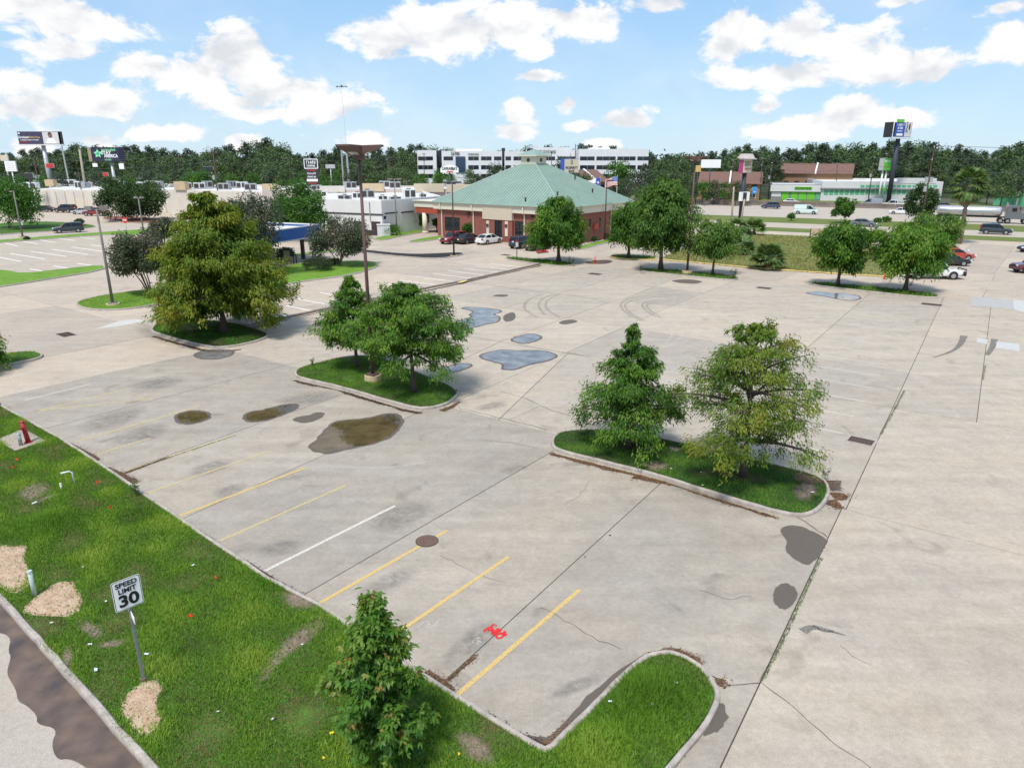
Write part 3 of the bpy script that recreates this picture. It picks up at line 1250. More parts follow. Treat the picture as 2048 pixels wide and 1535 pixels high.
i1, p1_ = island(I1, seed=11, dens=1500, h=.075, w=.016, holes=bare1)
for z_ in bare1:
    soft_patch('bare_patch', z_, .112, 'bare_fade', i1)
bare2 = [roughen(smooth_loop([G(*q, .1)[:2] for q in z_], 2), .1, 5) for z_ in ([(680, 755), (700, 748), (712, 758), (690, 766)], [(860, 785), (890, 780), (900, 795), (875, 800)])]
i2, p2_ = island(I2, seed=12, holes=bare2, dens=900, h=.10, w=.02, bm='grass_mid', gm='turf')
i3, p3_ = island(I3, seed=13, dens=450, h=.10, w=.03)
i4, p4_ = island(I4, seed=14, dens=160, h=.07, w=.04, gm='turf_bright', bm='grass_lawn')
i5, p5_ = island(I5, seed=15, dens=200, h=.09, w=.03, gm='turf', bm='grass_lawn')
i6, p6_ = island(I6, seed=16, dens=0, gm='turf_bright')
i7, p7_ = island(I7, seed=17, dens=60, h=.25, w=.06, gm='turf', bm='grass_mid')
i8, p8_ = island(I8, seed=18, dens=60, h=.28, w=.06, gm='turf', bm='grass_mid')
i9, p9_ = island(I9, seed=19, dens=70, h=.28, w=.06, gm='turf', bm='grass_mid')
i10, p10_ = island([(1216, 514), (1230, 510), (1300, 513), (1318, 518), (1300, 521), (1235, 518)], seed=20, dens=50, h=.2, w=.06, gm='turf', bm='grass_mid', cm='curb_yellow')
i11, p11_ = island([(700, 502), (720, 499), (800, 508), (850, 509), (922, 505), (929, 509), (915, 513), (872, 519), (800, 514), (735, 507)], dens=0, gm='mulch_black')
i12, p12_ = island([(815, 484), (830, 480), (880, 472), (890, 474), (886, 478), (826, 486)], dens=0, gm='turf_bright')

# long curb between the two car parks
cs = resample([G(492, 655), G(644, 621.5), G(870, 574.5), G(931, 563), G(1083, 529)], 1.0)
cso = curb(cs, .3, .16, False, 'curb_dirty', None, 'lot_divider_curb')
cso['kind'] = 'structure'
ground_sheet('curb_gap', [(914, 568.5), (918, 566), (932, 562.5), (935, 564), (925, 568)], .165, 'curb_yellow', cso)

# lawns and roads at the left
L1 = [(-260, 560), (-120, 530), (0, 541), (15, 541), (47, 548), (120, 540), (206, 530), (214, 540), (82, 562), (0, 575), (-260, 612)]
ll, _ = island(L1, dens=0, gm='turf_bright', it=1, name='lawn_strip')
L2 = [(-200, 497), (0, 481), (150, 469), (290, 459), (330, 457), (334, 463), (292, 470), (245, 472), (230, 469), (100, 478), (0, 486), (-200, 503)]
island(L2, dens=0, gm='turf_bright', it=1, name='lawn_strip')
L3 = [(-200, 470), (0, 447), (75, 443), (150, 446), (188, 451), (193, 454), (165, 458), (110, 463), (0, 469), (-200, 485)]
island(L3, dens=0, gm='turf', it=1, name='lawn_strip')
L4 = [(196, 436), (250, 432), (320, 438), (325, 442), (294, 448), (230, 444)]
island(L4, dens=0, gm='mulch_red', it=1, name='mulch_bed')
ground_sheet('side_road', [(-260, 489), (0, 470), (165, 458.5), (194, 453), (420, 440), (420, 452), (330, 457), (290, 460), (0, 481), (-260, 500)], .009, 'road_concrete')
ground_sheet('car_park', [(-260, 505), (0, 486), (230, 469), (250, 473), (440, 462), (440, 512), (206, 531), (47, 548), (0, 541), (-260, 560)], .009, 'concrete')
island([(742, 479), (770, 472), (800, 464), (856, 458), (860, 462), (806, 472), (765, 482)], dens=0, gm='turf_bright', it=1, name='lawn_strip')
island([(1150, 497), (1175, 489), (1228, 476), (1240, 477), (1232, 481), (1185, 494), (1160, 500)], dens=0, gm='turf_bright', it=1, name='lawn_strip')
island([(480, 528), (560, 512), (640, 503), (700, 498), (706, 501), (640, 507), (560, 518), (485, 534)], dens=0, gm='turf_bright', it=1, name='lawn_strip')

# vacant lot
VAC = [(1318, 519), (1343, 522), (1508, 537), (1618, 545), (1692, 550), (1785, 555), (1800, 546), (1775, 520), (1752, 497), (1700, 478), (1612, 473), (1500, 468), (1420, 478), (1372, 495)]
vac = MB().prism([tuple(G(*p)[:2]) for p in VAC], -.05, .06).build('vacant_lot', 'dry_field')
vac['kind'] = 'structure'
curb(resample([G(*p) for p in VAC[:6]], 1.2), .25, .14, False, 'curb_yellow', vac)
grass('grass', [G(*p)[:2] for p in VAC], 46, .2, .09, 'grass_dry', vac, .05, seed=31, clump=.35, lean=1.3)

# frontage road, verges, freeway
def strip(name, edge0, edge1, z, m, x0=1080, x1=2700):
    def pt(e, x):
        (xa, ya), (xb, yb) = e
        return G(x, ya + (yb - ya) * (x - xa) / (xb - xa))[:2]
    # straight parallel strips, running far out both ways
    dref = G(2000, 455)[:2] - G(1500, 437)[:2]
    dref /= np.linalg.norm(dref)

    def line(e):
        p = pt(e, 1750)
        return p - dref * 420, p + dref * 240
    a0, a1 = line(edge0)
    b0, b1 = line(edge1)
    o = MB().sheet([tuple(a0), tuple(a1), tuple(b1), tuple(b0)], z).build(name, m)
    o['kind'] = 'structure'
    return o


E0, E1, E2, E3, E4, E5 = ((1500, 459), (2000, 482)), ((1500, 452.5), (2000, 473)), ((1500, 444), (2000, 461)), ((1500, 432), (2000, 450)), ((1500, 410), (2000, 423)), ((1500, 402), (2000, 413))
strip('grass_verge', E0, E1, -.03, 'verge')
strip('frontage_road', E1, E2, -.02, 'road_concrete')
strip('grass_median', E2, E3, -.03, 'verge')
strip('freeway', E3, E4, -.02, 'road_concrete')
strip('far_frontage_road', E4, E5, -.025, 'road_concrete')
strip('far_verge', E5, ((1500, 398), (2000, 407)), -.03, 'verge')


def along(e, x):
    (xa, ya), (xb, yb) = e
    return G(x, ya + (yb - ya) * (x - xa) / (xb - xa))


fd = along(E3, 2000) - along(E3, 1500)
FWY = math.atan2(fd[1], fd[0])
# concrete median barrier: Jersey profile
bp0, bp1 = along(E4, 1230), along(E4, 2150)
d = (bp1 - bp0)[:2]
dl = np.linalg.norm(d)
d /= dl
nn = np.array([-d[1], d[0]])
mat('barrier', (.17, .14, .12), .9, var=.35, scale=.5, bump=.2)
br = thing('median_barrier', 'long weathered concrete barrier running along the far side of the freeway', 'barrier', bp0)
k = int(dl / 9)
for i in range(k):
    a, c = d * dl * i / k, d * (dl * (i + 1) / k - .05)
    mb = MB()
    ring = []
    for q in (a, c):
        ring.append([(q[0] + nn[0] * x, q[1] + nn[1] * x, z) for x, z in ((-.3, 0), (-.3, .1), (-.13, .4), (-.09, 1.25), (.09, 1.25), (.13, .4), (.3, .1), (.3, 0))])
    mb.loft(ring)
    mb.build('barrier_segment', 'barrier', br)
# faint lane seams on the freeway
for t in (.25, .5, .75):
    e = tuple((E3[i][0], E3[i][1] * (1 - t) + E4[i][1] * t) for i in (0, 1))
    p, q = along(e, 1250), along(e, 2200)
    u = (q - p) / np.linalg.norm(q - p)
    w = np.array([-u[1], u[0], 0]) * .12
    MB().sheet([tuple((p + w)[:2]), tuple((q + w)[:2]), tuple((q - w)[:2]), tuple((p - w)[:2])], -.012).build('lane_line', 'white_worn', bpy.data.objects['freeway'])


# ------------------------------------------------------------------ markings on the lot
def gline(a, b, w, m, z=.006, name='parking_line', parent=lot):
    a, b = np.array(a[:2], float), np.array(b[:2], float)
    u = (b - a) / np.linalg.norm(b - a)
    v = np.array([-u[1], u[0]]) * w / 2
    return MB().sheet([tuple(a + v), tuple(b + v), tuple(b - v), tuple(a - v)], z).build(name, m, parent)


for (x0, y0, x1, y1, m_) in ((913, 1390, 1160, 1178, 'yellow_line'), (780, 1275, 1017, 1113, 'yellow_line'), (635, 1208, 895, 1060, 'yellow_line'), (530, 1141, 790, 1011, 'white_line'), (440, 1081, 692, 970, 'yellow_worn'), (360, 1031, 610, 935, 'yellow_line'),
                             (288, 988, 537, 902, 'yellow_worn'), (252, 942, 468, 870, 'yellow_worn'), (195, 907, 300, 876, 'yellow_worn'), (150, 884, 400, 812, 'yellow_worn'), (66, 822, 305, 797, 'yellow_worn'), (66, 823, 260, 777, 'yellow_worn'), (50, 800, 180, 768, 'white_worn'), (20, 754, 90, 737, 'white_worn')):
    gline(G(x0, y0), G(x1, y1), .125, m_)
# white stalls each side of the right-hand joint
for k in range(15):
    a = 17.9 + 2.74 * k
    if a > 60:
        break
    b0 = 4.65 + (a - 19.8) * .0585
    gline(AB(a, b0 - .1), AB(a + .1, b0 - 5.0), .10, 'white_line' if a < 30 else 'white_worn')
    if a > 22:
        gline(AB(a, b0 + .1), AB(a - .1, b0 + 5.0), .10, 'white_worn')
for (x0, y0, x1, y1) in ((980, 527, 1042, 534), (952, 532, 1024, 540), (925, 537, 997, 544.5), (896, 541, 968, 550), (866, 547, 942, 556.5), (833, 553, 913, 564), (800, 560, 878, 570.5), (760, 566, 840, 578), (593, 597, 650, 608), (572, 611, 630, 623), (556, 628, 590, 636), (640, 585, 700, 596), (470, 640, 520, 650)):
    gline(G(x0, y0), G(x1, y1), .15, 'white_paint', z=.008)
for (x0, y0, x1, y1) in ((0, 515, 43, 523), (20, 507, 90, 518), (61, 502.5, 133, 513), (103, 498.5, 176, 509), (143, 494, 217, 504.5), (182, 490, 240, 498), (10, 486.5, 35, 492), (47, 483, 75, 488), (80, 480, 110, 485), (118, 477, 150, 481), (160, 474, 190, 478), (60, 538, 90, 543), (108, 532, 140, 537), (155, 527, 185, 531)):
    gline(G(x0, y0), G(x1, y1), .22, 'white_paint', z=.016)
for (x0, y0, x1, y1) in ((905, 478, 925, 484), (955, 485, 948, 496), (1000, 488, 1020, 497), (1030, 497, 1045, 506), (770, 497, 800, 498), (820, 502, 850, 504)):
    gline(G(x0, y0), G(x1, y1), .11, 'white_line', z=.008)
# painted arrow by the left island
ground_sheet('arrow_marking', [(190, 658), (240, 641), (275, 638), (292, 642), (250, 650)], .007, 'white_worn', lot)
# fresh repair patches
for i, (q, m_) in enumerate((([(1954, 675), (1975, 679), (1974, 688), (1953, 684)], 'repair_concrete'), ([(1990, 682), (2039, 688), (2039, 702), (1991, 696)], 'repair_concrete'), ([(1942, 592), (2024, 600), (2028, 618), (1941, 611)], 'repair_grey'), ([(2026, 599), (2060, 602), (2062, 628), (2028, 619)], 'repair_concrete'), ([(1962, 560), (2035, 566), (2034, 582), (1958, 578)], 'concrete_warm'))):
    ground_sheet('repair_patch', q, .007, m_, lot)


def gcurve(pts, w, m, z=.007, name='tyre_mark', it=2):
    p = smooth_loop([G(*q)[:2] for q in pts], it, False)
    mb = MB()
    L_, R_ = [], []
    for i in range(len(p)):
        t = p[min(i + 1, len(p) - 1)] - p[max(i - 1, 0)]
        t = t / (np.linalg.norm(t) + 1e-9)
        nn = np.array([-t[1], t[0]]) * (w if not callable(w) else w(i / (len(p) - 1))) / 2
        L_.append(p[i] + nn)
        R_.append(p[i] - nn)
    vs = [(q[0], q[1], z) for q in L_] + [(q[0], q[1], z) for q in R_]
    n = len(p)
    mb.add(vs, [(i, i + 1, n + i + 1, n + i) for i in range(n - 1)])
    return mb.build(name, m, lot)


# doughnut tyre marks
for pts in ([(1370, 589), (1310, 590), (1262, 595), (1243, 604), (1240, 614), (1258, 630), (1285, 642)], [(1370, 592), (1315, 593), (1268, 599), (1250, 607), (1250, 615), (1264, 629), (1290, 641)],
            [(1345, 599), (1310, 600), (1290, 604), (1283, 610), (1290, 620), (1312, 634)], [(1345, 602), (1312, 603), (1298, 607), (1292, 611), (1300, 621), (1322, 635)],
            [(1085, 588), (1057, 598), (1047, 611), (1052, 622), (1075, 635)], [(1120, 588), (1098, 597), (1090, 607), (1094, 620), (1118, 634)], [(1105, 589), (1082, 598), (1075, 612), (1090, 630)]):
    gcurve(pts, .22, 'tyre_rubber')
for pts in ([(1315, 635), (1350, 645), (1368, 660), (1360, 680), (1320, 700), (1270, 712)], [(1300, 637), (1335, 650), (1348, 668), (1330, 688)], [(640, 1000 - 70), (760, 938), (850, 925)], [(1010, 640), (1090, 655), (1200, 650)]):
    gcurve(pts, .22, 'scrub_mark', .0075)
gcurve([(1928, 671), (1922, 688), (1905, 703), (1866, 715)], lambda t: .42 * (1 - t) + .08, 'tyre_rubber_dark')
gcurve([(1989, 678), (1985, 694), (1974, 710)], lambda t: .42 * (1 - .4 * t), 'tyre_rubber_dark')
gcurve([(1605, 1262), (1625, 1252), (1650, 1258), (1690, 1270)], lambda t: .25 * (1 - t) + .04, 'tyre_rubber_dark', name='scorch_mark')
gcurve([(1625, 1250), (1645, 1262), (1668, 1262)], .09, 'tyre_rubber_dark', name='scorch_mark')

# hairline cracks that wander across the slabs
mat_plain('crack_dark', (.07, .06, .05), .95)


def crack(pts, w=.022, seed=0):
    rr = random.Random(seed)
    p = resample([G(*q)[:2] for q in pts], .25)
    p = [q + np.array([rr.uniform(-.05, .05), rr.uniform(-.05, .05)]) for q in p]
    mb = MB()
    n = len(p)
    vs = []
    for s in (1, -1):
        for i in range(n):
            t = p[min(i + 1, n - 1)] - p[max(i - 1, 0)]
            t = t / (np.linalg.norm(t) + 1e-9)
            ww = w * rr.uniform(.3, 1.0) * (1 if s > 0 else .6)
            q = p[i] + s * np.array([-t[1], t[0]]) * ww / 2
            vs.append((q[0], q[1], .0065))
    mb.add(vs, [(i, i + 1, n + i + 1, n + i) for i in range(n - 1)])
    return mb.build('crack', 'crack_dark', lot)


crack([(1000, 782), (1050, 796), (1080, 810), (1110, 822), (1142, 832)], .05, 1)
crack([(915, 815), (960, 826), (1020, 840), (1060, 850), (1092, 860)], .055, 2)
crack([(965, 880), (1020, 885), (1075, 896)], .03, 3)
crack([(1078, 812), (1045, 828), (1020, 838)], .03, 4)
crack([(1080, 1215), (1130, 1240), (1170, 1265), (1200, 1280), (1240, 1296)], .028, 5)
crack([(1520, 1365), (1560, 1390), (1600, 1425), (1660, 1480), (1740, 1535)], .03, 6)
crack([(1590, 1032), (1620, 1048), (1657, 1074)], .07, 7)
crack([(1420, 1350), (1460, 1368), (1520, 1365)], .07, 8)
crack([(1130, 1010), (1160, 990), (1180, 960)], .02, 9)
crack([(880, 1110), (960, 1150), (1010, 1165)], .018, 10)
crack([(1400, 1180), (1460, 1200), (1500, 1190)], .02, 11)
crack([(1680, 1290), (1720, 1320), (1740, 1330)], .02, 12)
crack([(880, 800), (1000, 770)], .03, 13)
crack([(930, 672), (1000, 683), (1080, 697), (1180, 714)], .06, 14)
crack([(930, 563), (1015, 576), (1130, 590), (1220, 601)], .09, 15)

# puddles and damp patches
PUD = [([(622, 893), (640, 878), (655, 858), (668, 845), (700, 840), (735, 838), (770, 828), (795, 829), (804, 842), (797, 852), (787, 864), (775, 876), (740, 888), (700, 894), (660, 906), (633, 902)], 'puddle_brown', 'large brown puddle spread over a joint in front of the middle tree island'),
       ([(353, 833), (365, 825), (390, 821), (415, 826), (418, 835), (400, 843), (375, 848), (357, 842)], 'puddle_brown', 'small oval brown puddle, leftmost in the left stalls'),
       ([(491, 832), (500, 824), (530, 820), (560, 812), (588, 807), (594, 813), (580, 822), (550, 834), (520, 842), (494, 842)], 'puddle_brown', 'long narrow brown puddle between the oval puddle and the middle island'),
       ([(389, 708), (405, 702), (430, 699), (460, 700), (466, 707), (452, 714), (430, 718), (400, 717)], 'puddle_grey', 'blue reflecting puddle at the curb of the yellow cypress island'),
       ([(923, 616), (939, 613), (1001, 619), (998, 626), (982, 627), (1001, 635), (993, 645), (964, 649), (948, 655), (915, 659), (900, 650), (931, 638), (948, 634), (939, 629), (952, 623), (931, 618)], 'puddle_grey', 'pale ragged puddle right behind the wide tree of the middle island'),
       ([(1020, 680), (1036, 673), (1062, 666), (1086, 674), (1067, 683), (1046, 688)], 'puddle_grey', 'small grey puddle beside the crossing joints in mid lot'),
       ([(960, 710), (985, 704), (1005, 699), (1030, 702), (1080, 700), (1119, 711), (1095, 721), (1050, 730), (1030, 739), (1004, 739), (1012, 728), (985, 722), (968, 718)], 'puddle_grey', 'big dark grey puddle with notched outline in mid lot'),
       ([(882, 738), (915, 727), (946, 728), (930, 738), (900, 745)], 'puddle_grey', 'slim grey puddle at the right foot of the wide island tree'),
       ([(1610, 585), (1640, 583), (1665, 587), (1690, 586), (1721, 592), (1716, 600), (1690, 601), (1655, 593), (1630, 590)], 'puddle_grey', 'thin bright puddle in front of the far right island')]
for pts, m_, lab in PUD:
    loop = roughen(smooth_loop([G(*p)[:2] for p in pts], 2), .06, len(lab))
    rim = roughen(offset_loop(smooth_loop([G(*p)[:2] for p in pts], 2), -.16), .06, len(lab))
    o = MB().sheet([tuple(p) for p in loop], .012).build('puddle', m_)
    tag(o, lab, None, None, 'structure')
    MB().sheet([tuple(p) for p in rim], .008).build('damp_rim', 'damp_concrete', o)
for pts in ([(583, 838), (600, 832), (620, 830), (630, 824), (648, 824), (650, 830), (635, 840), (610, 847), (590, 843)], [(1116, 643), (1140, 638), (1160, 642), (1140, 648), (1122, 649)],
            [(1552, 1053), (1590, 1049), (1625, 1060), (1656, 1078), (1645, 1105), (1622, 1131), (1595, 1125), (1570, 1100), (1576, 1080)], [(1547, 1180), (1560, 1165), (1580, 1167), (1599, 1184), (1590, 1206), (1565, 1222), (1547, 1208)],
            [(1430, 1407), (1445, 1404), (1456, 1425), (1451, 1450), (1425, 1469), (1400, 1469)], [(1340, 560), (1380, 558), (1410, 563), (1390, 568), (1350, 565)], [(980, 592), (1000, 588), (1020, 590), (1010, 594)], [(1005, 630), (1030, 622), (1032, 640), (1008, 645)],
            [(1020, 1456), (1060, 1475), (1092, 1475), (1112, 1462), (1152, 1418), (1172, 1395), (1225, 1348), (1258, 1325), (1300, 1303), (1350, 1304), (1310, 1320), (1262, 1345), (1180, 1430), (1095, 1505), (1060, 1492)]):
    loop = roughen(smooth_loop([G(*p)[:2] for p in pts], 2), .05, pts[0][0])
    MB().sheet([tuple(p) for p in loop], .0085).build('damp_patch', 'damp_concrete', lot)
for pts in ([(740, 1045), (770, 1010), (830, 998), (870, 1010), (850, 1035), (800, 1060), (750, 1062)], [(205, 890), (260, 860), (330, 842), (330, 870), (260, 890)], [(150, 850), (230, 820), (300, 812), (250, 850), (190, 865)], [(420, 985), (470, 965), (500, 970), (450, 1000)],
            [(370, 940), (440, 915), (470, 925), (410, 955)], [(500, 1100), (580, 1075), (620, 1085), (540, 1120)], [(540, 800), (640, 780), (690, 795), (600, 815)], [(280, 640), (330, 665), (400, 690), (330, 690), (270, 665)], [(940, 815), (1000, 800), (1020, 810), (970, 822)], [(250, 770), (330, 750), (380, 760), (290, 790)],
            [(860, 1330), (960, 1240), (1010, 1250), (920, 1340)], [(1090, 1395), (1140, 1360), (1200, 1345), (1200, 1365), (1130, 1395)], [(700, 1190), (800, 1130), (850, 1140), (760, 1200)], [(1330, 950), (1450, 985), (1540, 1015), (1480, 1020), (1340, 980)]):
    loop = smooth_loop([G(*p)[:2] for p in pts], 2)
    soft_patch('oil_smudge', loop, .0055, 'oil_smudge', lot)

# dead leaves washed against the curbs and into joints
def pxl(*pp):
    return [G(*p) for p in pp]


LIT = []
for pth, w_, dn, mm_, sz, sd in ((pxl((1106, 905), (1112, 908), (1200, 930), (1309, 957), (1430, 996), (1560, 1036)), .24, 900, 'dead_leaf', .06, -1), (pxl((1270, 950), (1309, 960), (1350, 970)), .42, 900, 'dead_leaf', .06, -1),
                                 (pxl((1658, 985), (1672, 1000), (1690, 1018)), .55, 900, 'dead_leaf', .06, -1), (pxl((1600, 950), (1640, 965), (1655, 985)), .7, 160, 'dead_leaf', .06, -1),
                                 (pxl((590, 760), (622, 768), (686, 782), (805, 818), (845, 825)), .24, 700, 'dead_leaf_dark', .06, -1), (pxl((878, 820), (900, 812), (918, 802)), .45, 700, 'dead_leaf', .06, -1),
                                 (pxl((310, 672), (359, 686), (404, 698), (437, 703), (482, 698)), .28, 320, 'dead_leaf_dark', .08, -1), (pxl((492, 658), (640, 624), (870, 577), (1080, 531)), .3, 120, 'dead_leaf_dark', .10, -1),
                                 (pxl((-40, 790), (0, 812), (40, 842), (90, 880), (150, 908), (230, 950), (300, 1000), (380, 1052), (470, 1114), (635, 1209), (700, 1255), (800, 1324), (895, 1385)), .17, 700, 'dead_leaf_dark', .05, 1),
                                 (pxl((90, 876), (125, 890), (160, 910), (190, 925)), .30, 500, 'dead_leaf', .05, 1), (pxl((225, 951), (250, 944), (300, 926), (335, 913)), .2, 800, 'dead_leaf', .05, -1), (pxl((205, 938), (232, 950), (262, 970)), .3, 800, 'dead_leaf', .05, 1),
                                 (pxl((880, 1365), (905, 1350), (930, 1325), (952, 1306)), .14, 1300, 'dead_leaf', .045, -1), (pxl((845, 1348), (880, 1372), (905, 1392)), .24, 1100, 'dead_leaf', .045, 1),
                                 (pxl((1094, 1503), (1180, 1424), (1262, 1339), (1300, 1308), (1350, 1303), (1400, 1333)), .25, 1400, 'dead_leaf', .045, 1), (pxl((960, 1428), (1010, 1460), (1050, 1486), (1092, 1500)), .2, 1200, 'dead_leaf_dark', .045, 1),
                                 (pxl((1425, 1366), (1455, 1378)), .3, 700, 'dead_leaf', .05, 1), (pxl((1386, 1485), (1345, 1540), (1310, 1580)), .35, 1100, 'dead_leaf', .045, 1)):
    LIT += [litter('leaf_litter', pth, w_, dn, mm_, .0075 if dn != 160 else .125, lot, sz, len(LIT), sd)]
# moss and weeds in the joints
for pth, w_, dn in ((pxl((1520, 1362), (1560, 1290), (1600, 1200), (1640, 1115)), .10, 900), (pxl((250, 944), (380, 900), (470, 870)), .09, 900), (pxl((1760, 868), (1790, 815), (1808, 780)), .12, 380), (pxl((1965, 760), (1970, 730)), .1, 200), (pxl((900, 1355), (950, 1308)), .06, 900)):
    p = [q[:2] for q in pth]
    n_ = resample(p, .05)
    loop = n_ + [q + np.array([w_, 0]) for q in n_[::-1]]
    MB().add([(q[0] - .04, q[1], .006) for q in n_] + [(q[0] + w_ * .9 * (.45 + .55 * abs(math.sin(i_ * .23) * math.sin(i_ * .071 + 1))), q[1], .006) for i_, q in enumerate(n_)], [(i_, i_ + 1, len(n_) + i_ + 1, len(n_) + i_) for i_ in range(len(n_) - 1)]).build('joint_moss', 'moss_stain', lot)
    grass('joint_weeds', loop, dn * .8, .05, .022, 'grass_shade', lot, 0.0, seed=len(p) + int(dn), tone=(.1, 1))

# sprayed survey marks
for t, px, sz in (('epe', (979, 1255), .30), ('ele', (991, 1261.5), .27), ('CIr', (1003, 1269), .27)):
    o = text(lot, t, G(*px, .0085), sz, 'red_spray', rz=0, bold=.016, name='survey_mark')
    o.rotation_euler = (-math.pi / 2, 0, math.radians(47))
for t, px, sz in (('SP', (956, 1282), .30),):
    o = text(lot, t, G(*px, .0085), sz, 'white_spray', rz=0, bold=.006, name='chalk_mark')
    o.rotation_euler = (-math.pi / 2, 0, math.radians(47))
gcurve([(835, 1255), (850, 1240), (862, 1246), (850, 1256), (868, 1252), (880, 1238)], .05, 'white_spray', .0082, 'chalk_mark')

# ------------------------------------------------------------------ trees
mat('bark_grey', (.10, .075, .065), .9, var=.4, scale=8, bump=.6, streak=(1, 1, .25))
mat('bark_brown', (.12, .085, .06), .9, var=.4, scale=6, bump=.6, streak=(1, 1, .25))
mat('bark_pale', (.26, .2, .16), .85, var=.3, scale=6, bump=.4, streak=(1, 1, .3))
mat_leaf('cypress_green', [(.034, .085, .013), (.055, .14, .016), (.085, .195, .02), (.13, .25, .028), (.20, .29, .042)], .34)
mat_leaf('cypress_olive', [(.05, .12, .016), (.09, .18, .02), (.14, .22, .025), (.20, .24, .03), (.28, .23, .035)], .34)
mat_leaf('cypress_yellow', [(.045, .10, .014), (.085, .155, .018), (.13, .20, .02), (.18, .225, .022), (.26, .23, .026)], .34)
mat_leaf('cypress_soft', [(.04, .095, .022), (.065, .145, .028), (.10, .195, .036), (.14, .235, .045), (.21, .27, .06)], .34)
mat_leaf('myrtle_dark', [(.04, .065, .035), (.06, .09, .05), (.085, .115, .06), (.11, .095, .075), (.14, .145, .085)], .2)
mat_leaf('oak_green', [(.024, .05, .018), (.042, .08, .026), (.062, .11, .032), (.095, .145, .045)], .2)
mat_leaf('round_green', [(.035, .09, .018), (.055, .14, .022), (.08, .19, .028), (.12, .24, .04)], .28)
mat_leaf('hedge_green', [(.025, .045, .018), (.045, .075, .03), (.07, .10, .045)], .2)
mat_leaf('sweetgum', [(.03, .09, .016), (.055, .15, .022), (.10, .22, .03), (.17, .28, .05), (.36, .20, .07)], .38, .42)
mat_leaf('palm_leaf', [(.05, .11, .03), (.09, .17, .045), (.15, .22, .065), (.30, .27, .13)], .25, .45)
mat_leaf('palm_dead', [(.20, .15, .09), (.30, .23, .14), (.36, .29, .19)], .1, .8)
mat_leaf('wood_dark', [(.04, .062, .04), (.055, .085, .048), (.078, .11, .058), (.11, .14, .07)], .15)
mat_leaf('wood_mid', [(.05, .085, .036), (.07, .12, .044), (.10, .155, .056), (.14, .19, .07)], .15)


def fan(rng, n, axis_out, up):
    pass


def cypress_mesh(seed, h, r, tr, first=.2, nb=46, lpc=26, leaf=.17, droop=.35, gap=.0, flat=.12, top=.75, lean=(0, 0), low=1.0, tint=(.2, .75), tip=0.0, asc=.35, cl=1.0, widest=.28):
    """bald cypress: tapering trunk, whorled limbs carrying flat drooping sprays"""
    rng = np.random.default_rng(seed)
    wood = MB()
    tp = []
    for i in range(9):
        t = i / 8
        tp.append(np.array([lean[0] * t + .04 * h * .3 * math.sin(3 * t + seed), lean[1] * t + .012 * h * math.cos(4 * t + seed * 2), h * t * .985]))
    rads = [tr * (1.55 if i == 0 else 1.0) * (1 - .93 * (i / 8) ** .9) + .008 for i in range(9)]
    wood.tube(tp, rads, 9)

    def trunk(t):
        x = min(max(t, 0), .999) * 8
        i = int(x)
        return tp[i] + (tp[i + 1] - tp[i]) * (x - i)
    P, D, Nn, Ln, Wd, T = [], [], [], [], [], []
    az = rng.uniform(0, 6.28)
    for i in range(nb):
        t = first + (1 - first) * (i + rng.uniform(-.4, .4)) / nb
        t = min(max(t, first), .985)
        az += 2.39996 + rng.normal(0, .35)
        u = (t - first) / (1 - first)
        if u < widest:
            shape = low + (1 - low) * u / widest
        else:
            shape = (1 - (u - widest) / (1 - widest)) ** top
        L_ = r * max(.06, shape) * rng.uniform(.72, 1.12)
        if rng.random() < gap:
            L_ *= .35
        e = asc * (.35 + 1.5 * u) + rng.normal(0, .10)
        s = np.linspace(0, 1, 6)
        o = trunk(t)
        dirx, diry = math.cos(az), math.sin(az)
        bend = rng.normal(0, .12)
        pts = []
        for q in s:
            rr = L_ * q
            a2 = bend * q
            pts.append(o + np.array([rr * (dirx * math.cos(a2) - diry * math.sin(a2)), rr * (dirx * math.sin(a2) + diry * math.cos(a2)), L_ * (math.tan(e) * q - droop * q ** 2)]))
        br = max(.012, .028 * L_)
        wood.tube(pts, [br * (1 - .85 * q) + .004 for q in s], 5, False)
        nc = max(3, int(cl * (3.5 + 6.2 * L_)))
        side = np.array([-diry, dirx, 0])
        out = np.array([dirx, diry, 0])
        tb = rng.uniform(*tint)
        for c in range(nc):
            q = rng.uniform(.16, 1.02) ** .75
            x = min(q, .999) * 5
            k = int(x)
            base = pts[k] + (pts[k + 1] - pts[k]) * (x - k)
            w_ = .36 * L_ * (1.02 - .50 * q) + .08
            sd = rng.uniform(-1, 1)
            cen = base + side * sd * w_ - np.array([0, 0, 1]) * (abs(sd) * w_ * .22) + rng.normal(0, 1, 3) * np.array([.04, .04, .07 * L_])
            if L_ > .7 and abs(sd) > .35 and rng.random() < .5:
                wood.tube([base, cen], [.010, .004], 4, False)
            m_ = max(4, int(lpc * rng.uniform(.6, 1.3)))
            spread = np.array([.14, .14, flat]) * (.30 + .46 * min(L_, 1.9)) * (leaf / .17) ** .5
            pos = cen + rng.normal(0, 1, (m_, 3)) * spread
            d0 = out * .8 + side * sd * .9 + np.array([0, 0, -.55])
            P.append(pos)
            D.append(d0 + rng.normal(0, .45, (m_, 3)))
            Nn.append(np.array([0, 0, 1.0]) + rng.normal(0, .45, (m_, 3)))
            Ln.append(leaf * rng.uniform(.6, 1.35, m_))
            Wd.append(leaf * rng.uniform(.26, .46, m_))
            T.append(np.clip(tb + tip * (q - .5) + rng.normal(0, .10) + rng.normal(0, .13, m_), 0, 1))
    crown = leaf_mesh('crown', np.concatenate(P), np.concatenate(D), np.concatenate(Nn), np.concatenate(Ln), np.concatenate(Wd), np.concatenate(T), .3)
    return wood.mesh('trunk'), crown


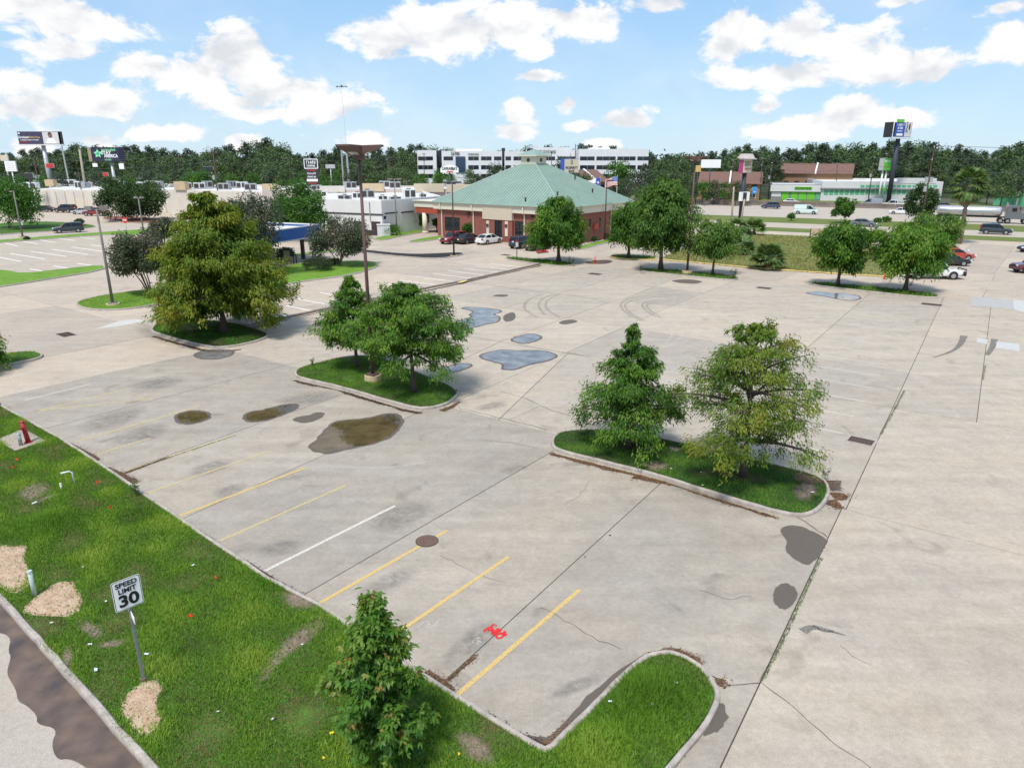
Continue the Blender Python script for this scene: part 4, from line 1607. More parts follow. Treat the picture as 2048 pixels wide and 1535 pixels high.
def clump_mesh(seed, centers, nl, leaf, tint=(.2, .8), wl=.55, shell=.55, flat=1.0, name='crown'):
    """crown of leaf clumps: (x, y, z, radius) each, leaves thickest near each clump's surface"""
    rng = np.random.default_rng(seed)
    P, D, Nn, T = [], [], [], []
    tot = sum(c[3] ** 2 for c in centers)
    for (x, y, z, rad) in centers:
        m_ = max(8, int(nl * rad ** 2 / tot))
        v = rng.normal(0, 1, (m_, 3))
        v /= np.linalg.norm(v, axis=1, keepdims=True)
        rr = rad * (shell + (1 - shell) * rng.random(m_)) * rng.uniform(.8, 1.12, m_)
        p = v * rr[:, None]
        p[:, 2] *= flat
        P.append(p + np.array([x, y, z]))
        D.append(v + rng.normal(0, .7, (m_, 3)))
        Nn.append(v + rng.normal(0, .5, (m_, 3)) + np.array([0, 0, .4]))
        T.append(np.clip(rng.uniform(*tint) + .18 * v[:, 2] * 0 + rng.normal(0, .14, m_), 0, 1))
    P, D, Nn, T = map(np.concatenate, (P, D, Nn, T))
    n = len(P)
    return leaf_mesh(name, P, D, Nn, leaf * rng.uniform(.6, 1.35, n), leaf * wl * rng.uniform(.7, 1.3, n), T, .15)


def dome(seed, r, z0, z1, n, rad, hollow=.35):
    """clump centres filling a rounded crown between heights z0 and z1"""
    rng = np.random.default_rng(seed)
    out = []
    while len(out) < n:
        v = rng.uniform(-1, 1, 3)
        q = math.sqrt(v[0] ** 2 + v[1] ** 2 + max(v[2], -.2) ** 2 * 1.0)
        if q > 1 or v[2] < -.75 or q < hollow:
            continue
        out.append((v[0] * r, v[1] * r, (z0 + z1) / 2 + v[2] * (z1 - z0) / 2, rad * rng.uniform(.65, 1.25)))
    return out


def plant_tree(name, label, cat, foot, wood, crown, bark, leafm, group=None, rz=0.0, scale=1.0):
    t = thing(name, label, cat, foot, rz, group)
    link('trunk', wood, bark, t, True)
    link('crown', crown, leafm, t)
    t.scale = (scale, scale, scale)
    return t


def cyp(label, foot_px, top_y, half_px, seed, leafm='cypress_green', z=.1, name='cypress_tree', bark='bark_grey', tr=None, **kw):
    foot = G(*foot_px, z)
    h = HB(foot_px[0], foot_px[1], top_y, z)
    depth = foot[1] * CP + (CH - h * .45) * SP
    r = half_px / F * depth
    w, c = cypress_mesh(seed, h, r, tr or .028 * h, **kw)
    return plant_tree(name, label, 'tree', foot, w, c, bark, leafm)


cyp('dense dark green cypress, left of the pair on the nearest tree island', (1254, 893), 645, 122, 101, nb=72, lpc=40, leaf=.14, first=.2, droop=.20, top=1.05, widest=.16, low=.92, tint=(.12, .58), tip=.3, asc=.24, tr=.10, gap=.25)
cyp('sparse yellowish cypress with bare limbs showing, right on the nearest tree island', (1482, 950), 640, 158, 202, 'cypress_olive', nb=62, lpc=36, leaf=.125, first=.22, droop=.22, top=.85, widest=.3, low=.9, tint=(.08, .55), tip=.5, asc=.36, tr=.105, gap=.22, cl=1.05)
cyp('small cypress behind the brown lamp pole on the middle island', (712, 733), 548, 78, 303, nb=64, lpc=34, leaf=.17, first=.3, droop=.12, top=1.05, widest=.2, low=1.0, tint=(.2, .7), tip=.3, asc=.22, tr=.11, gap=.15)
cyp('wide spreading cypress at the right end of the middle island', (825, 782), 563, 118, 404, nb=84, lpc=38, leaf=.16, first=.34, droop=.10, top=.75, widest=.34, low=.85, tint=(.15, .65), tip=.35, asc=.24, tr=.13, flat=.09, gap=.2, cl=.85)
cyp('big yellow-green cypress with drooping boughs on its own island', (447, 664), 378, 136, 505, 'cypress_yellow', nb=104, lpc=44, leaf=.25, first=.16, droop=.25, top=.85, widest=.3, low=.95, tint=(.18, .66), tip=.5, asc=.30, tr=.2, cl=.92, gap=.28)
cyp('dark green cypress on the narrow island in front of the bank', (1117, 524), 394, 60, 606, 'cypress_green', nb=80, lpc=30, leaf=.34, first=.29, droop=.12, top=.8, widest=.3, low=.9, tint=(.1, .7), tip=.2, asc=.3, tr=.22, gap=.22, cl=.8, flat=.2)
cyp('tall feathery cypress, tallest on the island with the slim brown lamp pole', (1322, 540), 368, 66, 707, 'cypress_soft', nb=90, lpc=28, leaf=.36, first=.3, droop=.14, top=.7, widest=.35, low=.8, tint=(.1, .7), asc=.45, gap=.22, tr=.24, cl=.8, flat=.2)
cyp('low tree with reddish tinge at the right corner of the bank', (1258, 516), 407, 44, 808, 'cypress_green', nb=70, lpc=20, leaf=.36, first=.32, droop=.12, top=.7, widest=.35, low=.8, tint=(.05, .6), asc=.4, tr=.2, gap=.22, cl=.8, flat=.2)
cyp('small flat-topped bright green cypress beside the slim brown lamp pole', (1426, 549), 455, 46, 909, 'cypress_soft', nb=52, lpc=28, leaf=.30, first=.44, droop=.08, top=.45, widest=.5, low=.8, tint=(.3, .8), asc=.4, tr=.14, gap=.22, cl=.8, flat=.2)
cyp('rounded cypress on the far right island, left of the two', (1676, 571), 452, 54, 111, 'cypress_green', nb=70, lpc=28, leaf=.32, first=.40, droop=.12, top=.6, widest=.45, low=.75, tint=(.05, .6), asc=.35, tr=.17, gap=.22, cl=.75, flat=.2)
cyp('wide bright green cypress on the far right island, right of the two', (1811, 581), 462, 68, 112, 'cypress_green', nb=84, lpc=30, leaf=.30, first=.40, droop=.12, top=.55, widest=.45, low=.85, tint=(.4, .9), asc=.28, tr=.19, gap=.22, cl=.7, flat=.2)
cyp('light airy tree above the parked cars left of the tall palm', (1862, 505), 440, 52, 113, 'cypress_soft', nb=60, lpc=16, leaf=.40, first=.3, droop=.1, top=.6, widest=.4, low=.8, tint=(.3, .85), asc=.4, gap=.2, tr=.15)
cyp('small broadleaf tree at the left frame edge on the curbed island end', (-62, 742), 560, 72, 114, 'cypress_green', nb=60, lpc=22, leaf=.2, first=.1, droop=.25, top=.8, widest=.3, low=1.0, tint=(.3, .85), asc=.3, tr=.08)


def multi_stem(label, foot_px, crown_px, seed, leafm, z=.12, stems=5, nl=9000, leaf=.2, name='crape_myrtle', bark='bark_brown', rad=None, n=26, base=.25, cat='tree'):
    """vase-shaped multi-stemmed tree; crown_px = (x0, x1, y_top, y_bottom)"""
    x0, x1, yt, yb = crown_px
    foot = G(*foot_px, z)
    rng = np.random.default_rng(seed)
    c = VY((x0 + x1) / 2, yb, foot[1])
    top = VY((x0 + x1) / 2, yt, foot[1])[2] - z
    bot = max(.5, c[2] - z)
    r = (x1 - x0) / 2 / F * (foot[1] * CP + (CH - top / 2) * SP)
    dx = VY((x0 + x1) / 2, yt, foot[1])[0] - foot[0]
    cs_ = [(x + dx * .8, y, zz, q) for (x, y, zz, q) in dome(seed, r * .88, bot, top, n, rad or r * .30)]
    wood = MB()
    for k in range(stems):
        t = cs_[int(rng.integers(len(cs_)))] if k else (dx, 0, top * .8, 0)
        a = 6.28 * k / stems + rng.uniform(0, .6)
        m1 = np.array([math.cos(a) * .14 + t[0] * .25, math.sin(a) * .14 + t[1] * .25, bot * .6 + .2])
        wood.tube([(math.cos(a) * .08, math.sin(a) * .08, -.1), m1, (t[0] * .65, t[1] * .65, (bot + t[2]) / 2 + .2), (t[0], t[1], t[2])], [.075, .055, .035, .01], 6, False)
    for t in cs_[:12]:
        wood.tube([(t[0] * .3, t[1] * .3, bot + .1), (t[0] * .9, t[1] * .9, t[2])], [.03, .008], 4, False)
    return plant_tree(name, label, cat, foot, wood.mesh('trunk'), clump_mesh(seed, cs_, nl, leaf), bark, leafm)


multi_stem('dark multi-stemmed crape myrtle at the left of the yellow cypress', (301, 588), (210, 338, 470, 552), 21, 'myrtle_dark', nl=16000, leaf=.22, n=40)
multi_stem('dark purplish crape myrtle behind the yellow cypress beside the blue canopy', (505, 548), (432, 566, 392, 500), 22, 'myrtle_dark', nl=16000, leaf=.24, n=44, stems=6)
multi_stem('dark crape myrtle with fluted trunk in front of the blue canopy', (680, 531), (622, 742, 440, 508), 23, 'myrtle_dark', nl=15000, leaf=.22, n=40)
multi_stem('round bright green shade tree behind the blue canopy', (590, 478), (534, 648, 364, 462), 24, 'round_green', nl=13000, leaf=.38, n=52, name='shade_tree', stems=3)
multi_stem('big dark live oak by the side road, left trunk of the pair', (231, 441), (194, 285, 356, 428), 25, 'oak_green', nl=11000, leaf=.40, n=46, name='live_oak', stems=3)
multi_stem('big dark live oak by the side road, right trunk of the pair', (268, 438), (245, 336, 366, 430), 26, 'oak_green', nl=11000, leaf=.40, n=46, name='live_oak', stems=3)
multi_stem('broad green oak at the left frame edge on the grass', (18, 456), (-48, 70, 366, 442), 27, 'round_green', nl=11000, leaf=.40, n=46, name='live_oak', stems=3)
multi_stem('dark small tree peeping over the left end of the crape myrtle by the lamp pole', (330, 505), (292, 350, 436, 480), 28, 'myrtle_dark', nl=5000, leaf=.28, n=22, name='small_tree', stems=3)
for i, (fx, fy, x0, x1, yt, yb, lab) in enumerate(((790, 459, 777, 803, 424, 448, 'small green ornamental tree at the white wall behind the hedge'), (818, 460, 807, 833, 424, 450, 'small vase-shaped tree at the white wall left of the bank canopy'), (848, 462, 838, 858, 428, 452, 'small dark tree behind the bank canopy column, left of two'), (874, 462, 866, 884, 428, 455, 'small dark tree behind the bank canopy column, right of two'), (936, 476, 926, 946, 447, 464, 'young tree against the brick wall between downspouts'))):
    multi_stem(lab, (fx, fy), (x0, x1, yt, yb), 40 + i, 'round_green', nl=1600, leaf=.30, n=14, stems=4, name='ornamental_tree')


def shrub(label, cx, by, half, hy, seed, leafm='hedge_green', n=22, nl=3000, leaf=.16, name='shrub', z=.1, flat=.9, group=None):
    foot = G(cx, by, z)
    h = HB(cx, by, hy, z)
    r = half / F * (foot[1] * CP + CH * SP)
    rng = np.random.default_rng(seed)
    cs_ = []
    for i in range(n):
        a = rng.uniform(0, 6.28)
        q = math.sqrt(rng.random()) * .75
        cs_.append((math.cos(a) * q * r, math.sin(a) * q * r, h * (.25 + .42 * (1 - q * q) * rng.uniform(.6, 1.1)), min(r, h) * rng.uniform(.30, .42)))
    t = thing(name, label, 'shrub', foot, 0, group)
    wood = MB()
    for c in cs_[:8]:
        wood.tube([(c[0] * .15, c[1] * .15, -.08), (c[0] * .8, c[1] * .8, c[2])], [.03, .008], 4, False)
    link('stem', wood.mesh('stem'), 'bark_brown', t)
    link('foliage', clump_mesh(seed, cs_, nl, leaf, flat=flat), leafm, t)
    return t


shrub('clipped round grey-green shrub on the canopy island lawn', 636, 540, 33, 511, 61, nl=9000, leaf=.10, n=60)
shrub('dark low shrub behind the clipped round shrub on the canopy island', 668, 528, 16, 514, 62, 'myrtle_dark', nl=2500, leaf=.12)
shrub('dark box hedge beside the white utility box', 785, 470, 22, 446, 63, 'round_green', nl=4000, leaf=.16, n=40)
shrub('dark round bush in the mulch bed behind the passing dark car', 161, 450, 11, 436, 64, 'oak_green', nl=1500, leaf=.2)
shrub('low dark shrub at the right brick wall of the bank, nearest the corner tree', 1188, 484, 8, 470, 65, 'oak_green', nl=900, leaf=.18)
shrub('low dark shrub at the right brick wall of the bank, farther along', 1206, 476, 12, 464, 66, 'oak_green', nl=1200, leaf=.18)
shrub('round green bush on the freeway median beyond the vacant lot', 1582, 440, 8, 423, 67, 'round_green', nl=900, leaf=.3)
shrub('larger of two bushes on the median right of the street tree', 1773, 443, 9, 432, 68, 'round_green', nl=700, leaf=.3)
shrub('smaller of two bushes on the median right of the street tree', 1755, 444, 7, 435, 69, 'round_green', nl=600, leaf=.3)
shrub('dark bush under the trees beside the canopy columns', 570, 512, 26, 494, 70, 'oak_green', nl=1500, leaf=.25)
shrub('bluish thistle shrub at the rear of the vacant lot beside the leaning pole', 1491, 476, 12, 455, 71, 'hedge_green', nl=900, leaf=.3)
shrub('tiny weed bush at the base of the left lamp in the grass verge', 54, 479, 6, 473, 72, 'oak_green', nl=400, leaf=.2)


# foreground sweetgum sapling
def sapling():
    foot = G(788, 1526, .1)
    h = HB(788, 1526, 1192, .1)
    rng = np.random.default_rng(77)
    wood = MB()
    lean = np.array([-.30, .15])
    tp = [np.array([lean[0] * t + .03 * math.sin(7 * t), lean[1] * t, h * t - .06]) for t in np.linspace(0, 1, 9)]
    wood.tube(tp, [.035 * (1 - .85 * t) + .004 for t in np.linspace(0, 1, 9)], 8)
    P, D, Nn, T = [], [], [], []
    for i in range(58):
        t = .10 + .88 * (i + rng.random()) / 58
        a = i * 2.4 + rng.normal(0, .4)
        prof = .86 * math.sin(math.pi * min(1, (t + .06) ** .8)) ** .8 + .14
        left = .5 * (1 - math.cos(a - math.pi)) if False else 1.0
        L_ = prof * rng.uniform(.65, 1.1) * (1.12 if math.cos(a) < 0 and t < .75 else .85)
        x = t * 8
        k = min(int(x), 7)
        o = tp[k] + (tp[k + 1] - tp[k]) * (x - k)
        e = .75
        pts = [o + np.array([math.cos(a) * L_ * s, math.sin(a) * L_ * s, L_ * (e * s - .55 * s * s)]) for s in np.linspace(0, 1, 5)]
        wood.tube(pts, [.012 * (1 - .8 * s) + .002 for s in np.linspace(0, 1, 5)], 5, False)
        m_ = int(30 + 76 * L_)
        s = rng.uniform(.2, 1.05, m_)
        xs = np.clip(s, 0, .999) * 4
        ks = xs.astype(int)
        pa = np.array(pts)
        base = pa[ks] + (pa[ks + 1] - pa[ks]) * (xs - ks)[:, None]
        P.append(base + rng.normal(0, .075, (m_, 3)))
        D.append(np.stack([np.full(m_, math.cos(a) * .5 - .35), np.full(m_, math.sin(a) * .5), np.full(m_, -.25)], 1) + rng.normal(0, .5, (m_, 3)))
        Nn.append(rng.normal(0, .6, (m_, 3)) + np.array([0, 0, .8]))
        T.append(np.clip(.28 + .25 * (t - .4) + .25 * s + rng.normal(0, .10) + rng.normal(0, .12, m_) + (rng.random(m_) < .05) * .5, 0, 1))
    P, D, Nn, T = map(np.concatenate, (P, D, Nn, T))
    n = len(P)
    # lobed leaves: three narrow blades from each leaf stalk
    D /= np.linalg.norm(D, axis=1, keepdims=True)
    S = np.cross(D, Nn)
    S /= np.linalg.norm(S, axis=1, keepdims=True)
    PP, DD, NN, TT = [], [], [], []
    for k in (-.95, 0, .95):
        PP.append(P)
        DD.append(D * math.cos(k) + S * math.sin(k))
        NN.append(Nn)
        TT.append(T)
    PP, DD, NN, TT = map(np.concatenate, (PP, DD, NN, TT))
    ln = np.tile(rng.uniform(.09, .165, n), 3)
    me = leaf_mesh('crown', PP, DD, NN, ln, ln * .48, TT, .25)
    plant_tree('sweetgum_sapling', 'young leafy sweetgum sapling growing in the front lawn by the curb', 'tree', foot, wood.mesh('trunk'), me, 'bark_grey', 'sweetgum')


sapling()


# palms
def frond_mesh(seed, stalk, rad, blades=15, spread=2.3, sag=.35):
    rng = np.random.default_rng(seed)
    V, Fc, T = [], [], []

    def q(a, b, c, d, t):
        k = len(V)
        V.extend([a, b, c, d])
        Fc.append((k, k + 1, k + 2, k + 3))
        T.extend([t] * 4)
    q((0, -.02, 0), (0, .02, 0), (stalk, .012, 0), (stalk, -.012, 0), .35)
    for i in range(blades):
        a = (i / (blades - 1) - .5) * spread
        L_ = rad * (1 - .25 * abs(a) / (spread / 2)) * rng.uniform(.9, 1.08)
        w = rad * .075
        c, s = math.cos(a), math.sin(a)
        m_ = L_ * .6
        z1, z2 = -.05 * L_, -sag * L_ * rng.uniform(.6, 1.4)
        t = rng.uniform(.1, .8)
        q((stalk, 0, 0), (stalk + m_ * c - w * s, m_ * s + w * c, z1), (stalk + L_ * c, L_ * s, z2), (stalk + m_ * c + w * s, m_ * s - w * c, z1), t)
    return npmesh('frond', V, Fc, T)


def fan_palm(label, foot_px, h, n, stalk, rad, seed, name='fan_palm', trunk_r=.16, dead=0, z=.06, el=(-.5, 1.3)):
    foot = G(*foot_px, z)
    t = thing(name, label, 'palm', foot)
    rng = np.random.default_rng(seed)
    mb = MB()
    pts = [(.1 * math.sin(i), .05 * math.cos(i * 2), -.1 + (h + .1) * i / 6) for i in range(7)]
    mb.tube(pts, [trunk_r * (1.25 if i == 0 else 1 - .12 * i / 6) for i in range(7)], 9)
    mb.build('trunk', 'bark_pale' if h > 2 else 'bark_brown', t, True)
    protos = [frond_mesh(seed + k, stalk, rad, sag=.25 + .12 * k) for k in range(3)]
    dproto = frond_mesh(seed + 9, stalk * .8, rad * .8, sag=.8)
    for i in range(n + dead):
        isd = i >= n
        e = rng.uniform(*el) if not isd else rng.uniform(-1.35, -.85)
        o = link('frond' if not isd else 'dead_frond', dproto if isd else protos[i % 3], 'palm_dead' if isd else 'palm_leaf', t)
        o.location = (pts[-1][0], pts[-1][1], h - (.35 if isd else 0) + rng.uniform(-.15, .1))
        o.rotation_euler = (rng.uniform(-.3, .3), -e, i * 2.4 + rng.uniform(-.3, .3))
    return t


hp = HB(1918, 486, 372, .06)
fan_palm('tall fan palm with shaggy trunk standing by the frontage road', (1918, 486), hp, 66, 1.5, 1.6, 301, trunk_r=.34, dead=18, el=(-.8, 1.4))
fan_palm('large fan palm clump nearest the vacant lot curb', (1534, 537), .8, 44, 1.0, 1.5, 302, dead=6, trunk_r=.3, el=(.0, 1.45))
fan_palm('fan palm clump between the vacant lot and the flat-topped cypress', (1484, 508), .7, 30, .9, 1.3, 303, dead=8, el=(.0, 1.45), trunk_r=.25)
fan_palm('fan palm at the rear of the vacant lot left of the dark sign pole', (1444, 482), 1.6, 26, 1.0, 1.2, 304, dead=3, el=(-.3, 1.4), trunk_r=.25)
fan_palm('fan palm at the rear of the vacant lot with orange dead fronds', (1472, 483), 1.7, 24, 1.0, 1.2, 305, dead=6, el=(-.3, 1.4), trunk_r=.25)
fan_palm('fan palm in front of the frontage road right of the dark sign pole', (1508, 469), .8, 30, 1.0, 1.4, 306, dead=5, el=(.0, 1.45), trunk_r=.25)
fan_palm('fan palm half hidden between the two far right island trees', (1742, 508), 1.0, 30, 1.1, 1.4, 307, dead=5, el=(-.2, 1.4), trunk_r=.3)


# street trees beyond the frontage road
def small_tree(label, foot_px, crown_px, seed, leafm, name='street_tree', nl=2500, leaf=.45, n=22):
    return multi_stem(label, foot_px, crown_px, seed, leafm, stems=2, nl=nl, leaf=leaf, n=n, name=name, z=-.03)


small_tree('small round street tree alone on the freeway median', (1689, 446), (1667, 1713, 391, 432), 81, 'round_green')
small_tree('dark dense street tree in front of the tall utility pole', (1842, 449), (1816, 1876, 365, 440), 82, 'oak_green', nl=4500, n=36)
small_tree('thin light tree at the right of the dark street tree', (1868, 462), (1852, 1884, 425, 455), 83, 'round_green', nl=600, leaf=.35, n=10) if False else None

# ------------------------------------------------------------------ buildings
mat_brick('bank_brick', (.235, .075, .055), (.28, .095, .07), (.26, .13, .10), 3.2)
mat_brick('apartment_brick', (.26, .15, .075), (.31, .19, .10), (.3, .2, .13), 2.0)
mat('cream_stucco', (.56, .48, .36), .85, var=.07, scale=3)
mat('cream_trim', (.66, .60, .48), .7, var=.06, scale=3)
mat('white_stucco', (.70, .69, .67), .85, var=.07, scale=.9, streak=(1, 1, .3))
mat('warm_white', (.62, .57, .51), .88, var=.12, scale=.5, streak=(1, 1, .35))
mat('tan_stucco', (.56, .43, .28), .88, var=.1, scale=.8)
mat('pinkish_wall', (.50, .43, .39), .88, var=.12, scale=.5)
mat('office_white', (.76, .76, .77), .7, var=.04, scale=.3)
mat('dark_band', (.06, .05, .05), .7, var=.2)
mat('brown_door', (.055, .04, .035), .6, var=.2)
mat('roof_white', (.60, .59, .57), .85, var=.15, scale=.5)
mat('roof_grey', (.36, .35, .34), .9, var=.2, scale=.6)
mat('copper_green', (.24, .33, .275), .45, metal=.1, var=.10, scale=.5, streak=(1, 1, 1))
mat('shingle_brown', (.17, .095, .075), .95, var=.22, scale=1.2, bump=.4)
mat('metal_grey', (.42, .43, .44), .5, metal=.3, var=.15)
mat('metal_white', (.66, .67, .67), .5, var=.1)
mat('storage_white', (.60, .60, .60), .7, var=.06, scale=.4)
mat('storage_grey', (.22, .22, .23), .8, var=.1)
mat('lime_green', (.13, .52, .03), .55, var=.08)
mat('teal_green', (.11, .40, .22), .55, var=.12)
mat('fence_wood', (.32, .22, .15), .9, var=.25, scale=2, streak=(3, 3, .4))
mat('blue_fascia', (.025, .12, .42), .5, var=.12, scale=1)
mat('black_metal', (.018, .018, .02), .5, var=.2)
mat('red_beam', (.36, .075, .04), .8, var=.1)
m_, nt_, N_, L_n, b_n = nodes_of('dark_glass')
b_n.inputs['Base Color'].default_value = (.012, .016, .022, 1)
b_n.inputs['Roughness'].default_value = .08
_nz = N_.new('ShaderNodeTexNoise')
_nz.inputs['Scale'].default_value = .6
_rp = N_.new('ShaderNodeValToRGB')
_rp.color_ramp.elements[0].color = (.008, .010, .014, 1)
_rp.color_ramp.elements[1].color = (.03, .038, .05, 1)
L_n.new(_nz.outputs[0], _rp.inputs[0])
L_n.new(_rp.outputs[0], b_n.inputs['Base Color'])
MATS['dark_glass'] = m_
mat_plain('blue_glass', (.03, .06, .11), .08)

# --- the brick bank
BC = np.array([7.0, 104.0, 0.0])
BV = np.array([math.cos(LOTZ), math.sin(LOTZ), 0])
BU = np.array([-BV[1], BV[0], 0])
bank = thing('bank_building', 'red brick bank with pale green hipped metal roof and cupola', 'building', BC, LOTZ)


def bl(P):
    d = np.array(P, float) - BC
    return np.array([d @ BV, d @ BU, d[2]])


BW, BD, EZ = 20.0, 24.5, 5.45
bw = MB().box((BW / 2, BD / 2, 2.3), (BW, BD, 4.6)).build('wall', 'bank_brick', bank)
fas = MB().box((BW / 2, BD / 2, 4.88), (BW + .9, BD + .9, 1.0)).box((BW / 2, BD / 2, 5.41), (BW + 1.3, BD + 1.3, .10)).build('fascia', 'cream_trim', bank, bevel=.03)
rf = MB()
ox, oy = .75, .75
az_ = 11.45
cx_, cy_ = BW / 2, BD / 2
q = 1.35
e4 = [(-ox, -oy, 5.46), (BW + ox, -oy, 5.46), (BW + ox, BD + oy, 5.46), (-ox, BD + oy, 5.46)]
t4 = [(cx_ - q, cy_ - q, az_), (cx_ + q, cy_ - q, az_), (cx_ + q, cy_ + q, az_), (cx_ - q, cy_ + q, az_)]
rf.add(e4 + t4, [(0, 1, 5, 4), (1, 2, 6, 5), (2, 3, 7, 6), (3, 0, 4, 7), (4, 5, 6, 7), (3, 2, 1, 0)])
roof = rf.build('roof', 'copper_green', bank)
ribs = MB()
for f in range(4):
    a, b, c, d_ = (np.array(x) for x in (e4[f], e4[(f + 1) % 4], t4[(f + 1) % 4], t4[f]))
    L_ = np.linalg.norm(b - a)
    nr = int(L_ / .55)
    tdir = (b - a) / L_
    ca, cd = 0.0, (d_ - a) @ tdir
    cb, cc = L_, (c - a) @ tdir
    hgt = (d_ - a) - tdir * cd
    nrm = np.cross(tdir, hgt)
    nrm /= np.linalg.norm(nrm)
    for k in range(1, nr):
        s = k * L_ / nr
        u = 1.0
        if s < cd:
            u = s / cd
        elif s > cc:
            u = (L_ - s) / (L_ - cc)
        p0 = a + tdir * s
        p1 = p0 + hgt * u
        w = tdir * .03
        up = nrm * .06
        ribs.add([p0 - w, p0 + w, p1 + w, p1 - w, p0 - w + up, p0 + w + up, p1 + w + up, p1 - w + up], [(4, 5, 6, 7), (0, 4, 7, 3), (1, 2, 6, 5), (0, 1, 5, 4), (3, 7, 6, 2)])
rb = ribs.build('standing_seams', 'copper_green', roof)
rb['kind'] = 'stuff'
mat('seam_light', (.30, .40, .34), .5, var=.1)
for f in range(4):
    MB().tube([e4[f], t4[f]], [.11, .09], 6).build('hip_cap', 'seam_light', roof)
cup = MB().box((cx_, cy_, az_ + .55), (2.9, 2.9, 1.2)).build('cupola', 'cream_trim', bank)
MB().box((cx_, cy_, az_ + 1.2), (3.9, 3.9, .16)).build('cupola_cornice', 'cream_trim', cup)
MB().add([(cx_ - 1.95, cy_ - 1.95, az_ + 1.28), (cx_ + 1.95, cy_ - 1.95, az_ + 1.28), (cx_ + 1.95, cy_ + 1.95, az_ + 1.28), (cx_ - 1.95, cy_ + 1.95, az_ + 1.28), (cx_, cy_, az_ + 2.25)], [(0, 1, 4), (1, 2, 4), (2, 3, 4), (3, 0, 4), (3, 2, 1, 0)]).build('cupola_roof', 'copper_green', cup)
for sx, sy in ((-1.47, 0), (0, -1.47)):
    mb = MB()
    mb.tube([(cx_ + sx * 1.0 + (-.04 if sx else 0), cy_ + sy + (-.04 if sy else 0), az_ + .55), (cx_ + sx * 1.0 + (.0 if sx else 0), cy_ + sy, az_ + .55)], .3, 14)
    mb.build('emblem', 'dark_band', cup)
# vent pipes on the roof
for (px, py) in ((1051, 402), (1115, 390), (1185, 384), (1150, 358)):
    d = ray(px, py)
    # meet the roof plane facing the camera side
    best = None
    for f in (0, 3):
        a, b, c = (np.array(BC) + BV * np.array(e4[f])[0] + BU * np.array(e4[f])[1] + np.array([0, 0, e4[f][2]]) for _ in range(1)).__next__(), None, None
    w = lambda p: BC + BV * p[0] + BU * p[1] + np.array([0, 0, p[2]])
    for f in (0, 3):
        a, b, c = w(e4[f]), w(e4[(f + 1) % 4]), w(t4[f])
        n_ = np.cross(b - a, c - a)
        t = ((a - np.array([0, 0, CH])) @ n_) / (d @ n_)
        P = np.array([0, 0, CH]) + d * t
        l = bl(P)
        if 5.3 < l[2] < 11.5 and (best is None or t < best[0]):
            best = (t, l)
    if best is not None:
        l = best[1]
        MB().tube([l - np.array([0, 0, .1]), l + np.array([0, 0, .35])], .1, 8).tube([l + np.array([0, 0, .35]), l + np.array([0, 0, .5])], [.2, .12], 8).build('vent_pipe', 'black_metal', roof)


def face_box(parent, name, face, px, m, proud=.06, thick=.12, frame=None, mull=0, rows=0):
    """box on a bank wall: face 0 = x=0 (front left), face 1 = y=0 (right); px = (x0, y0, x1, y1) in the photo"""
    A = BC
    Bp = BC + (BU * 10 if face == 0 else BV * 10)
    x0, y0, x1, y1 = px
    p = [bl(OW(x, y, A, Bp)) for x, y in ((x0, (y0 + y1) / 2), (x1, (y0 + y1) / 2), ((x0 + x1) / 2, y0), ((x0 + x1) / 2, y1))]
    ax = 1 if face == 0 else 0
    s0, s1 = sorted((p[0][ax], p[1][ax]))
    zt, zb = p[2][2], max(.02, p[3][2])
    c = (s0 + s1) / 2
    sz = s1 - s0
    off = -proud + thick / 2

    def bx(c_, sz_, zc, zh, o_, th):
        return MB().box((o_, c_, zc), (th, sz_, zh)) if face == 0 else MB().box((c_, o_, zc), (sz_, th, zh))
    o = bx(c, sz, (zt + zb) / 2, zt - zb, off, thick).build(name, m, parent)
    if frame:
        for k in range(mull + 2):
            cc = s0 + sz * k / (mull + 1)
            bx(cc, .08, (zt + zb) / 2, zt - zb + .08, -proud - .02, .06).build('mullion', frame, o)
        for k in range(rows + 2):
            zz = zb + (zt - zb) * k / (rows + 1)
            bx(c, sz + .08, zz, .08, -proud - .023, .06).build('rail', frame, o)
    return o, (s0, s1, zb, zt)


face_box(bank, 'window', 0, (891, 435, 919, 460), 'dark_glass', .03, .1, 'black_metal', 3, 2)
face_box(bank, 'window', 0, (1031, 443, 1046, 471), 'dark_glass', .03, .1, 'black_metal', 1, 3)
face_box(bank, 'window', 0, (1062, 444, 1092, 474), 'dark_glass', .03, .1, 'black_metal', 3, 3)
face_box(bank, 'entry_panel', 0, (969, 416, 1028, 439), 'cream_stucco', .55, .7)
_o, (s0, s1, zb, zt) = face_box(bank, 'entry_porch', 0, (969, 439, 1028, 482), 'bank_brick', .45, .6)
face_box(bank, 'pilaster', 0, (977, 441, 982, 469), 'cream_trim', .52, .1)
face_box(bank, 'pilaster', 0, (1014, 442, 1019.5, 472), 'cream_trim', .52, .1)
for px in ((977.5, 447, 981.5, 453), (1014.5, 448, 1019, 454)):
    face_box(bank, 'sconce', 0, px, 'dark_band', .62, .1)
do, _ = face_box(bank, 'door', 0, (994, 441, 1007, 484), 'black_metal', .49, .1, 'black_metal', 1, 1)
face_box(bank, 'window', 1, (1165, 440, 1172, 447), 'dark_glass', .03, .1)
face_box(bank, 'window', 1, (1178, 438, 1182, 452), 'dark_glass', .03, .1)
face_box(bank, 'window', 1, (1198, 436, 1202, 463), 'dark_glass', .03, .1)
face_box(bank, 'window', 1, (1221, 432, 1233, 442), 'dark_glass', .03, .1, 'black_metal', 1, 0)
face_box(bank, 'meter_box', 1, (1186, 447, 1192, 458), 'red_beam', .5, .5)
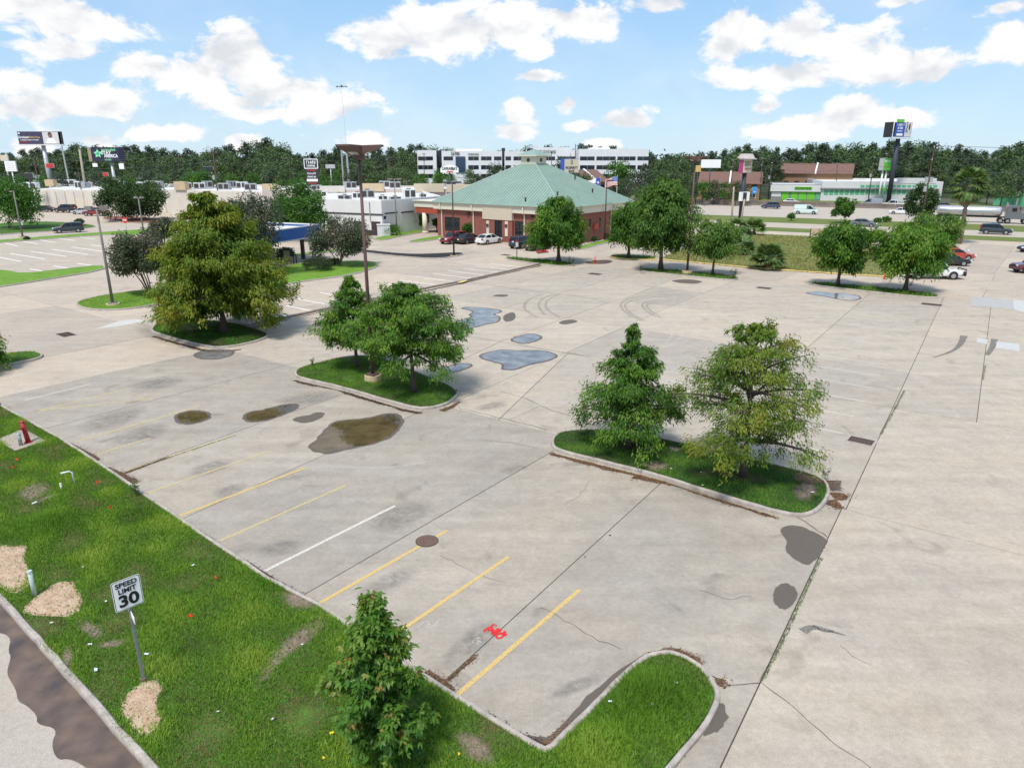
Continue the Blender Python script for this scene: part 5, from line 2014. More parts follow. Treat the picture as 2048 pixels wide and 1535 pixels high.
for px, f in ((885, 0), (948, 0), (1050, 0), (1158, 1), (1220, 1)):
    A = BC
    Bp = BC + (BU * 10 if f == 0 else BV * 10)
    l = bl(OW(px, 440, A, Bp))
    pos = (-.14, l[1]) if f == 0 else (l[0], -.14)
    pos2 = (-.55, l[1]) if f == 0 else (l[0], -.55)
    MB().box((pos[0], pos[1], 2.2), (.16, .16, 4.4)).box((pos2[0], pos2[1], 4.85), (.2, .2, 1.0)).build('downspout', 'cream_trim', bank)
for px in ((935, 425, 940, 429), (1063, 431, 1067, 434)):
    face_box(bank, 'wall_light', 0, px, 'black_metal', .25, .25)
# drive-through canopy at the left
can = MB().box((8.5, BD + 3.4, 4.86), (13.5, 7.4, 1.0)).box((8.5, BD + 3.4, 5.40), (14, 7.9, .10)).build('drive_through_canopy', 'cream_trim', bank)
MB().box((2.1, BD + 3.4, 3.85), (.5, 6.9, 1.0)).box((14.9, BD + 3.4, 3.85), (.5, 6.9, 1.0)).box((8.5, BD + 6.9, 3.85), (12.3, .5, 1.0)).build('canopy_beam', 'red_beam', can)
for x in (2.1, 14.9):
    for y in (BD + 5.0,):
        MB().tube([(x, y, 0), (x, y, 3.4)], [.48, .42], 18).tube([(x, y, 0), (x, y, .35)], .55, 18).build('column', 'cream_trim', can, True)
MB().box((2.1, BD + .6, 1.7), (.5, 1.2, 3.4)).build('brick_pier', 'bank_brick', can)
mat('red_paint', (.38, .03, .03), .6, var=.1)
ground_sheet('fire_lane_curb', [(1071, 503), (1090, 500), (1098, 505), (1075, 507)], .12, 'red_paint', bank, world=False).location = (0, 0, 0)
o = bpy.data.objects['fire_lane_curb']
o.parent = lot


# --- generic wall buildings
def wallbox(name, label, pts, depth, z1, wall_m, roof_m, cat='building', parapet=.35, z0=-.1):
    """building on a polyline of front ground points (left to right); depth runs away from the camera"""
    P = [np.array(p[:2], float) for p in pts]
    d = P[-1] - P[0]
    d /= np.linalg.norm(d)
    nrm = np.array([-d[1], d[0]])
    if nrm[1] < 0:
        nrm = -nrm
    base = np.array([P[0][0], P[0][1], 0])
    t = thing(name, label, cat, base)
    loop = [p - P[0] for p in P] + [P[-1] - P[0] + nrm * depth, nrm * depth]
    MB().prism([tuple(p) for p in loop], z0, z1).build('wall', wall_m, t)
    inn = offset_loop(loop, .3)
    MB().prism([tuple(p) for p in inn], z1 - .6, z1 + .02).build('roof', roof_m, t)
    if parapet:
        cb = curb([np.array([*p]) for p in loop], .3, parapet, True, wall_m, t, 'parapet', z1 - .02, 0)
    t['_o'] = 0
    del t['_o']
    return t, base


def wrect(t, base, A, B, px, name, m, proud=.05, thick=.15, zmin=0.0):
    """rectangular piece on the wall A-B of thing t, outlined by photo pixels (x0, y0, x1, y1)"""
    x0, y0, x1, y1 = px
    ym, xm = (y0 + y1) / 2, (x0 + x1) / 2
    a, b = OW(x0, ym, A, B), OW(x1, ym, A, B)
    zt, zb = OW(xm, y0, A, B)[2], max(zmin, OW(xm, y1, A, B)[2])
    c = (a + b) / 2 - base
    dl = (b - a)[:2]
    L_ = np.linalg.norm(dl)
    rz = math.atan2(dl[1], dl[0])
    nn = np.array([math.sin(rz), -math.cos(rz)])
    if nn @ (-(np.array(a[:2]) + np.array(b[:2])) / 2) < 0:
        nn = -nn
    pc = c[:2] + nn * (proud - thick / 2)
    return MB().box((pc[0], pc[1], (zt + zb) / 2), (L_, thick, max(.02, zt - zb)), rz).build(name, m, t)


def roof_unit(t, base, px, py, w, d, h, z, m='metal_grey', rz=.2):
    g = G(px, py, z) - base
    o = MB().box((g[0], g[1], z + h / 2), (w, d, h), rz).build('rooftop_unit', m, t, bevel=.05)
    MB().tube([(g[0], g[1], z + h), (g[0], g[1], z + h + .12)], min(w, d) * .33, 12).build('fan_grille', 'black_metal', o)
    for s in (-1, 1):
        MB().box((g[0] + s * w * .25 * math.cos(rz) + (d / 2 + .01) * math.sin(rz), g[1] + s * w * .25 * math.sin(rz) - (d / 2 + .01) * math.cos(rz), z + h * .5), (w * .38, .05, h * .7), rz).build('louvre', 'dark_band', o)
    return o


# white single-storey building with dark band
A0, A1, A2 = G(600, 462), G(766, 471), G(884, 455)
wz = OW(720, 403, A0, A1)[2]
wb, wbase = wallbox('white_commercial_building', 'white flat-roofed building with a dark band left of the bank', [A0, A1, A2], 26, wz, 'white_stucco', 'roof_white')
for px in ((640, 425.5, 766, 428.5),):
    wrect(wb, wbase, A0, A1, px, 'dark_band', 'dark_band', .08)
for px in ((769, 424.5, 795, 427), (802, 422.5, 827, 425), (832, 420, 868, 423)):
    wrect(wb, wbase, A1, A2, px, 'dark_band', 'dark_band', .08)
for px in ((709, 442, 727, 472), (743, 443, 761, 460), (655, 440, 672, 468)):
    wrect(wb, wbase, A0, A1, px, 'door', 'brown_door', .04)
wrect(wb, wbase, A0, A1, (727, 460, 757, 472), 'planter_wall', 'brown_door', .5, .5)
wrect(wb, wbase, A1, A2, (767, 432, 770.5, 438), 'wall_lamp', 'black_metal', .2)
wrect(wb, wbase, A0, A1, (739.5, 404, 741, 442), 'pipe', 'metal_grey', .15, .1)
for i, (px, py, w_, d_, h_) in enumerate(((690, 399, 2.2, 1.2, .8), (715, 396, 1.6, 1.2, 1.0), (735, 395, 2.6, 1.5, 1.4), (765, 399, 1.6, 1.2, .7), (790, 400, 2.0, 1.2, .6), (818, 396, 2.2, 1.4, 1.6), (845, 394, 1.2, .8, .6), (640, 392, 2, 1.3, .9))):
    roof_unit(wb, wbase, px, py, w_, d_, h_, wz, ('metal_grey', 'metal_white')[i % 2], .1 * i)

# strip mall behind it
S0, S1 = G(560, 445), G(1000, 445)
S0[1], S1[1] = 152, 158
S0[0], S1[0] = -52, 10
S0[2] = S1[2] = 0
sz_ = OW(760, 381, S0, S1)[2]
sm, smb = wallbox('strip_mall', 'long pinkish strip mall with tan parapet blocks behind the white building', [S0, S1], 20, sz_, 'pinkish_wall', 'roof_white')
for px, m_ in (((725, 367, 768, 383), 'tan_stucco'), ((828, 367.5, 888, 384), 'cream_stucco'), ((640, 372, 690, 384), 'warm_white'), ((893, 369, 960, 384), 'cream_stucco')):
    wrect(sm, smb, S0, S1, px, 'parapet_block', m_, .5, 1.6)
for px in ((847, 380, 864, 390), (726, 386, 742, 395), (810, 391, 826, 400), (750, 379, 757, 384)):
    wrect(sm, smb, S0, S1, px, 'window', 'blue_glass', .05)
for i, (px, py) in enumerate(((770, 374), (790, 376), (900, 374), (700, 376))):
    roof_unit(sm, smb, px, py, 2.5, 1.8, 1.4, sz_, 'metal_grey', .2 * i)

# long service building at the left
C0, C1 = G(-120, 417), G(345, 425)
cz = OW(130, 382, C0, C1)[2]
sb, sbb = wallbox('service_building', 'long cream service building with cluttered flat roof at the left', [C0, C1], 45, cz, 'warm_white', 'roof_white')
for x in range(-30, 345, 18):
    wrect(sb, sbb, C0, C1, (x, 383, x + 1.2, 424), 'pilaster', 'cream_stucco', .12, .2)
for px in ((142, 398, 175, 417), (210, 404, 218, 420), (300, 398, 312, 424), (322, 400, 333, 424), (90, 402, 97, 415)):
    wrect(sb, sbb, C0, C1, px, 'door', 'cream_trim', .04)
wrect(sb, sbb, C0, C1, (92, 359, 109, 372), 'parapet_block', 'tan_stucco', .4, 1.2)
rr = random.Random(6)
for i in range(26):
    roof_unit(sb, sbb, rr.uniform(20, 340), rr.uniform(366, 379), rr.uniform(1.5, 3.6), rr.uniform(1.3, 2.4), rr.uniform(.8, 2.0), cz, rr.choice(['metal_grey', 'metal_white', 'warm_white', 'metal_white']), rr.uniform(-.3, .3))
D0, D1 = G(338, 430), G(660, 441)
dz_ = OW(480, 385, D0, D1)[2]
cb_, cbb = wallbox('cream_block_building', 'plain cream block building behind the round green tree', [D0, D1], 30, dz_, 'warm_white', 'roof_white')
wrect(cb_, cbb, D0, D1, (526, 368, 555, 384), 'parapet_block', 'tan_stucco', .3, 1.2)
wrect(cb_, cbb, D0, D1, (350, 363, 372, 380), 'parapet_block', 'tan_stucco', .3, 1.2)
for px in ((541, 392, 552, 404), (350, 392, 360, 420), (372, 395, 380, 420)):
    wrect(cb_, cbb, D0, D1, px, 'door', 'brown_door' if px[0] > 500 else 'cream_trim', .04)
for i, (px, py) in enumerate(((450, 379), (485, 376), (502, 380), (400, 378), (415, 374), (372, 378), (465, 374), (600, 380), (630, 384))):
    roof_unit(cb_, cbb, px, py, 2.6, 1.8, 1.5, dz_, ('metal_grey', 'metal_white')[i % 2], .1 * i)
# timber fence in front of the service yard
F0, F1 = G(66, 416.5), G(196, 419)
fz = OW(130, 404, F0, F1)[2]
fn = thing('wood_fence', 'brown wooden fence behind the parked black cars', 'fence', F0)
k = 16
for i in range(k):
    a, b = (F1 - F0) * i / k, (F1 - F0) * (i + 1) / k
    c = (a + b) / 2
    rz = math.atan2(b[1] - a[1], b[0] - a[0])
    MB().box((c[0], c[1], fz / 2), (np.linalg.norm(b - a) - .06, .08, fz + .05 * math.sin(i * 2.1)), rz).build('fence_panel', 'fence_wood', fn)

# --- white office block on the skyline
OY = 325.0


def off_block(t, x0, x1, ytop, m='office_white', Y=OY, dep=28, name='wall', base=None):
    a, b = VY(x0, ytop, Y), VY(x1, ytop, Y)
    z = a[2]
    return MB().box(((a[0] + b[0]) / 2 - base[0], Y + dep / 2 - base[1], z / 2), (b[0] - a[0], dep, z)).build(name, m, t)


obase = np.array([VY(950, 330, OY)[0], OY, 0])
off = thing('office_block', 'white three-storey office block with ribbon windows beyond the bank', 'building', obase)
w1 = off_block(off, 834, 872, 300.5, base=obase, Y=OY + 3)
w2 = off_block(off, 871, 884, 301, 'dark_glass', OY + 6, name='glass_stair', base=obase)
w3 = off_block(off, 883, 1004, 302, base=obase)
w3b = off_block(off, 912, 965, 298, base=obase, Y=OY + 12, dep=14, name='penthouse')
w4 = off_block(off, 1003, 1010, 296, 'dark_glass', OY + 4, name='glass_stair', base=obase)
w5 = off_block(off, 1009, 1160, 303, base=obase, Y=OY + 1)
w6 = off_block(off, 1066, 1140, 294.5, base=obase, Y=OY - 4, dep=18, name='penthouse')
w7 = off_block(off, 1054, 1067, 297, 'dark_glass', OY - 2, name='glass_stair', base=obase)
off2b = np.array([VY(1228, 330, OY - 20)[0], OY - 20, 0])
off2 = thing('office_wing', 'white office wing with two dark window bands, right end of the skyline block', 'building', off2b)
w8 = off_block(off2, 1158, 1298, 298, base=off2b, Y=OY - 20)
off_block(off2, 1180, 1220, 295.5, base=off2b, Y=OY - 10, dep=10, name='penthouse')


def owin(t, base, parent, x0, x1, y0, y1, Y, m='dark_glass'):
    a, b = VY(x0, y0, Y - .05), VY(x1, y1, Y - .05)
    o = MB().box(((a[0] + b[0]) / 2 - base[0], Y - .02 - base[1], (a[2] + b[2]) / 2), (b[0] - a[0], .12, a[2] - b[2])).build('window', m, t)
    n = max(1, int((b[0] - a[0]) / 2.2))
    for k in range(1, n):
        xx = a[0] + (b[0] - a[0]) * k / n
        MB().box((xx - base[0], Y - .10 - base[1], (a[2] + b[2]) / 2), (.12, .08, a[2] - b[2])).build('mullion', 'metal_grey', o)


for (y0, y1) in ((313, 320.5), (330.5, 338.5), (348, 356)):
    for (x0, x1) in ((836, 866),):
        owin(off, obase, w1, x0, x1, y0, y1, OY + 3)
    for (x0, x1) in ((887, 906), (936.5, 957.5), (962, 983), (988, 1003)):
        owin(off, obase, w3, x0, x1, y0, y1, OY)
    for (x0, x1) in ((1011, 1022), (1027, 1048), (1052, 1078), (1084, 1110), (1115, 1150)):
        owin(off, obase, w5, x0, x1, y0, y1, OY + 1 if x1 < 1066 or x0 > 1140 else OY - 4)
    for (x0, x1) in ((1160, 1189), (1193, 1231), (1235, 1271), (1275, 1297)):
        owin(off2, off2b, w8, x0, x1, y0, y1, OY - 20)
owin(off, obase, w3, 911, 931, 313, 345, OY - .3, 'blue_glass')
mat_plain('sign_black', (.012, .012, .014), .5)
mat_plain('sign_white', (.86, .86, .85), .5)


def skytext(t, base, s, x, y, Y, h_px, m, width_px=None, bold=.02):
    c = VY(x, y, Y)
    sc = (Y * CP) / F
    return text(t, s, (c[0] - base[0], Y - base[1] - .15, c[2]), h_px * sc * 1.35, m, bold=bold * h_px * sc, width=(width_px * sc if width_px else None))


skytext(off, obase, '25700', 910.5, 307.5, OY - .1, 6.5, 'sign_black', 17)
skytext(off, obase, 'PARKING', 947, 308.5, OY - .1, 3.6, 'sign_black', 21)
skytext(off, obase, 'FIRST STATE BANK', 1093, 303.5, OY - 4.2, 5.5, 'sign_black', 38)

# --- brick apartments
def gable_block(label, e0, e1, ridge_y, eave_z, depth, name='apartment_block'):
    """long gabled block: e0, e1 ground points of the front wall; ridge height taken from the photo"""
    P0, P1 = np.array(e0[:2]), np.array(e1[:2])
    d = P1 - P0
    L_ = np.linalg.norm(d)
    rz = math.atan2(d[1], d[0])
    base = np.array([P0[0], P0[1], 0])
    t = thing(name, label, 'building', base, rz)
    rid = eave_z + ridge_y
    MB().add([(0, 0, -.1), (L_, 0, -.1), (L_, depth, -.1), (0, depth, -.1), (0, 0, eave_z), (L_, 0, eave_z), (L_, depth, eave_z), (0, depth, eave_z), (0, depth / 2, rid - .1), (L_, depth / 2, rid - .1)],
             [(0, 1, 5, 4), (1, 2, 6, 9, 5), (2, 3, 7, 6), (3, 0, 4, 8, 7)]).build('wall', 'apartment_brick', t)
    r = MB()
    for s in (0, 1):
        y0, y1 = (-.7, depth / 2) if s == 0 else (depth + .7, depth / 2)
        z0 = eave_z - .25
        r.add([(-.3, y0, z0), (L_ + .3, y0, z0), (L_ + .3, y1, rid), (-.3, y1, rid), (-.3, y0, z0 + .2), (L_ + .3, y0, z0 + .2), (L_ + .3, y1, rid + .2), (-.3, y1, rid + .2)], [(0, 1, 2, 3), (4, 5, 6, 7), (0, 1, 5, 4), (1, 2, 6, 5), (0, 4, 7, 3)])
    ro = r.build('roof', 'shingle_brown', t)
    n = max(2, int(L_ / 14))
    for k in range(1, n):
        x = L_ * k / n
        MB().add([(x - .25, -.9, eave_z - .2), (x + .25, -.9, eave_z - .2), (x + .25, depth / 2, rid + .55), (x - .25, depth / 2, rid + .55), (x - .25, -.9, eave_z + .35), (x + .25, -.9, eave_z + .35), (x + .25, depth / 2, rid + .3), (x - .25, depth / 2, rid + .3)],
                 [(4, 5, 2, 3), (0, 1, 5, 4), (1, 2, 6, 5), (0, 4, 7, 3)]).build('fire_wall', 'white_stucco', ro)
    for k in range(n):
        for j in range(3):
            x = L_ * (k + .2 + .3 * j) / n
            for z in (1.4, 4.2):
                w = MB().box((x, -.02, z), (1.6, .12, 1.5)).build('window', 'dark_glass', t)
                MB().box((x, -.09, z - .82), (1.8, .14, .12)).build('sill', 'white_stucco', w)
    return t


a0, a1 = G(1395, 398), G(1519, 400)
gable_block('brown-roofed brick apartment block nearest the blue road sign', a0, a1, 3.2, 5.0, 13)
a0, a1 = VY(1555, 395, 262), VY(1698, 395, 252)
gable_block('brown-roofed brick apartment block behind the green storage building', a0, a1, 3.0, 7.6, 14)
gable_block('small gabled brick house behind the bank roof and flags', VY(1165, 380, 215), VY(1215, 380, 218), 3.0, 6.0, 16, 'brick_house')

# --- green and white self-storage building
g0, g1 = G(1541, 399.5), G(1642, 401)
gz = OW(1590, 370.5, g0, g1)[2]
st, stb = wallbox('storage_office', 'low white storage office with four lime green doors', [g0, g1], 20, gz, 'storage_grey', 'roof_white')
wrect(st, stb, g0, g1, (1541, 370, 1642, 383), 'fascia_band', 'storage_white', .5, .6)
wrect(st, stb, g0, g1, (1543, 384, 1562, 393), 'wall_panel', 'storage_white', .06)
for px in ((1564, 383.5, 1577, 399.3), (1582, 383.5, 1594.5, 399.3), (1597.5, 383.5, 1612, 399.3), (1614.5, 383.5, 1629, 399.3)):
    d_ = wrect(st, stb, g0, g1, px, 'door', 'lime_green', .06)
wrect(st, stb, g0, g1, (1632, 384, 1640, 399), 'window', 'teal_green', .06)
s_ = wrect(st, stb, g0, g1, (1589, 373.5, 1624, 379), 'sign_panel', 'lime_green', .62, .12)
mid = OW(1606, 376.2, g0, g1) - stb
dd = (g1 - g0)[:2]
rzz = math.atan2(dd[1], dd[0])
nnv = np.array([math.sin(rzz), -math.cos(rzz)])
text(st, 'EXTRA SPACE STORAGE', (mid[0] + nnv[0] * .7, mid[1] + nnv[1] * .7, mid[2]), .6, 'sign_black', rz=rzz, bold=.02, width=4.6)
h0, h1 = G(1640, 401), G(1880, 404)
h1 = h0 + (h1 - h0) * 1.0
hz = OW(1700, 364.5, h0, h1)[2]
sw, swb = wallbox('storage_wing', 'long storage wing with rows of green roll-up doors right of the dark billboard post', [h0, h1], 40, hz, 'storage_white', 'roof_white')
z_up = OW(1835, 356.5, h0, h1)[2]
for k in range(22):
    x = 1648 + k * 10.4
    wrect(sw, swb, h0, h1, (x, 380 - k * .15, x + 8.2, 390 - k * .1), 'roll_up_door', 'teal_green', .05)
    if k > 6:
        wrect(sw, swb, h0, h1, (x, 370, x + 8.2, 375), 'roll_up_door', 'teal_green', .05)
wrect(sw, swb, h0, h1, (1640, 376.5, 1878, 379), 'canopy_band', 'storage_grey', .6, .7)
wrect(sw, swb, h0, h1, (1798, 356.5, 1873, 367), 'upper_parapet', 'storage_white', .1, 3.0)
k0, k1 = G(1985, 410), G(2120, 415)
kz = OW(2010, 388, k0, k1)[2]
ks_, ksb = wallbox('green_warehouse', 'bright green warehouse wall at the right frame edge behind the trees', [k0, k1], 20, kz, 'teal_green', 'roof_grey')
wrect(ks_, ksb, k0, k1, (2033, 389, 2037, 412), 'trim_post', 'storage_white', .1)

# --- blue canopy with service pumps on the curbed island
def canopy():
    p0, p1 = G(541, 531, .12), G(607, 518, .12)
    c = (p0 + p1) / 2
    d = (p1 - p0)[:2]
    L_ = np.linalg.norm(d)
    rz = math.atan2(d[1], d[0])
    z0 = HB(607, 518, 475, .12) + .1
    z1 = HB(607, 518, 452, .12) + .1
    t = thing('fuel_canopy', 'flat canopy with blue fascia on black posts over service pumps', 'canopy', (c[0], c[1], .1), rz)
    X0, X1, Y0, Y1 = -L_ / 2 - 3.2, L_ / 2 + 1.6, -1.5, 8.5       # local x runs away from the camera, y to the left
    dk = MB().box(((X0 + X1) / 2, (Y0 + Y1) / 2, (z0 + z1) / 2 - .1), (X1 - X0 - .3, Y1 - Y0 - .3, z1 - z0 - .3)).build('deck', 'roof_white', t)
    for (xa, ya, xb, yb) in ((X0, Y0, X1, Y0), (X1, Y0, X1, Y1), (X1, Y1, X0, Y1), (X0, Y1, X0, Y0)):
        mx_, my_ = (xa + xb) / 2, (ya + yb) / 2
        ln = abs(xb - xa) + abs(yb - ya)
        dims = (ln, .14, z1 - z0) if ya == yb else (.14, ln, z1 - z0)
        f = MB().box((mx_, my_, (z0 + z1) / 2), dims).build('fascia', 'blue_fascia', t)
        tr = (ln + .1, .26, .13) if ya == yb else (.26, ln + .1, .13)
        MB().box((mx_, my_, z1 + .03), tr).box((mx_, my_, z0 + .02), tr).build('fascia_trim', 'metal_white', f)
    for k in range(8):
        x = X0 + .8 + (X1 - X0 - 1.6) * k / 7
        MB().tube([(x, Y1 - .2, z1 + .05), (x + .5, Y1 - .2, z1 + .75)], .05, 5).build('roof_brace', 'metal_grey', dk)
    MB().box(((X0 + X1) / 2, Y1 - .2, z1 + .8), (X1 - X0, .12, .1)).box(((X0 + X1) / 2, Y1 - .1, z1 + .4), (X1 - X0, .04, .7)).build('roof_screen', 'roof_white', dk)
    for (x, y) in ((-L_ / 2, 0), (L_ / 2, 0), (-L_ / 2, 6.5), (L_ / 2, 6.5)):
        MB().box((x, y, z0 / 2), (.36, .36, z0)).build('post', 'black_metal', t)


canopy()
mat('pump_body', (.22, .2, .17), .6, var=.2)
for i, (px, py, lab) in enumerate(((575, 526, 'right-hand service pump with black guard hoops under the blue canopy'), (545, 527, 'left-hand service pump behind the canopy post'))):
    g = G(px, py, .12)
    t = thing('service_pump', lab, 'pump', g, .3)
    MB().box((0, 0, .75), (.75, .5, 1.5)).build('cabinet', 'pump_body', t, bevel=.04)
    MB().tube([(.2, 0, 1.5), (.25, 0, 1.75)], .22, 10).build('dome_cap', 'black_metal', t)
    for s in (-1, 1):
        mb = MB()
        mb.tube([(s * .75, -.35, 0), (s * .75, -.35, 1.05), (s * .75, .35, 1.05), (s * .75, .35, 0)], .07, 8)
        mb.tube([(s * .75, -.35, 1.0), (s * 1.05, -.35, 1.0), (s * 1.05, -.35, 0)], .07, 8)
        mb.build('guard_hoop', 'black_metal', t)
# white utility box by the white building
g = G(768, 472, 0)
t = thing('utility_box', 'white metal utility cabinet on the grass by the white building', 'utility box', g, .25)
hb = HB(768, 472, 449.5)
MB().box((0, 0, hb / 2), (2.05, 1.2, hb)).build('cabinet', 'metal_white', t, bevel=.03)
MB().box((0, 0, hb + .05), (2.2, 1.35, .10)).build('lid', 'metal_white', t)
MB().box((.1, -.61, hb / 2), (.03, .03, hb * .85)).box((.25, -.62, hb * .5), (.05, .05, .3)).build('door_seam', 'metal_grey', t)
ground_sheet('canopy_apron', [(515, 535), (545, 526), (612, 515), (640, 517), (600, 527), (550, 540)], .116, 'concrete_warm', i6)

# ------------------------------------------------------------------ vehicles
mat_plain('tyre', (.015, .015, .016), .85)
mat_plain('rim', (.42, .43, .45), .35, .7)
mat_plain('car_glass', (.010, .013, .016), .06)
mat_plain('head_lamp', (.72, .73, .75), .12)
mat_plain('tail_lamp', (.30, .012, .012), .2)
mat_plain('plate', (.7, .7, .68), .5)
mat_plain('trim_black', (.02, .02, .022), .5)
PAINT = dict(white=(.74, .74, .73), black=(.010, .010, .012), red=(.22, .012, .018), blue=(.022, .035, .065), silver=(.42, .44, .46), maroon=(.10, .018, .026), grey=(.13, .14, .15), orange=(.42, .06, .035), mint=(.58, .70, .65), dark=(.025, .032, .036), navy=(.035, .045, .085), steel=(.25, .28, .32))
for k_, c_ in PAINT.items():
    mat_paint('paint_' + k_, c_)

CARS = {
    # lower body stations: x, z bottom, z top, half width; cabin stations: x, z base, z top, half width base, half width top
    'sedan': dict(body=[(-2.42, .45, .80, .62), (-2.34, .30, .98, .80), (-1.75, .25, 1.02, .88), (-.6, .22, .98, .91), (.75, .22, .95, .91), (1.45, .24, .88, .89), (2.15, .28, .76, .83), (2.40, .38, .62, .62)],
                  cab=[(-1.95, 1.00, 1.03, .70, .62), (-1.20, .98, 1.40, .80, .60), (-.3, .97, 1.46, .82, .62), (.30, .96, 1.43, .82, .61), (1.25, .90, .93, .76, .66)], roof=(1, 3), wb=(1.42, -1.42), wr=.33, tail=.86, head=.66),
    'suv': dict(body=[(-2.35, .50, .95, .74), (-2.30, .34, 1.08, .86), (-1.6, .28, 1.10, .93), (-.4, .26, 1.07, .94), (.9, .26, 1.04, .94), (1.5, .28, 1.00, .92), (2.2, .32, .90, .85), (2.38, .42, .74, .66)],
                cab=[(-2.26, 1.06, 1.09, .82, .78), (-2.00, 1.06, 1.66, .84, .68), (-.6, 1.05, 1.74, .86, .70), (.35, 1.04, 1.70, .86, .68), (1.20, 1.00, 1.03, .82, .72)], roof=(1, 3), wb=(1.42, -1.40), wr=.37, tail=1.15, head=.82),
    'pickup': dict(body=[(-2.85, .55, 1.02, .84), (-2.80, .45, 1.06, .93), (-.95, .38, 1.06, .96), (-.8, .34, 1.10, .97), (1.0, .34, 1.08, .97), (1.6, .36, 1.05, .95), (2.6, .40, .98, .91), (2.78, .48, .86, .80)],
                   cab=[(-.92, 1.08, 1.11, .84, .80), (-.80, 1.08, 1.76, .86, .70), (.2, 1.08, 1.82, .88, .72), (.75, 1.07, 1.78, .88, .70), (1.45, 1.05, 1.08, .84, .74)], roof=(1, 3), wb=(1.75, -1.75), wr=.40, tail=.98, head=.86),
    'van': dict(body=[(-2.75, .50, 1.10, .88), (-2.70, .36, 1.22, .95), (-1.0, .30, 1.22, .98), (.9, .30, 1.20, .98), (1.5, .32, 1.16, .96), (2.3, .36, 1.02, .90), (2.62, .46, .82, .72)],
                cab=[(-2.68, 1.20, 1.23, .90, .86), (-2.60, 1.20, 2.05, .92, .80), (-.6, 1.20, 2.10, .94, .82), (.75, 1.18, 2.05, .94, .80), (2.00, 1.05, 1.09, .86, .72)], roof=(1, 3), wb=(1.7, -1.7), wr=.36, tail=1.2, head=.85, solid=True),
}
CARM = {}


def car_meshes(kind):
    if kind in CARM:
        return CARM[kind]
    S = CARS[kind]
    d = {}
    mb = MB()
    rings = []
    for (x, zb, zt, w) in S['body']:
        zm = zb + (zt - zb) * .45
        rings.append([(x, -w * .90, zb), (x, -w, zb + .12), (x, -w, zm), (x, -w * .965, zt - .06), (x, -w * .86, zt), (x, w * .86, zt), (x, w * .965, zt - .06), (x, w, zm), (x, w, zb + .12), (x, w * .90, zb)])
    mb.loft(rings)
    if kind == 'pickup':        # the load bed: raised rails around a sunk floor
        pass
    d['body'] = mb.mesh('body')
    g = MB()
    g.loft([[(x, -wb, zb), (x, -wt, zt), (x, wt, zt), (x, wb, zb)] for (x, zb, zt, wb, wt) in S['cab']])
    d['windows'] = g.mesh('windows')
    r = MB()
    i0, i1 = S['roof']
    rr_ = []
    st = S['cab'][i0:i1 + 1]
    for j, (x, zb, zt, wb, wt) in enumerate(st):
        ex = -.05 if j == 0 else (.05 if j == len(st) - 1 else 0)
        rr_.append([(x + ex, -wt - .03, zt - .05), (x + ex, -wt - .01, zt + .012), (x + ex, -wt * .5, zt + .05), (x + ex, wt * .5, zt + .05), (x + ex, wt + .01, zt + .012), (x + ex, wt + .03, zt - .05)])
    r.loft(rr_)
    d['roof'] = r.mesh('roof')
    p = MB()
    C_ = S['cab']
    n = len(C_)
    for s in (-1, 1):
        for (a, b) in ((0, 1), (n - 1, n - 2)):
            p.tube([(C_[a][0], s * (C_[a][3] + .005), C_[a][1] - .02), (C_[b][0], s * (C_[b][4] + .02), C_[b][2] - .01)], .045, 5, False)
        for x in ((-.35,) if kind in ('sedan', 'pickup') else (-.5, .35)):
            k = 2
            p.tube([(x, s * (C_[k][3] + .012), C_[k][1] - .02), (x, s * (C_[k][4] + .02), C_[k][2] - .02)], .04, 5, False)
    if S.get('solid'):
        for s in (-1, 1):
            a, b = C_[1], C_[2]
            p.add([(a[0], s * (a[3] + .015), a[1]), (.1, s * (b[3] + .015), b[1]), (.1, s * (b[4] + .03), b[2] - .03), (a[0], s * (a[4] + .03), a[2] - .03)], [(0, 1, 2, 3) if s < 0 else (3, 2, 1, 0)])
        a = C_[0]
    d['pillars'] = p.mesh('pillars')
    w = MB()
    w.tube([(0, -.11, 0), (0, -.10, 0), (0, .10, 0), (0, .11, 0)], [S['wr'] * .9, S['wr'], S['wr'], S['wr'] * .9], 18)
    d['wheel'] = w.mesh('wheel')
    w = MB()
    w.tube([(0, -.118, 0), (0, .118, 0)], S['wr'] * .62, 10)
    d['rim'] = w.mesh('rim')
    xb, xf = S['body'][0][0], S['body'][-1][0]
    d['headlight'] = MB().box((xf - .13, 0, S['head']), (.26, .34, .16), taper=.8).mesh('headlight')
    d['taillight'] = MB().box((xb + .07, 0, S['tail']), (.18, .30, .20 if kind != 'suv' else .34)).mesh('taillight')
    d['bumper'] = MB().box((xb + .10, 0, .50), (.22, S['body'][1][3] * 1.7, .22)).box((xf - .14, 0, .46), (.26, S['body'][-1][3] * 1.9, .18)).mesh('bumper')
    d['grille'] = MB().box((xf - .02, 0, S['head'] - .02), (.06, .8, .18)).mesh('grille')
    d['licence_plate'] = MB().box((xb - .01, 0, S['tail'] - .12), (.05, .32, .16)).mesh('licence_plate')
    d['wheel_arch'] = MB().tube([(0, -.04, 0), (0, .04, 0)], S['wr'] * 1.16, 18).mesh('wheel_arch')
    d['mirror'] = MB().box((.0, 0, 0), (.14, .2, .13)).mesh('mirror')
    CARM[kind] = d
    return d


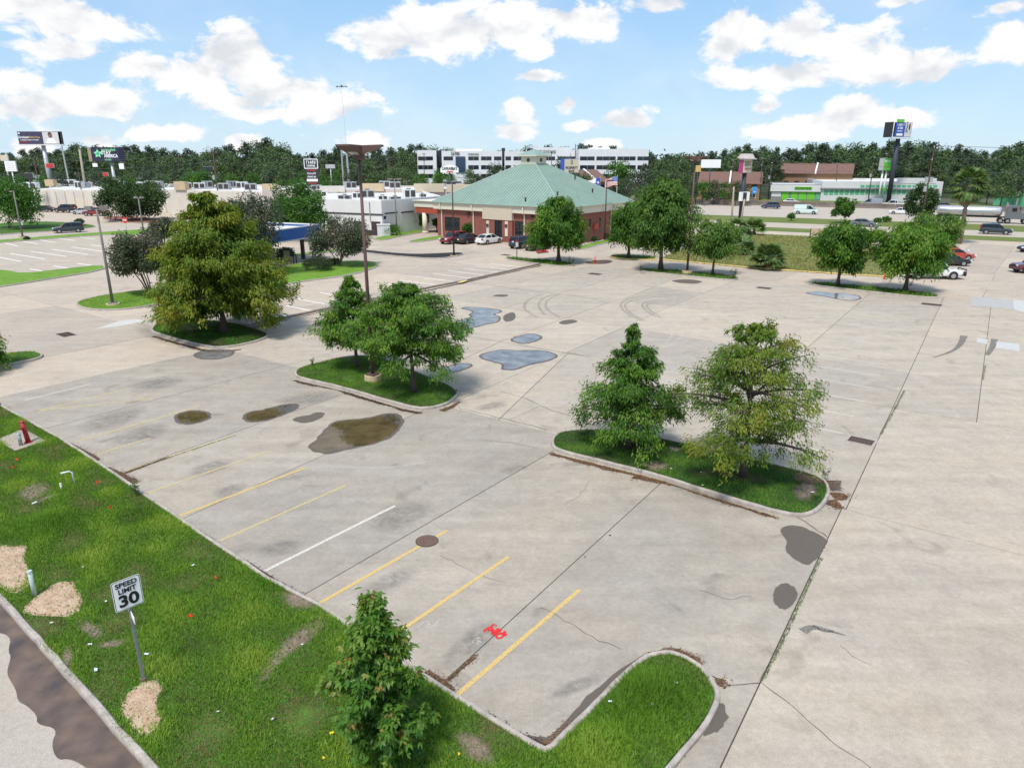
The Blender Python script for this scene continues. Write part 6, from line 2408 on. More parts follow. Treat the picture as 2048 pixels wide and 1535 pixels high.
def car(label, px, kind, paint, heading, z=0.0, scale=1.0, group=None, detail=True, cat='car', pos=None):
    """heading in degrees, counter-clockwise from +X"""
    d = car_meshes(kind)
    S = CARS[kind]
    g = G(*px, z) if pos is None else pos
    nm = dict(sedan='sedan_car', suv='sport_utility_car', pickup='pickup_truck', van='panel_van')[kind]
    t = thing(nm, label, cat, g, math.radians(heading), group)
    t.scale = (scale,) * 3
    pm = MATS['paint_' + paint]

    def put(nm_, key, m, loc=(0, 0, 0), parent=t, smooth=False):
        me = d[key]
        o = bpy.data.objects.new(nm_, me)
        COL.objects.link(o)
        if not len(me.materials):
            me.materials.append(None)
        o.material_slots[0].link = 'OBJECT'
        o.material_slots[0].material = m
        o.parent = parent
        o.location = loc
        if smooth:
            me.polygons.foreach_set('use_smooth', np.ones(len(me.polygons), bool))
        return o
    b = put('body', 'body', pm)
    bv = b.modifiers.new('bevel', 'BEVEL')
    bv.width = .05
    bv.segments = 2
    put('windows', 'windows', MATS['car_glass'])
    put('roof', 'roof', pm)
    put('pillars', 'pillars', pm)
    put('bumper', 'bumper', MATS['trim_black'] if kind in ('suv', 'pickup') else pm)
    put('grille', 'grille', MATS['trim_black'])
    for x in S['wb']:
        for s in (-1, 1):
            put('wheel_arch', 'wheel_arch', MATS['trim_black'], (x, s * (S['body'][3][3] - .02), S['wr'] + .02))
            w = put('wheel', 'wheel', MATS['tyre'], (x, s * (S['body'][3][3] - .085), S['wr']))
            put('rim', 'rim', MATS['rim'], (0, 0, 0), w)
    for s in (-1, 1):
        put('headlight', 'headlight', MATS['head_lamp'], (0, s * (S['body'][-2][3] * .70), 0))
        put('taillight', 'taillight', MATS['tail_lamp'], (0, s * (S['body'][1][3] * .80), 0))
        put('mirror', 'mirror', pm, (S['cab'][-1][0] - .35, s * (S['body'][3][3] + .06), S['cab'][-1][1] + .10))
    put('licence_plate', 'licence_plate', MATS['plate'])
    return t


car('red sport utility car nose out by the left brick wall of the bank', (907, 486), 'suv', 'red', 232)
car('black sedan parked nose-in between the red and the white car at the bank', (938, 486), 'sedan', 'black', 52)
car('white sedan parked in front of the bank entrance', (978, 487), 'sedan', 'white', 52)
car('dark blue sport utility car parked nose-in right of the bank entrance', (1046, 495), 'suv', 'blue', 52)
car('black car mostly hidden behind the cypress in front of the bank', (1076, 499), 'sedan', 'black', 52)
car('black sedan by the wooden fence, leftmost of the parked cars at the left', (88, 423), 'sedan', 'black', 176)
car('black sport utility car by the wooden fence between sedan and silver car', (132, 424.5), 'suv', 'black', 170, scale=1.1)
car('silver sedan half hidden by the red pickup at the left', (166, 428), 'sedan', 'silver', 176)
car('dark red pickup parked beside the big live oaks', (193, 431), 'pickup', 'red', 178)
rd = G(330, 458) - G(0, 473)
car('dark sport utility car driving on the side road at the left', (138, 465), 'suv', 'dark', math.degrees(math.atan2(rd[1], rd[0])) + 180, -.012)
# far parked and moving traffic on the freeway side
FW = math.degrees(FWY)
car('silver sedan on the far frontage road behind the trees', (1420, 404), 'sedan', 'silver', FW, -.02)
car('maroon sedan following the silver one on the far frontage road', (1447, 405), 'sedan', 'maroon', FW, -.02)
car('maroon car seen over the right eave of the bank', (1279, 408), 'sedan', 'maroon', FW + 180, -.02)
car('navy sport utility car in the far freeway lane', (1541, 417), 'suv', 'navy', FW + 180, -.02)
car('white sedan on the far road in front of the green storage doors', (1583, 408), 'sedan', 'white', FW, -.02)
car('pale mint panel van on the freeway', (1612, 428), 'van', 'mint', FW, -.02)
car('white pickup on the far frontage road by the storage wing', (1786, 414), 'pickup', 'white', FW + 180, -.02)
car('silver van on the far frontage road left of the white pickup', (1742, 412.5), 'van', 'steel', FW + 180, -.02)
car('white sedan in the near freeway lane left of the dark street tree', (1800, 428), 'sedan', 'white', FW + 180, -.02)
car('dark sport utility car on the frontage road near the right edge', (1990, 468), 'suv', 'dark', FW, -.02)
car('dark grey sedan on the frontage road behind the vacant lot', (1726, 453), 'sedan', 'grey', FW, -.02)
car('dark sedan on the far frontage road beyond the tanker', (1890, 417), 'sedan', 'dark', FW, -.02)
# parked at the right
car('white pickup with black push bar behind the far right island tree', (1862, 556), 'pickup', 'white', -6)
car('black sedan parked between the white pickup and the red car', (1894, 530), 'sedan', 'black', -8)
car('orange-red sedan, farthest of the cars parked at the right', (1905, 519), 'sedan', 'orange', -8)
car('silver sedan glimpsed between tree crowns beyond the red car', (1893, 509), 'sedan', 'silver', -8)
car('dark red pickup cut off by the right frame edge', (2076, 545), 'pickup', 'maroon', 174)
car('black car cut off by the right frame edge farther away', (2074, 504), 'sedan', 'black', 174)
# push bar on the white pickup
wp = [o for o in COL.objects if o.get('label', '').startswith('white pickup with black push')][0]
pb = MB()
pb.tube([(2.95, -.85, .35), (2.98, -.85, 1.05), (2.98, .85, 1.05), (2.95, .85, .35)], .06, 6).box((2.93, 0, .62), (.2, 1.9, .4))
pb.build('push_bar', 'trim_black', wp)
# small far parked cars that dot the car parks behind
rr = random.Random(12)
FARC = []
for i in range(7):
    FARC.append((20 + i * 44 + rr.uniform(-9, 9), rr.uniform(352, 358)))


def tanker():
    a = along(((1500, 428), (2000, 446)), 1963)
    t = thing('tanker_truck', 'silver tanker semi-trailer truck on the freeway at the right', 'truck', a, FWY)
    mat_plain('tank_steel', (.55, .56, .57), .25, .7)
    mb = MB()
    xs = [-8.2, -8.0, -7.7, 2.6, 2.9, 3.1]
    mb.tube([(x, 0, 2.2) for x in xs], [.5, .85, .95, .95, .85, .5], 20)
    tk = mb.build('tank', 'tank_steel', t, True)
    for x in (-6, -4, -2, 0, 1.6):
        MB().tube([(x - .05, 0, 2.2), (x + .05, 0, 2.2)], .99, 20).build('tank_band', 'metal_grey', tk)
    MB().box((-2.6, 0, 3.15), (9.5, .6, .08)).build('walkway', 'metal_grey', tk)
    MB().box((-1.5, 0, 1.15), (12.8, .9, .25)).build('chassis', 'trim_black', t)
    cabm = MB()
    cabm.loft([[(x, -w, zb), (x, -w, zt), (x, w, zt), (x, w, zb)] for x, zb, zt, w in ((3.6, .9, 3.0, 1.1), (4.0, .9, 3.5, 1.15), (5.6, .9, 3.5, 1.15), (6.1, .9, 2.2, 1.1), (7.6, .8, 1.9, 1.0), (7.8, .7, 1.7, .95))])
    cb = cabm.build('cab', 'paint_grey', t, bevel=.06)
    MB().box((5.87, 0, 2.75), (.35, 2.0, .8)).box((5.0, 0, 2.7), (.8, 2.36, .7)).build('windscreen', 'car_glass', cb)
    for x in (-7.6, -6.4, 3.0, 4.2, 7.0):
        for s in (-1, 1):
            w = MB().tube([(x, s * .85, .52), (x, s * 1.2, .52)], .52, 16).build('wheel', 'tyre', t)
            MB().tube([(x, s * 1.0, .52), (x, s * 1.22, .52)], .28, 10).build('rim', 'rim', w)
    for s in (-1, 1):
        MB().tube([(3.75, s * 1.0, 1.0), (3.75, s * 1.0, 4.0)], .09, 8).build('exhaust_stack', 'rim', t)


tanker()

# ------------------------------------------------------------------ lamp posts
mat('lamp_brown', (.115, .062, .052), .6, var=.2, scale=2)
mat('lamp_grey', (.19, .17, .155), .6, var=.2, scale=2)
mat('lamp_black', (.045, .035, .032), .6, var=.2, scale=2)
mat('lamp_lens', (.55, .54, .5), .3, var=.1)
mat('plinth', (.50, .40, .24), .9, var=.25, scale=4, bump=.4)


def lamp_post(label, foot, top_y, m, w0, w1, head, yaw=.6, z=.0, plinth=.0, tag_panel=None, n=4, name='lamp_post'):
    g = G(*foot, z)
    h = HB(foot[0], foot[1], top_y, z)
    t = thing(name, label, 'lamp post', g, yaw)
    if plinth:
        MB().tube([(0, 0, -.1), (0, 0, plinth)], [w0 * 2.2, w0 * 2.1], 16).build('plinth', 'plinth', t)
        MB().box((0, 0, plinth + .04), (w0 * 2.6, w0 * 2.6, .08)).build('base_plate', m, t)
    MB().tube([(0, 0, plinth * .9), (0, 0, h * .5), (0, 0, h)], [w0 / 2, (w0 + w1) / 4, w1 / 2], 10).build('pole', m, t, True)
    if head == 'double':
        hb_ = MB().box((0, 0, h + .12), (w1 * 3.4, w1 * 2.4, .34)).build('bracket', m, t)
        for s in (-1, 1):
            L_, W_ = 1.12, .92
            mb = MB()
            x0, x1 = s * .12, s * (L_ + .1)
            ring0 = [(x0, -W_ / 2, h + .16), (x0, W_ / 2, h + .16), (x0, W_ / 2, h + .66), (x0, -W_ / 2, h + .66)]
            ring1 = [(x1, -W_ / 2, h + .62), (x1, W_ / 2, h + .62), (x1, W_ / 2, h + .70), (x1, -W_ / 2, h + .70)]
            mb.loft([ring0, ring1])
            hd = mb.build('lamp_head', m, t)
            hd.rotation_euler = (0, 0, math.radians(-62) if s > 0 else 0)
            MB().add([(s * .25, -.3, h + .20), (s * .25, .3, h + .20), (s * 1.0, .3, h + .55), (s * 1.0, -.3, h + .55)], [(0, 1, 2, 3)]).build('lens', 'lamp_lens', hd)
    elif head == 'flat':
        for s in (-1, 1):
            hd = MB().box((s * .72, 0, h + .02), (.85, .42, .2), taper=.85).box((s * .2, 0, h), (.4, .1, .1)).build('lamp_head', m, t)
            MB().box((s * .72, 0, h - .09), (.6, .32, .03)).build('lens', 'lamp_lens', hd)
    elif head == 'flood':
        for s in (-1, 1):
            hd = MB().box((s * .55, -.1, h + .1), (.6, .5, .3), .3 * s, .8).box((s * .2, 0, h - .05), (.45, .08, .08)).build('lamp_head', m, t)
            MB().box((s * .58, -.12, h - .06), (.45, .36, .03)).build('lens', 'lamp_lens', hd)
    elif head == 'single':
        hd = MB().box((.5, 0, h), (.9, .4, .2)).build('lamp_head', m, t)
    if tag_panel:
        MB().box((0, -w0 * .8, tag_panel), (.5, .05, .55)).build('notice', 'sign_white', t)
    return t


lp = lamp_post('tall reddish-brown lamp post with two big shoebox heads on the middle island', (746, 760), 318, 'lamp_brown', .22, .15, 'double', yaw=math.radians(62), z=.1, plinth=.32)
lamp_post('grey-brown lamp post on the left curbed lawn island', (226, 609), 418, 'lamp_grey', .26, .16, 'flood', yaw=.4, z=.1, plinth=.12)
lamp_post('lamp post at the left edge with a white notice near its foot', (46, 476), 383, 'lamp_grey', .28, .16, 'single', yaw=2.6, z=.05, plinth=.25, tag_panel=2.3)
lamp_post('leaning-looking lamp post between the live oaks and the crape myrtle', (288, 470), 396, 'lamp_grey', .28, .17, 'flood', yaw=2.9, z=.05, plinth=.1)
lamp_post('dark lamp post on the black mulch island in front of the bank', (908, 511), 365, 'lamp_black', .24, .15, 'flat', yaw=.1, z=.1, plinth=.06)
lamp_post('thin lamp post on the grass by the white utility cabinet', (794, 470), 358, 'lamp_grey', .24, .15, 'flat', yaw=0, z=.05, plinth=.06)
lamp_post('slim tall brown lamp post among the trees on the far middle island', (1374, 546), 326, 'lamp_brown', .26, .16, 'double', yaw=math.radians(20), z=.1, plinth=.3)
lamp_post('black lamp post at the right side of the bank', (1209, 480), 361, 'lamp_black', .22, .14, 'single', yaw=0, z=.05, plinth=.05)
lamp_post('distant lamp post above the strip mall roof', (923, 400), 355, 'lamp_grey', .24, .15, 'flat', yaw=0)
lamp_post('distant lamp post with two heads behind the dark crape myrtle', (476, 420), 375, 'lamp_grey', .24, .15, 'flood', yaw=.2)
lamp_post('distant twin lamp post behind the strip mall', (815, 400), 362, 'lamp_grey', .24, .15, 'flat', yaw=.2)
lamp_post('thin lamp post beside the tall palm', (1916, 484), 412, 'lamp_black', .3, .25, None, yaw=0, name='post')

# ------------------------------------------------------------------ utility poles and wires
mat('pole_wood', (.10, .07, .055), .9, var=.3, scale=2, streak=(2, 2, .2))
mat('pole_tan', (.36, .31, .24), .85, var=.15, scale=2)
mat('pole_galv', (.46, .47, .48), .5, metal=.4, var=.1)
mat_plain('insulator', (.5, .5, .5), .3)
mat_plain('wire', (.05, .05, .05), .6)
UP = {}


def utility_pole(key, label, foot, top_px, arms=(.0, 1.6), can=0, m='pole_wood', r=.17, Y=None):
    if Y is None:
        g = G(*foot)
    else:
        g = VY(foot[0], foot[1], Y)
        g[2] = 0
    top = VY(top_px[0], top_px[1], g[1])
    h = top[2]
    t = thing('utility_pole', label, 'utility pole', (g[0], g[1], 0), 0)
    dx = top[0] - g[0]
    MB().tube([(0, 0, -.2), (dx * .5, 0, h * .5), (dx, 0, h)], [r, r * .82, r * .62], 9).build('pole', m, t, True)
    UP[key] = (g[0] + dx, g[1], h)
    for i, a in enumerate(arms):
        rz = FWY + math.pi / 2
        z = h - .4 - a
        ar = MB().box((dx * z / h, 0, z), (2.2, .12, .14), rz).build('crossarm', m, t)
        for s in (-.95, 0, .95):
            MB().tube([(dx * z / h + s * math.cos(rz), s * math.sin(rz), z + .05), (dx * z / h + s * math.cos(rz), s * math.sin(rz), z + .32)], [.08, .05], 6).build('insulator', 'insulator', ar)
    for k in range(can):
        z = h * .55 - (0 if k < 2 else 1.6)
        s = (-1, 1)[k % 2]
        MB().tube([(dx * z / h + s * .42, -.1, z), (dx * z / h + s * .42, -.1, z + 1.0)], .28, 12).build('transformer', 'metal_grey', t)
    return t


utility_pole('u1', 'tall wooden utility pole with a transformer behind the yellow cypress', (441, 428), (425, 302), (0, 1.9, 4.5), 1)
utility_pole('u2', 'wooden utility pole in front of the wood left of the pylon sign', (582, 392), (578.5, 315), (0, 1.8))
utility_pole('u3', 'wooden utility pole with transformers at the left service yard', (88, 408), (66, 315), (0, 1.6), 2)
utility_pole('u4', 'wooden utility pole by the wooden fence', (169, 419), (157, 345), (0,))
utility_pole('u13', 'thick pale concrete pole left of the purple sign', (172, 385), (159, 299), (), 0, 'pole_tan', .42, Y=205)
utility_pole('u14', 'wooden utility pole left of the yellow cypress top', (362, 395), (356, 308), (0, 2), 0)
utility_pole('u15', 'wooden utility pole right of the purple sign', (252, 372), (248.5, 310), (0,), 0, Y=250)
utility_pole('u5', 'utility pole left of the storage office, nearer the gable', (1519, 400), (1525, 315), (0, 2.0))
utility_pole('u6', 'utility pole at the storage office corner', (1536, 399), (1544, 324), (0, 2.0), 1)
utility_pole('u7', 'utility pole left of the pink-sided sign', (1460, 400), (1466, 319), (0, 2.0))
utility_pole('u8', 'short tan pole on the vacant lot edge', (1462, 456), (1468, 373), (), 0, 'pole_tan', .2)
utility_pole('u9', 'utility pole behind the storage roof', (1670, 399), (1675, 325), (0, 2.0))
utility_pole('u10', 'big utility pole with transformers behind the dark street tree', (1841, 453), (1869, 291), (0, 2.2), 3)
utility_pole('u11', 'utility pole in front of the green pole sign', (1736, 404), (1749, 313), (0, 1.8), 1)
utility_pole('u12', 'utility pole in front of the wood right of the tall mast', (781, 390), (780, 314), (0, 2.0))
utility_pole('u16', 'utility pole at the left end of the office block', (849, 385), (848, 306), (0, 2.4))
utility_pole('u17', 'utility pole rising over the bank roof beside the bank sign', (1104, 395), (1103, 303), (0,))
utility_pole('u18', 'slim pole rising behind the bank sign', (1150, 395), (1151, 288), (), 0, 'pole_wood', .2)
utility_pole('u19', 'leaning wooden pole beside the dark sign pole', (1480, 456), (1489, 398), (), 0, 'pole_tan', .22)


def wire(a, b, dz, sag, label):
    pa, pb_ = np.array(UP[a]) - [0, 0, dz], np.array(UP[b]) - [0, 0, dz]
    pts = [pa + (pb_ - pa) * s - np.array([0, 0, sag * 4 * s * (1 - s)]) for s in np.linspace(0, 1, 9)]
    o = MB().tube(pts, .035, 4, False).build('power_line', 'wire')
    return tag(o, label, 'wire', 'power lines between the utility poles')


for (a, b) in (('u3', 'u1'), ('u1', 'u2'), ('u2', 'u12'), ('u12', 'u16'), ('u7', 'u5'), ('u5', 'u9'), ('u9', 'u11'), ('u11', 'u10'), ('u4', 'u14')):
    for dz in (.1, 2.2):
        wire(a, b, dz, 1.2, 'thin dark power line strung between two utility poles')
UP['rr'] = (150.0, 108.0, 15.5)
UP['ll'] = (-190.0, 210.0, 15.0)
for dz in (.1, 2.2, 4.4):
    wire('u10', 'rr', dz, 1.0, 'thin dark power line strung between two utility poles')
    wire('u3', 'll', dz, 1.0, 'thin dark power line strung between two utility poles')

# tall radio mast and galvanised poles
g = VY(699, 370, 290)
t = thing('radio_mast', 'very thin tall mast rising into the sky behind the brown lamp post', 'mast', (g[0], g[1], 0))
top = VY(683, 172, 290)
MB().tube([(0, 0, 0), (top[0] - g[0], 0, top[2])], [.07, .03], 6).build('mast_tube', 'pole_galv', t)
hd = MB()
for s in (-1.8, -.9, .9, 1.8):
    hd.tube([(top[0] - g[0], 0, top[2] - .3), (top[0] - g[0] + s, 0, top[2] - .6 + .5 * abs(s) / 1.8)], .1, 6)
hd.box((top[0] - g[0], 0, top[2]), (.5, .5, .5))
for s in (-1.8, 1.8):
    hd.box((top[0] - g[0] + s, 0, top[2] - .3), (.7, .4, .25))
hd.build('antenna', 'black_metal', t)
for (fx, fy, tx, ty, lab, r) in ((699, 371, 692, 290, 'thick galvanised pole behind the brown lamp head', .45), (687, 370, 683, 300, 'shorter pale pole left of the galvanised pole', .35)):
    b0, b1 = VY(fx, fy, 235), VY(tx, ty, 235)
    t = thing('steel_pole', lab, 'pole', (b0[0], b0[1], 0))
    MB().tube([(0, 0, 0), (b1[0] - b0[0], 0, b1[2])], [r, r * .6], 10).build('shaft', 'pole_galv', t)
    MB().tube([(0, 0, 0), (0, 0, .5)], r * 1.4, 10).build('footing', 'plinth', t)


# ------------------------------------------------------------------ signs
mat_plain('sign_purple', (.055, .045, .10), .45)
mat_plain('sign_navy', (.022, .02, .05), .45)
mat_plain('sign_green', (.12, .52, .05), .45)
mat_plain('sign_star', (.25, .75, .35), .4)
mat_plain('sign_teal', (.06, .35, .28), .45)
mat_plain('sign_red', (.55, .04, .03), .45)
mat_plain('sign_cream', (.62, .55, .42), .6)
mat_plain('sign_blue', (.02, .09, .42), .45)
mat_plain('sign_sky', (.03, .30, .62), .45)
mat_plain('sign_pink', (.42, .05, .19), .5)
mat_plain('sign_dark', (.03, .03, .035), .6)
mat_plain('sign_grey', (.5, .5, .5), .6)
mat_plain('sign_gold', (.55, .40, .12), .5)
mat_plain('photo_skin', (.20, .11, .075), .6)
mat_plain('photo_pale', (.62, .60, .58), .6)
mat('olive_side', (.30, .26, .15), .7)
mat('pole_dark', (.035, .04, .055), .6, var=.2)


def sign_at(name, label, x0, y0, x1, y1, Y, depth, face_m, side_m, cat='sign', yaw=0.0, ground=True):
    """free-standing sign: face outlined by photo pixels at forward distance Y; origin at its foot"""
    xm = (x0 + x1) / 2
    c = VY(xm, (y0 + y1) / 2, Y)
    zt, zb = VY(xm, y0, Y)[2], VY(xm, y1, Y)[2]
    w = VY(x1, (y0 + y1) / 2, Y)[0] - VY(x0, (y0 + y1) / 2, Y)[0]
    w /= max(.5, math.cos(yaw))
    t = thing(name, label, cat, (c[0], Y, 0), yaw)
    h = zt - zb
    cab = MB().box((0, depth / 2, zb + h / 2), (w, depth, h)).build('cabinet', side_m, t, bevel=.03)
    fc = MB().box((0, -.03, zb + h / 2), (w * .97, .06, h * .95)).build('face', face_m, t)
    return t, w, h, zb


def post(t, x, y, z0, z1, r, m='pole_galv', x2=None):
    return MB().tube([(x, y, z0), (x if x2 is None else x2, y, z1)], [r, r], 12).build('post', m, t, True)


def strokes(parent, loc, width, h, m, n=6, seed=1):
    """lettering too small to read in the photograph: a row of letter-sized strokes"""
    rr = random.Random(seed)
    mb = MB()
    cw = width / n
    for i in range(n):
        x = -width / 2 + cw * (i + .5)
        k = rr.randrange(4)
        mb.box((x - cw * .25, 0, 0), (cw * .22, .02, h))
        if k != 1:
            mb.box((x + cw * .22, 0, rr.choice((0, h * .2))), (cw * .2, .02, h * rr.uniform(.5, 1)))
        mb.box((x, -.002, rr.choice((-h * .4, 0, h * .4))), (cw * .5, .02, h * .2))
    o = mb.build('lettering', m, parent)
    o.location = loc
    return o


# billboard with portrait at the far left
t, w, h, zb = sign_at('billboard', 'wide dark purple billboard with a portrait photo at the left', 36, 263, 124, 288.5, 236, .5, 'sign_purple', 'sign_dark')
for (xx, ww, m_) in ((w * .27, w * .40, 'photo_pale'), (w * .455, w * .05, 'sign_dark')):
    MB().box((xx, -.08, zb + h / 2), (ww, .05, h * .93)).build('photo_panel', m_, t)
mb = MB()
mb.tube([(w * .245, -.115, zb + h * .66), (w * .245, -.14, zb + h * .66)], h * .17, 16)
mb.build('portrait_head', 'photo_skin', t)
mb = MB().tube([(w * .24, -.113, zb + h * .78), (w * .24, -.125, zb + h * .78)], h * .17, 16)
mb.build('portrait_hair', 'sign_dark', t)
MB().add([(w * .13, -.12, zb + h * .05), (w * .36, -.12, zb + h * .05), (w * .33, -.12, zb + h * .42), (w * .25, -.12, zb + h * .52), (w * .17, -.12, zb + h * .42)], [(0, 1, 2, 3, 4)]).build('portrait_shirt', 'sign_white', t)
text(t, 'Graduate', (-w * .36, -.1, zb + h * .55), .95, 'sign_white', bold=.02)
text(t, 'Debt-Free.', (-w * .12, -.1, zb + h * .55), .85, 'sign_gold', bold=.02)
strokes(t, (-w * .24, -.1, zb + h * .33), w * .42, .4, 'sign_white', 16, 1)
strokes(t, (-w * .36, -.1, zb + h * .18), w * .2, .34, 'sign_red', 9, 2)
MB().box((-w * .46, -.1, zb + h * .86), (.6, .03, .4)).build('logo', 'sign_white', t)
post(t, 0, .9, 0, zb - .1, .62)
MB().box((0, .1, zb - .25), (w * 1.02, 1.3, .22)).build('catwalk', 'metal_white', t)
b0, b1 = VY(137, 356, 232), VY(123, 290, 232)
t2 = thing('steel_pole', 'slim steel pole at the right end of the purple billboard', 'pole', (b0[0], b0[1], 0))
MB().tube([(0, 0, 0), (b1[0] - b0[0], 0, b1[2])], [.28, .22], 10).build('shaft', 'pole_galv', t2)
MB().tube([(0, 0, 0), (0, 0, .6)], .42, 10).build('footing', 'plinth', t2)
# hotel sign
t, w, h, zb = sign_at('hotel_sign', 'dark purple pole sign with a green star left of centre', 182, 294.5, 241, 323, 196, 2.2, 'sign_navy', 'sign_navy', yaw=-.05)
MB().box((-w / 2 - .5, 1.2, zb + h / 2), (.9, 2.3, h)).build('side_panel', 'olive_side', t)
star = []
for k in range(10):
    a = math.pi / 2 + k * math.pi / 5
    r_ = h * (.33 if k % 2 == 0 else .17)
    star.append((-w * .27 + r_ * math.cos(a), -.08, zb + h * .55 + r_ * math.sin(a)))
MB().add(star, [tuple(range(9, -1, -1))]).build('star_logo', 'sign_star', t)
MB().tube([(-w * .27, -.09, zb + h * .55), (-w * .27, -.11, zb + h * .55)], h * .11, 10).build('star_centre', 'sign_teal', t)
text(t, 'extended', (w * .12, -.1, zb + h * .82), 1.0, 'sign_star', bold=.01)
text(t, 'STAY', (w * .02, -.1, zb + h * .60), 1.15, 'sign_white', bold=.03)
text(t, 'AMERICA', (w * .18, -.1, zb + h * .38), 1.15, 'sign_white', bold=.03, width=w * .48)
text(t, 'suites', (w * .06, -.1, zb + h * .14), .8, 'sign_star', bold=.01)
post(t, .6, 1, 0, zb, .38)
for s, lab in ((-1, None), (1, None)):
    MB().box((s * w * .46, .3, zb - .9 - (.3 if s > 0 else 0)), (1.3, .1, .9 if s < 0 else 1.5)).build('small_panel', 'sign_white', t)
    MB().box((s * w * .46, .35, zb - .2), (.12, .1, 1.0)).build('hanger', 'pole_galv', t)
# tenant pylon sign
t, w, h, zb = sign_at('tenant_sign', 'tall dark multi-tenant pylon sign with a framed top board', 613, 337, 637, 386, 170, .8, 'sign_dark', 'sign_dark')
MB().box((-.05, .4, zb + h + 1.0), (w * 1.12, .8, 2.1)).build('top_board', 'sign_dark', t)
fr = MB()
for (x0_, z0_, x1_, z1_) in ((-1, 0, 1, 0), (-1, 1, 1, 1), (-1, 0, -1, 1), (1, 0, 1, 1)):
    fr.tube([(x0_ * w * .55 - .05, -.06, zb + h + .02 + z0_ * 2.0), (x1_ * w * .55 - .05, -.06, zb + h + .02 + z1_ * 2.0)], .09, 6)
fr.build('frame', 'sign_white', t)
strokes(t, (0, -.1, zb + h + 1.35), w * .8, .7, 'sign_white', 5, 3)
strokes(t, (0, -.1, zb + h + .6), w * .75, .5, 'sign_white', 6, 4)
rows = ['sign_red', 'sign_white', 'sign_white', 'sign_grey', 'sign_red', 'sign_white', 'sign_white']
for k, m_ in enumerate(rows):
    z = zb + h * (.93 - .135 * k)
    if k == 3:
        MB().box((0, -.08, z), (w * .9, .04, h * .10)).build('tenant_panel', 'sign_white', t)
    else:
        strokes(t, (0, -.09, z), w * .75, h * .07, m_, 6, 10 + k)
post(t, -w * .3, .4, 0, zb, .16, 'pole_dark')
post(t, w * .3, .4, 0, zb, .16, 'pole_dark')
# arched restaurant sign
t, w, h, zb = sign_at('restaurant_sign', 'white arched restaurant pole sign in front of the office block', 881, 338, 917, 345, 172, .5, 'sign_white', 'sign_white')
arc = [(-w / 2, 0), (w / 2, 0)] + [(w / 2 * math.cos(a), .9 * math.sin(a)) for a in np.linspace(.15, math.pi - .15, 9)]
MB().add([(x, -.02, zb + h + z) for x, z in arc] + [(x, .5, zb + h + z) for x, z in arc], [tuple(range(len(arc) - 1, -1, -1)), tuple(range(len(arc), 2 * len(arc)))] + [(i, (i + 1) % len(arc), len(arc) + (i + 1) % len(arc), len(arc) + i) for i in range(len(arc))]).build('arch_board', 'sign_white', t)
text(t, "CARRABBA'S", (0, -.12, zb + h * 1.1), .95, 'sign_black', bold=.025, width=w * .86)
MB().box((.1, -.08, zb + h * .25), (w * .36, .05, h * .35)).build('red_strip', 'sign_red', t)
post(t, 0, .3, 0, zb, .2, 'pole_dark')
# bank pole sign
t, w, h, zb = sign_at('bank_sign', 'square cream bank pole sign with blue side behind the green roof', 1128, 317.5, 1158, 346, 147, 1.6, 'sign_cream', 'sign_blue', yaw=.42)
text(t, 'PROSPERITY', (0, -.08, zb + h * .36), .62, 'sign_dark', bold=.02, width=w * .86)
text(t, 'BANK', (0, -.08, zb + h * .13), .62, 'sign_dark', bold=.02, width=w * .42)
ov = []
ov2 = []
for k in range(16):
    a = 6.2832 * k / 16
    ov.append((.22 * math.cos(a), -.09, zb + h * .76 + .48 * math.sin(a)))
    ov2.append((.12 * math.cos(a), -.09, zb + h * .76 + .36 * math.sin(a)))
MB().add(ov + ov2, [(i, 16 + i, 16 + (i + 1) % 16, (i + 1) % 16) for i in range(16)]).build('oval_logo', 'sign_dark', t)
post(t, .5, .8, 0, zb, .25)
# pink-sided roofed sign
t, w, h, zb = sign_at('roofed_sign', 'tall pole sign with pink side and little ribbed roof by the freeway', 1485, 319, 1505, 346, 143, 1.2, 'sign_cream', 'sign_pink', yaw=.45)
MB().box((0, -.0, zb + h + .1), (w + .5, 1.9, .2)).build('eave', 'sign_grey', t)
MB().add([(-w / 2 - .3, -.4, zb + h + .2), (w / 2 + .3, -.4, zb + h + .2), (w / 2 + .3, 1.6, zb + h + .2), (-w / 2 - .3, 1.6, zb + h + .2), (-w / 2 + .1, .1, zb + h + 1.05), (w / 2 - .1, .1, zb + h + 1.05), (w / 2 - .1, 1.1, zb + h + 1.05), (-w / 2 + .1, 1.1, zb + h + 1.05)], [(0, 1, 5, 4), (1, 2, 6, 5), (2, 3, 7, 6), (3, 0, 4, 7), (4, 5, 6, 7)]).build('sign_roof', 'pinkish_wall', t)
for k in range(7):
    x = -w / 2 - .2 + (w + .4) * k / 6
    MB().tube([(x, -.42, zb + h + .22), (x * .85, .08, zb + h + 1.06)], .05, 5).build('roof_rib', 'sign_grey', t)
strokes(t, (0, -.08, zb + h * .80), w * .8, h * .14, 'sign_dark', 5, 8)
strokes(t, (0, -.08, zb + h * .60), w * .7, h * .14, 'sign_dark', 4, 9)
strokes(t, (0, -.08, zb + h * .30), w * .8, h * .10, 'sign_red', 6, 20)
post(t, 0, .6, 0, zb, .42, 'pole_dark')
MB().box((-.2, -.1, 5.2), (2.3, .5, 1.7)).build('reader_board', 'sign_white', t)
MB().box((-.3, -.37, 5.2), (.9, .05, 1.5)).build('reader_lettering', 'sign_dark', t)
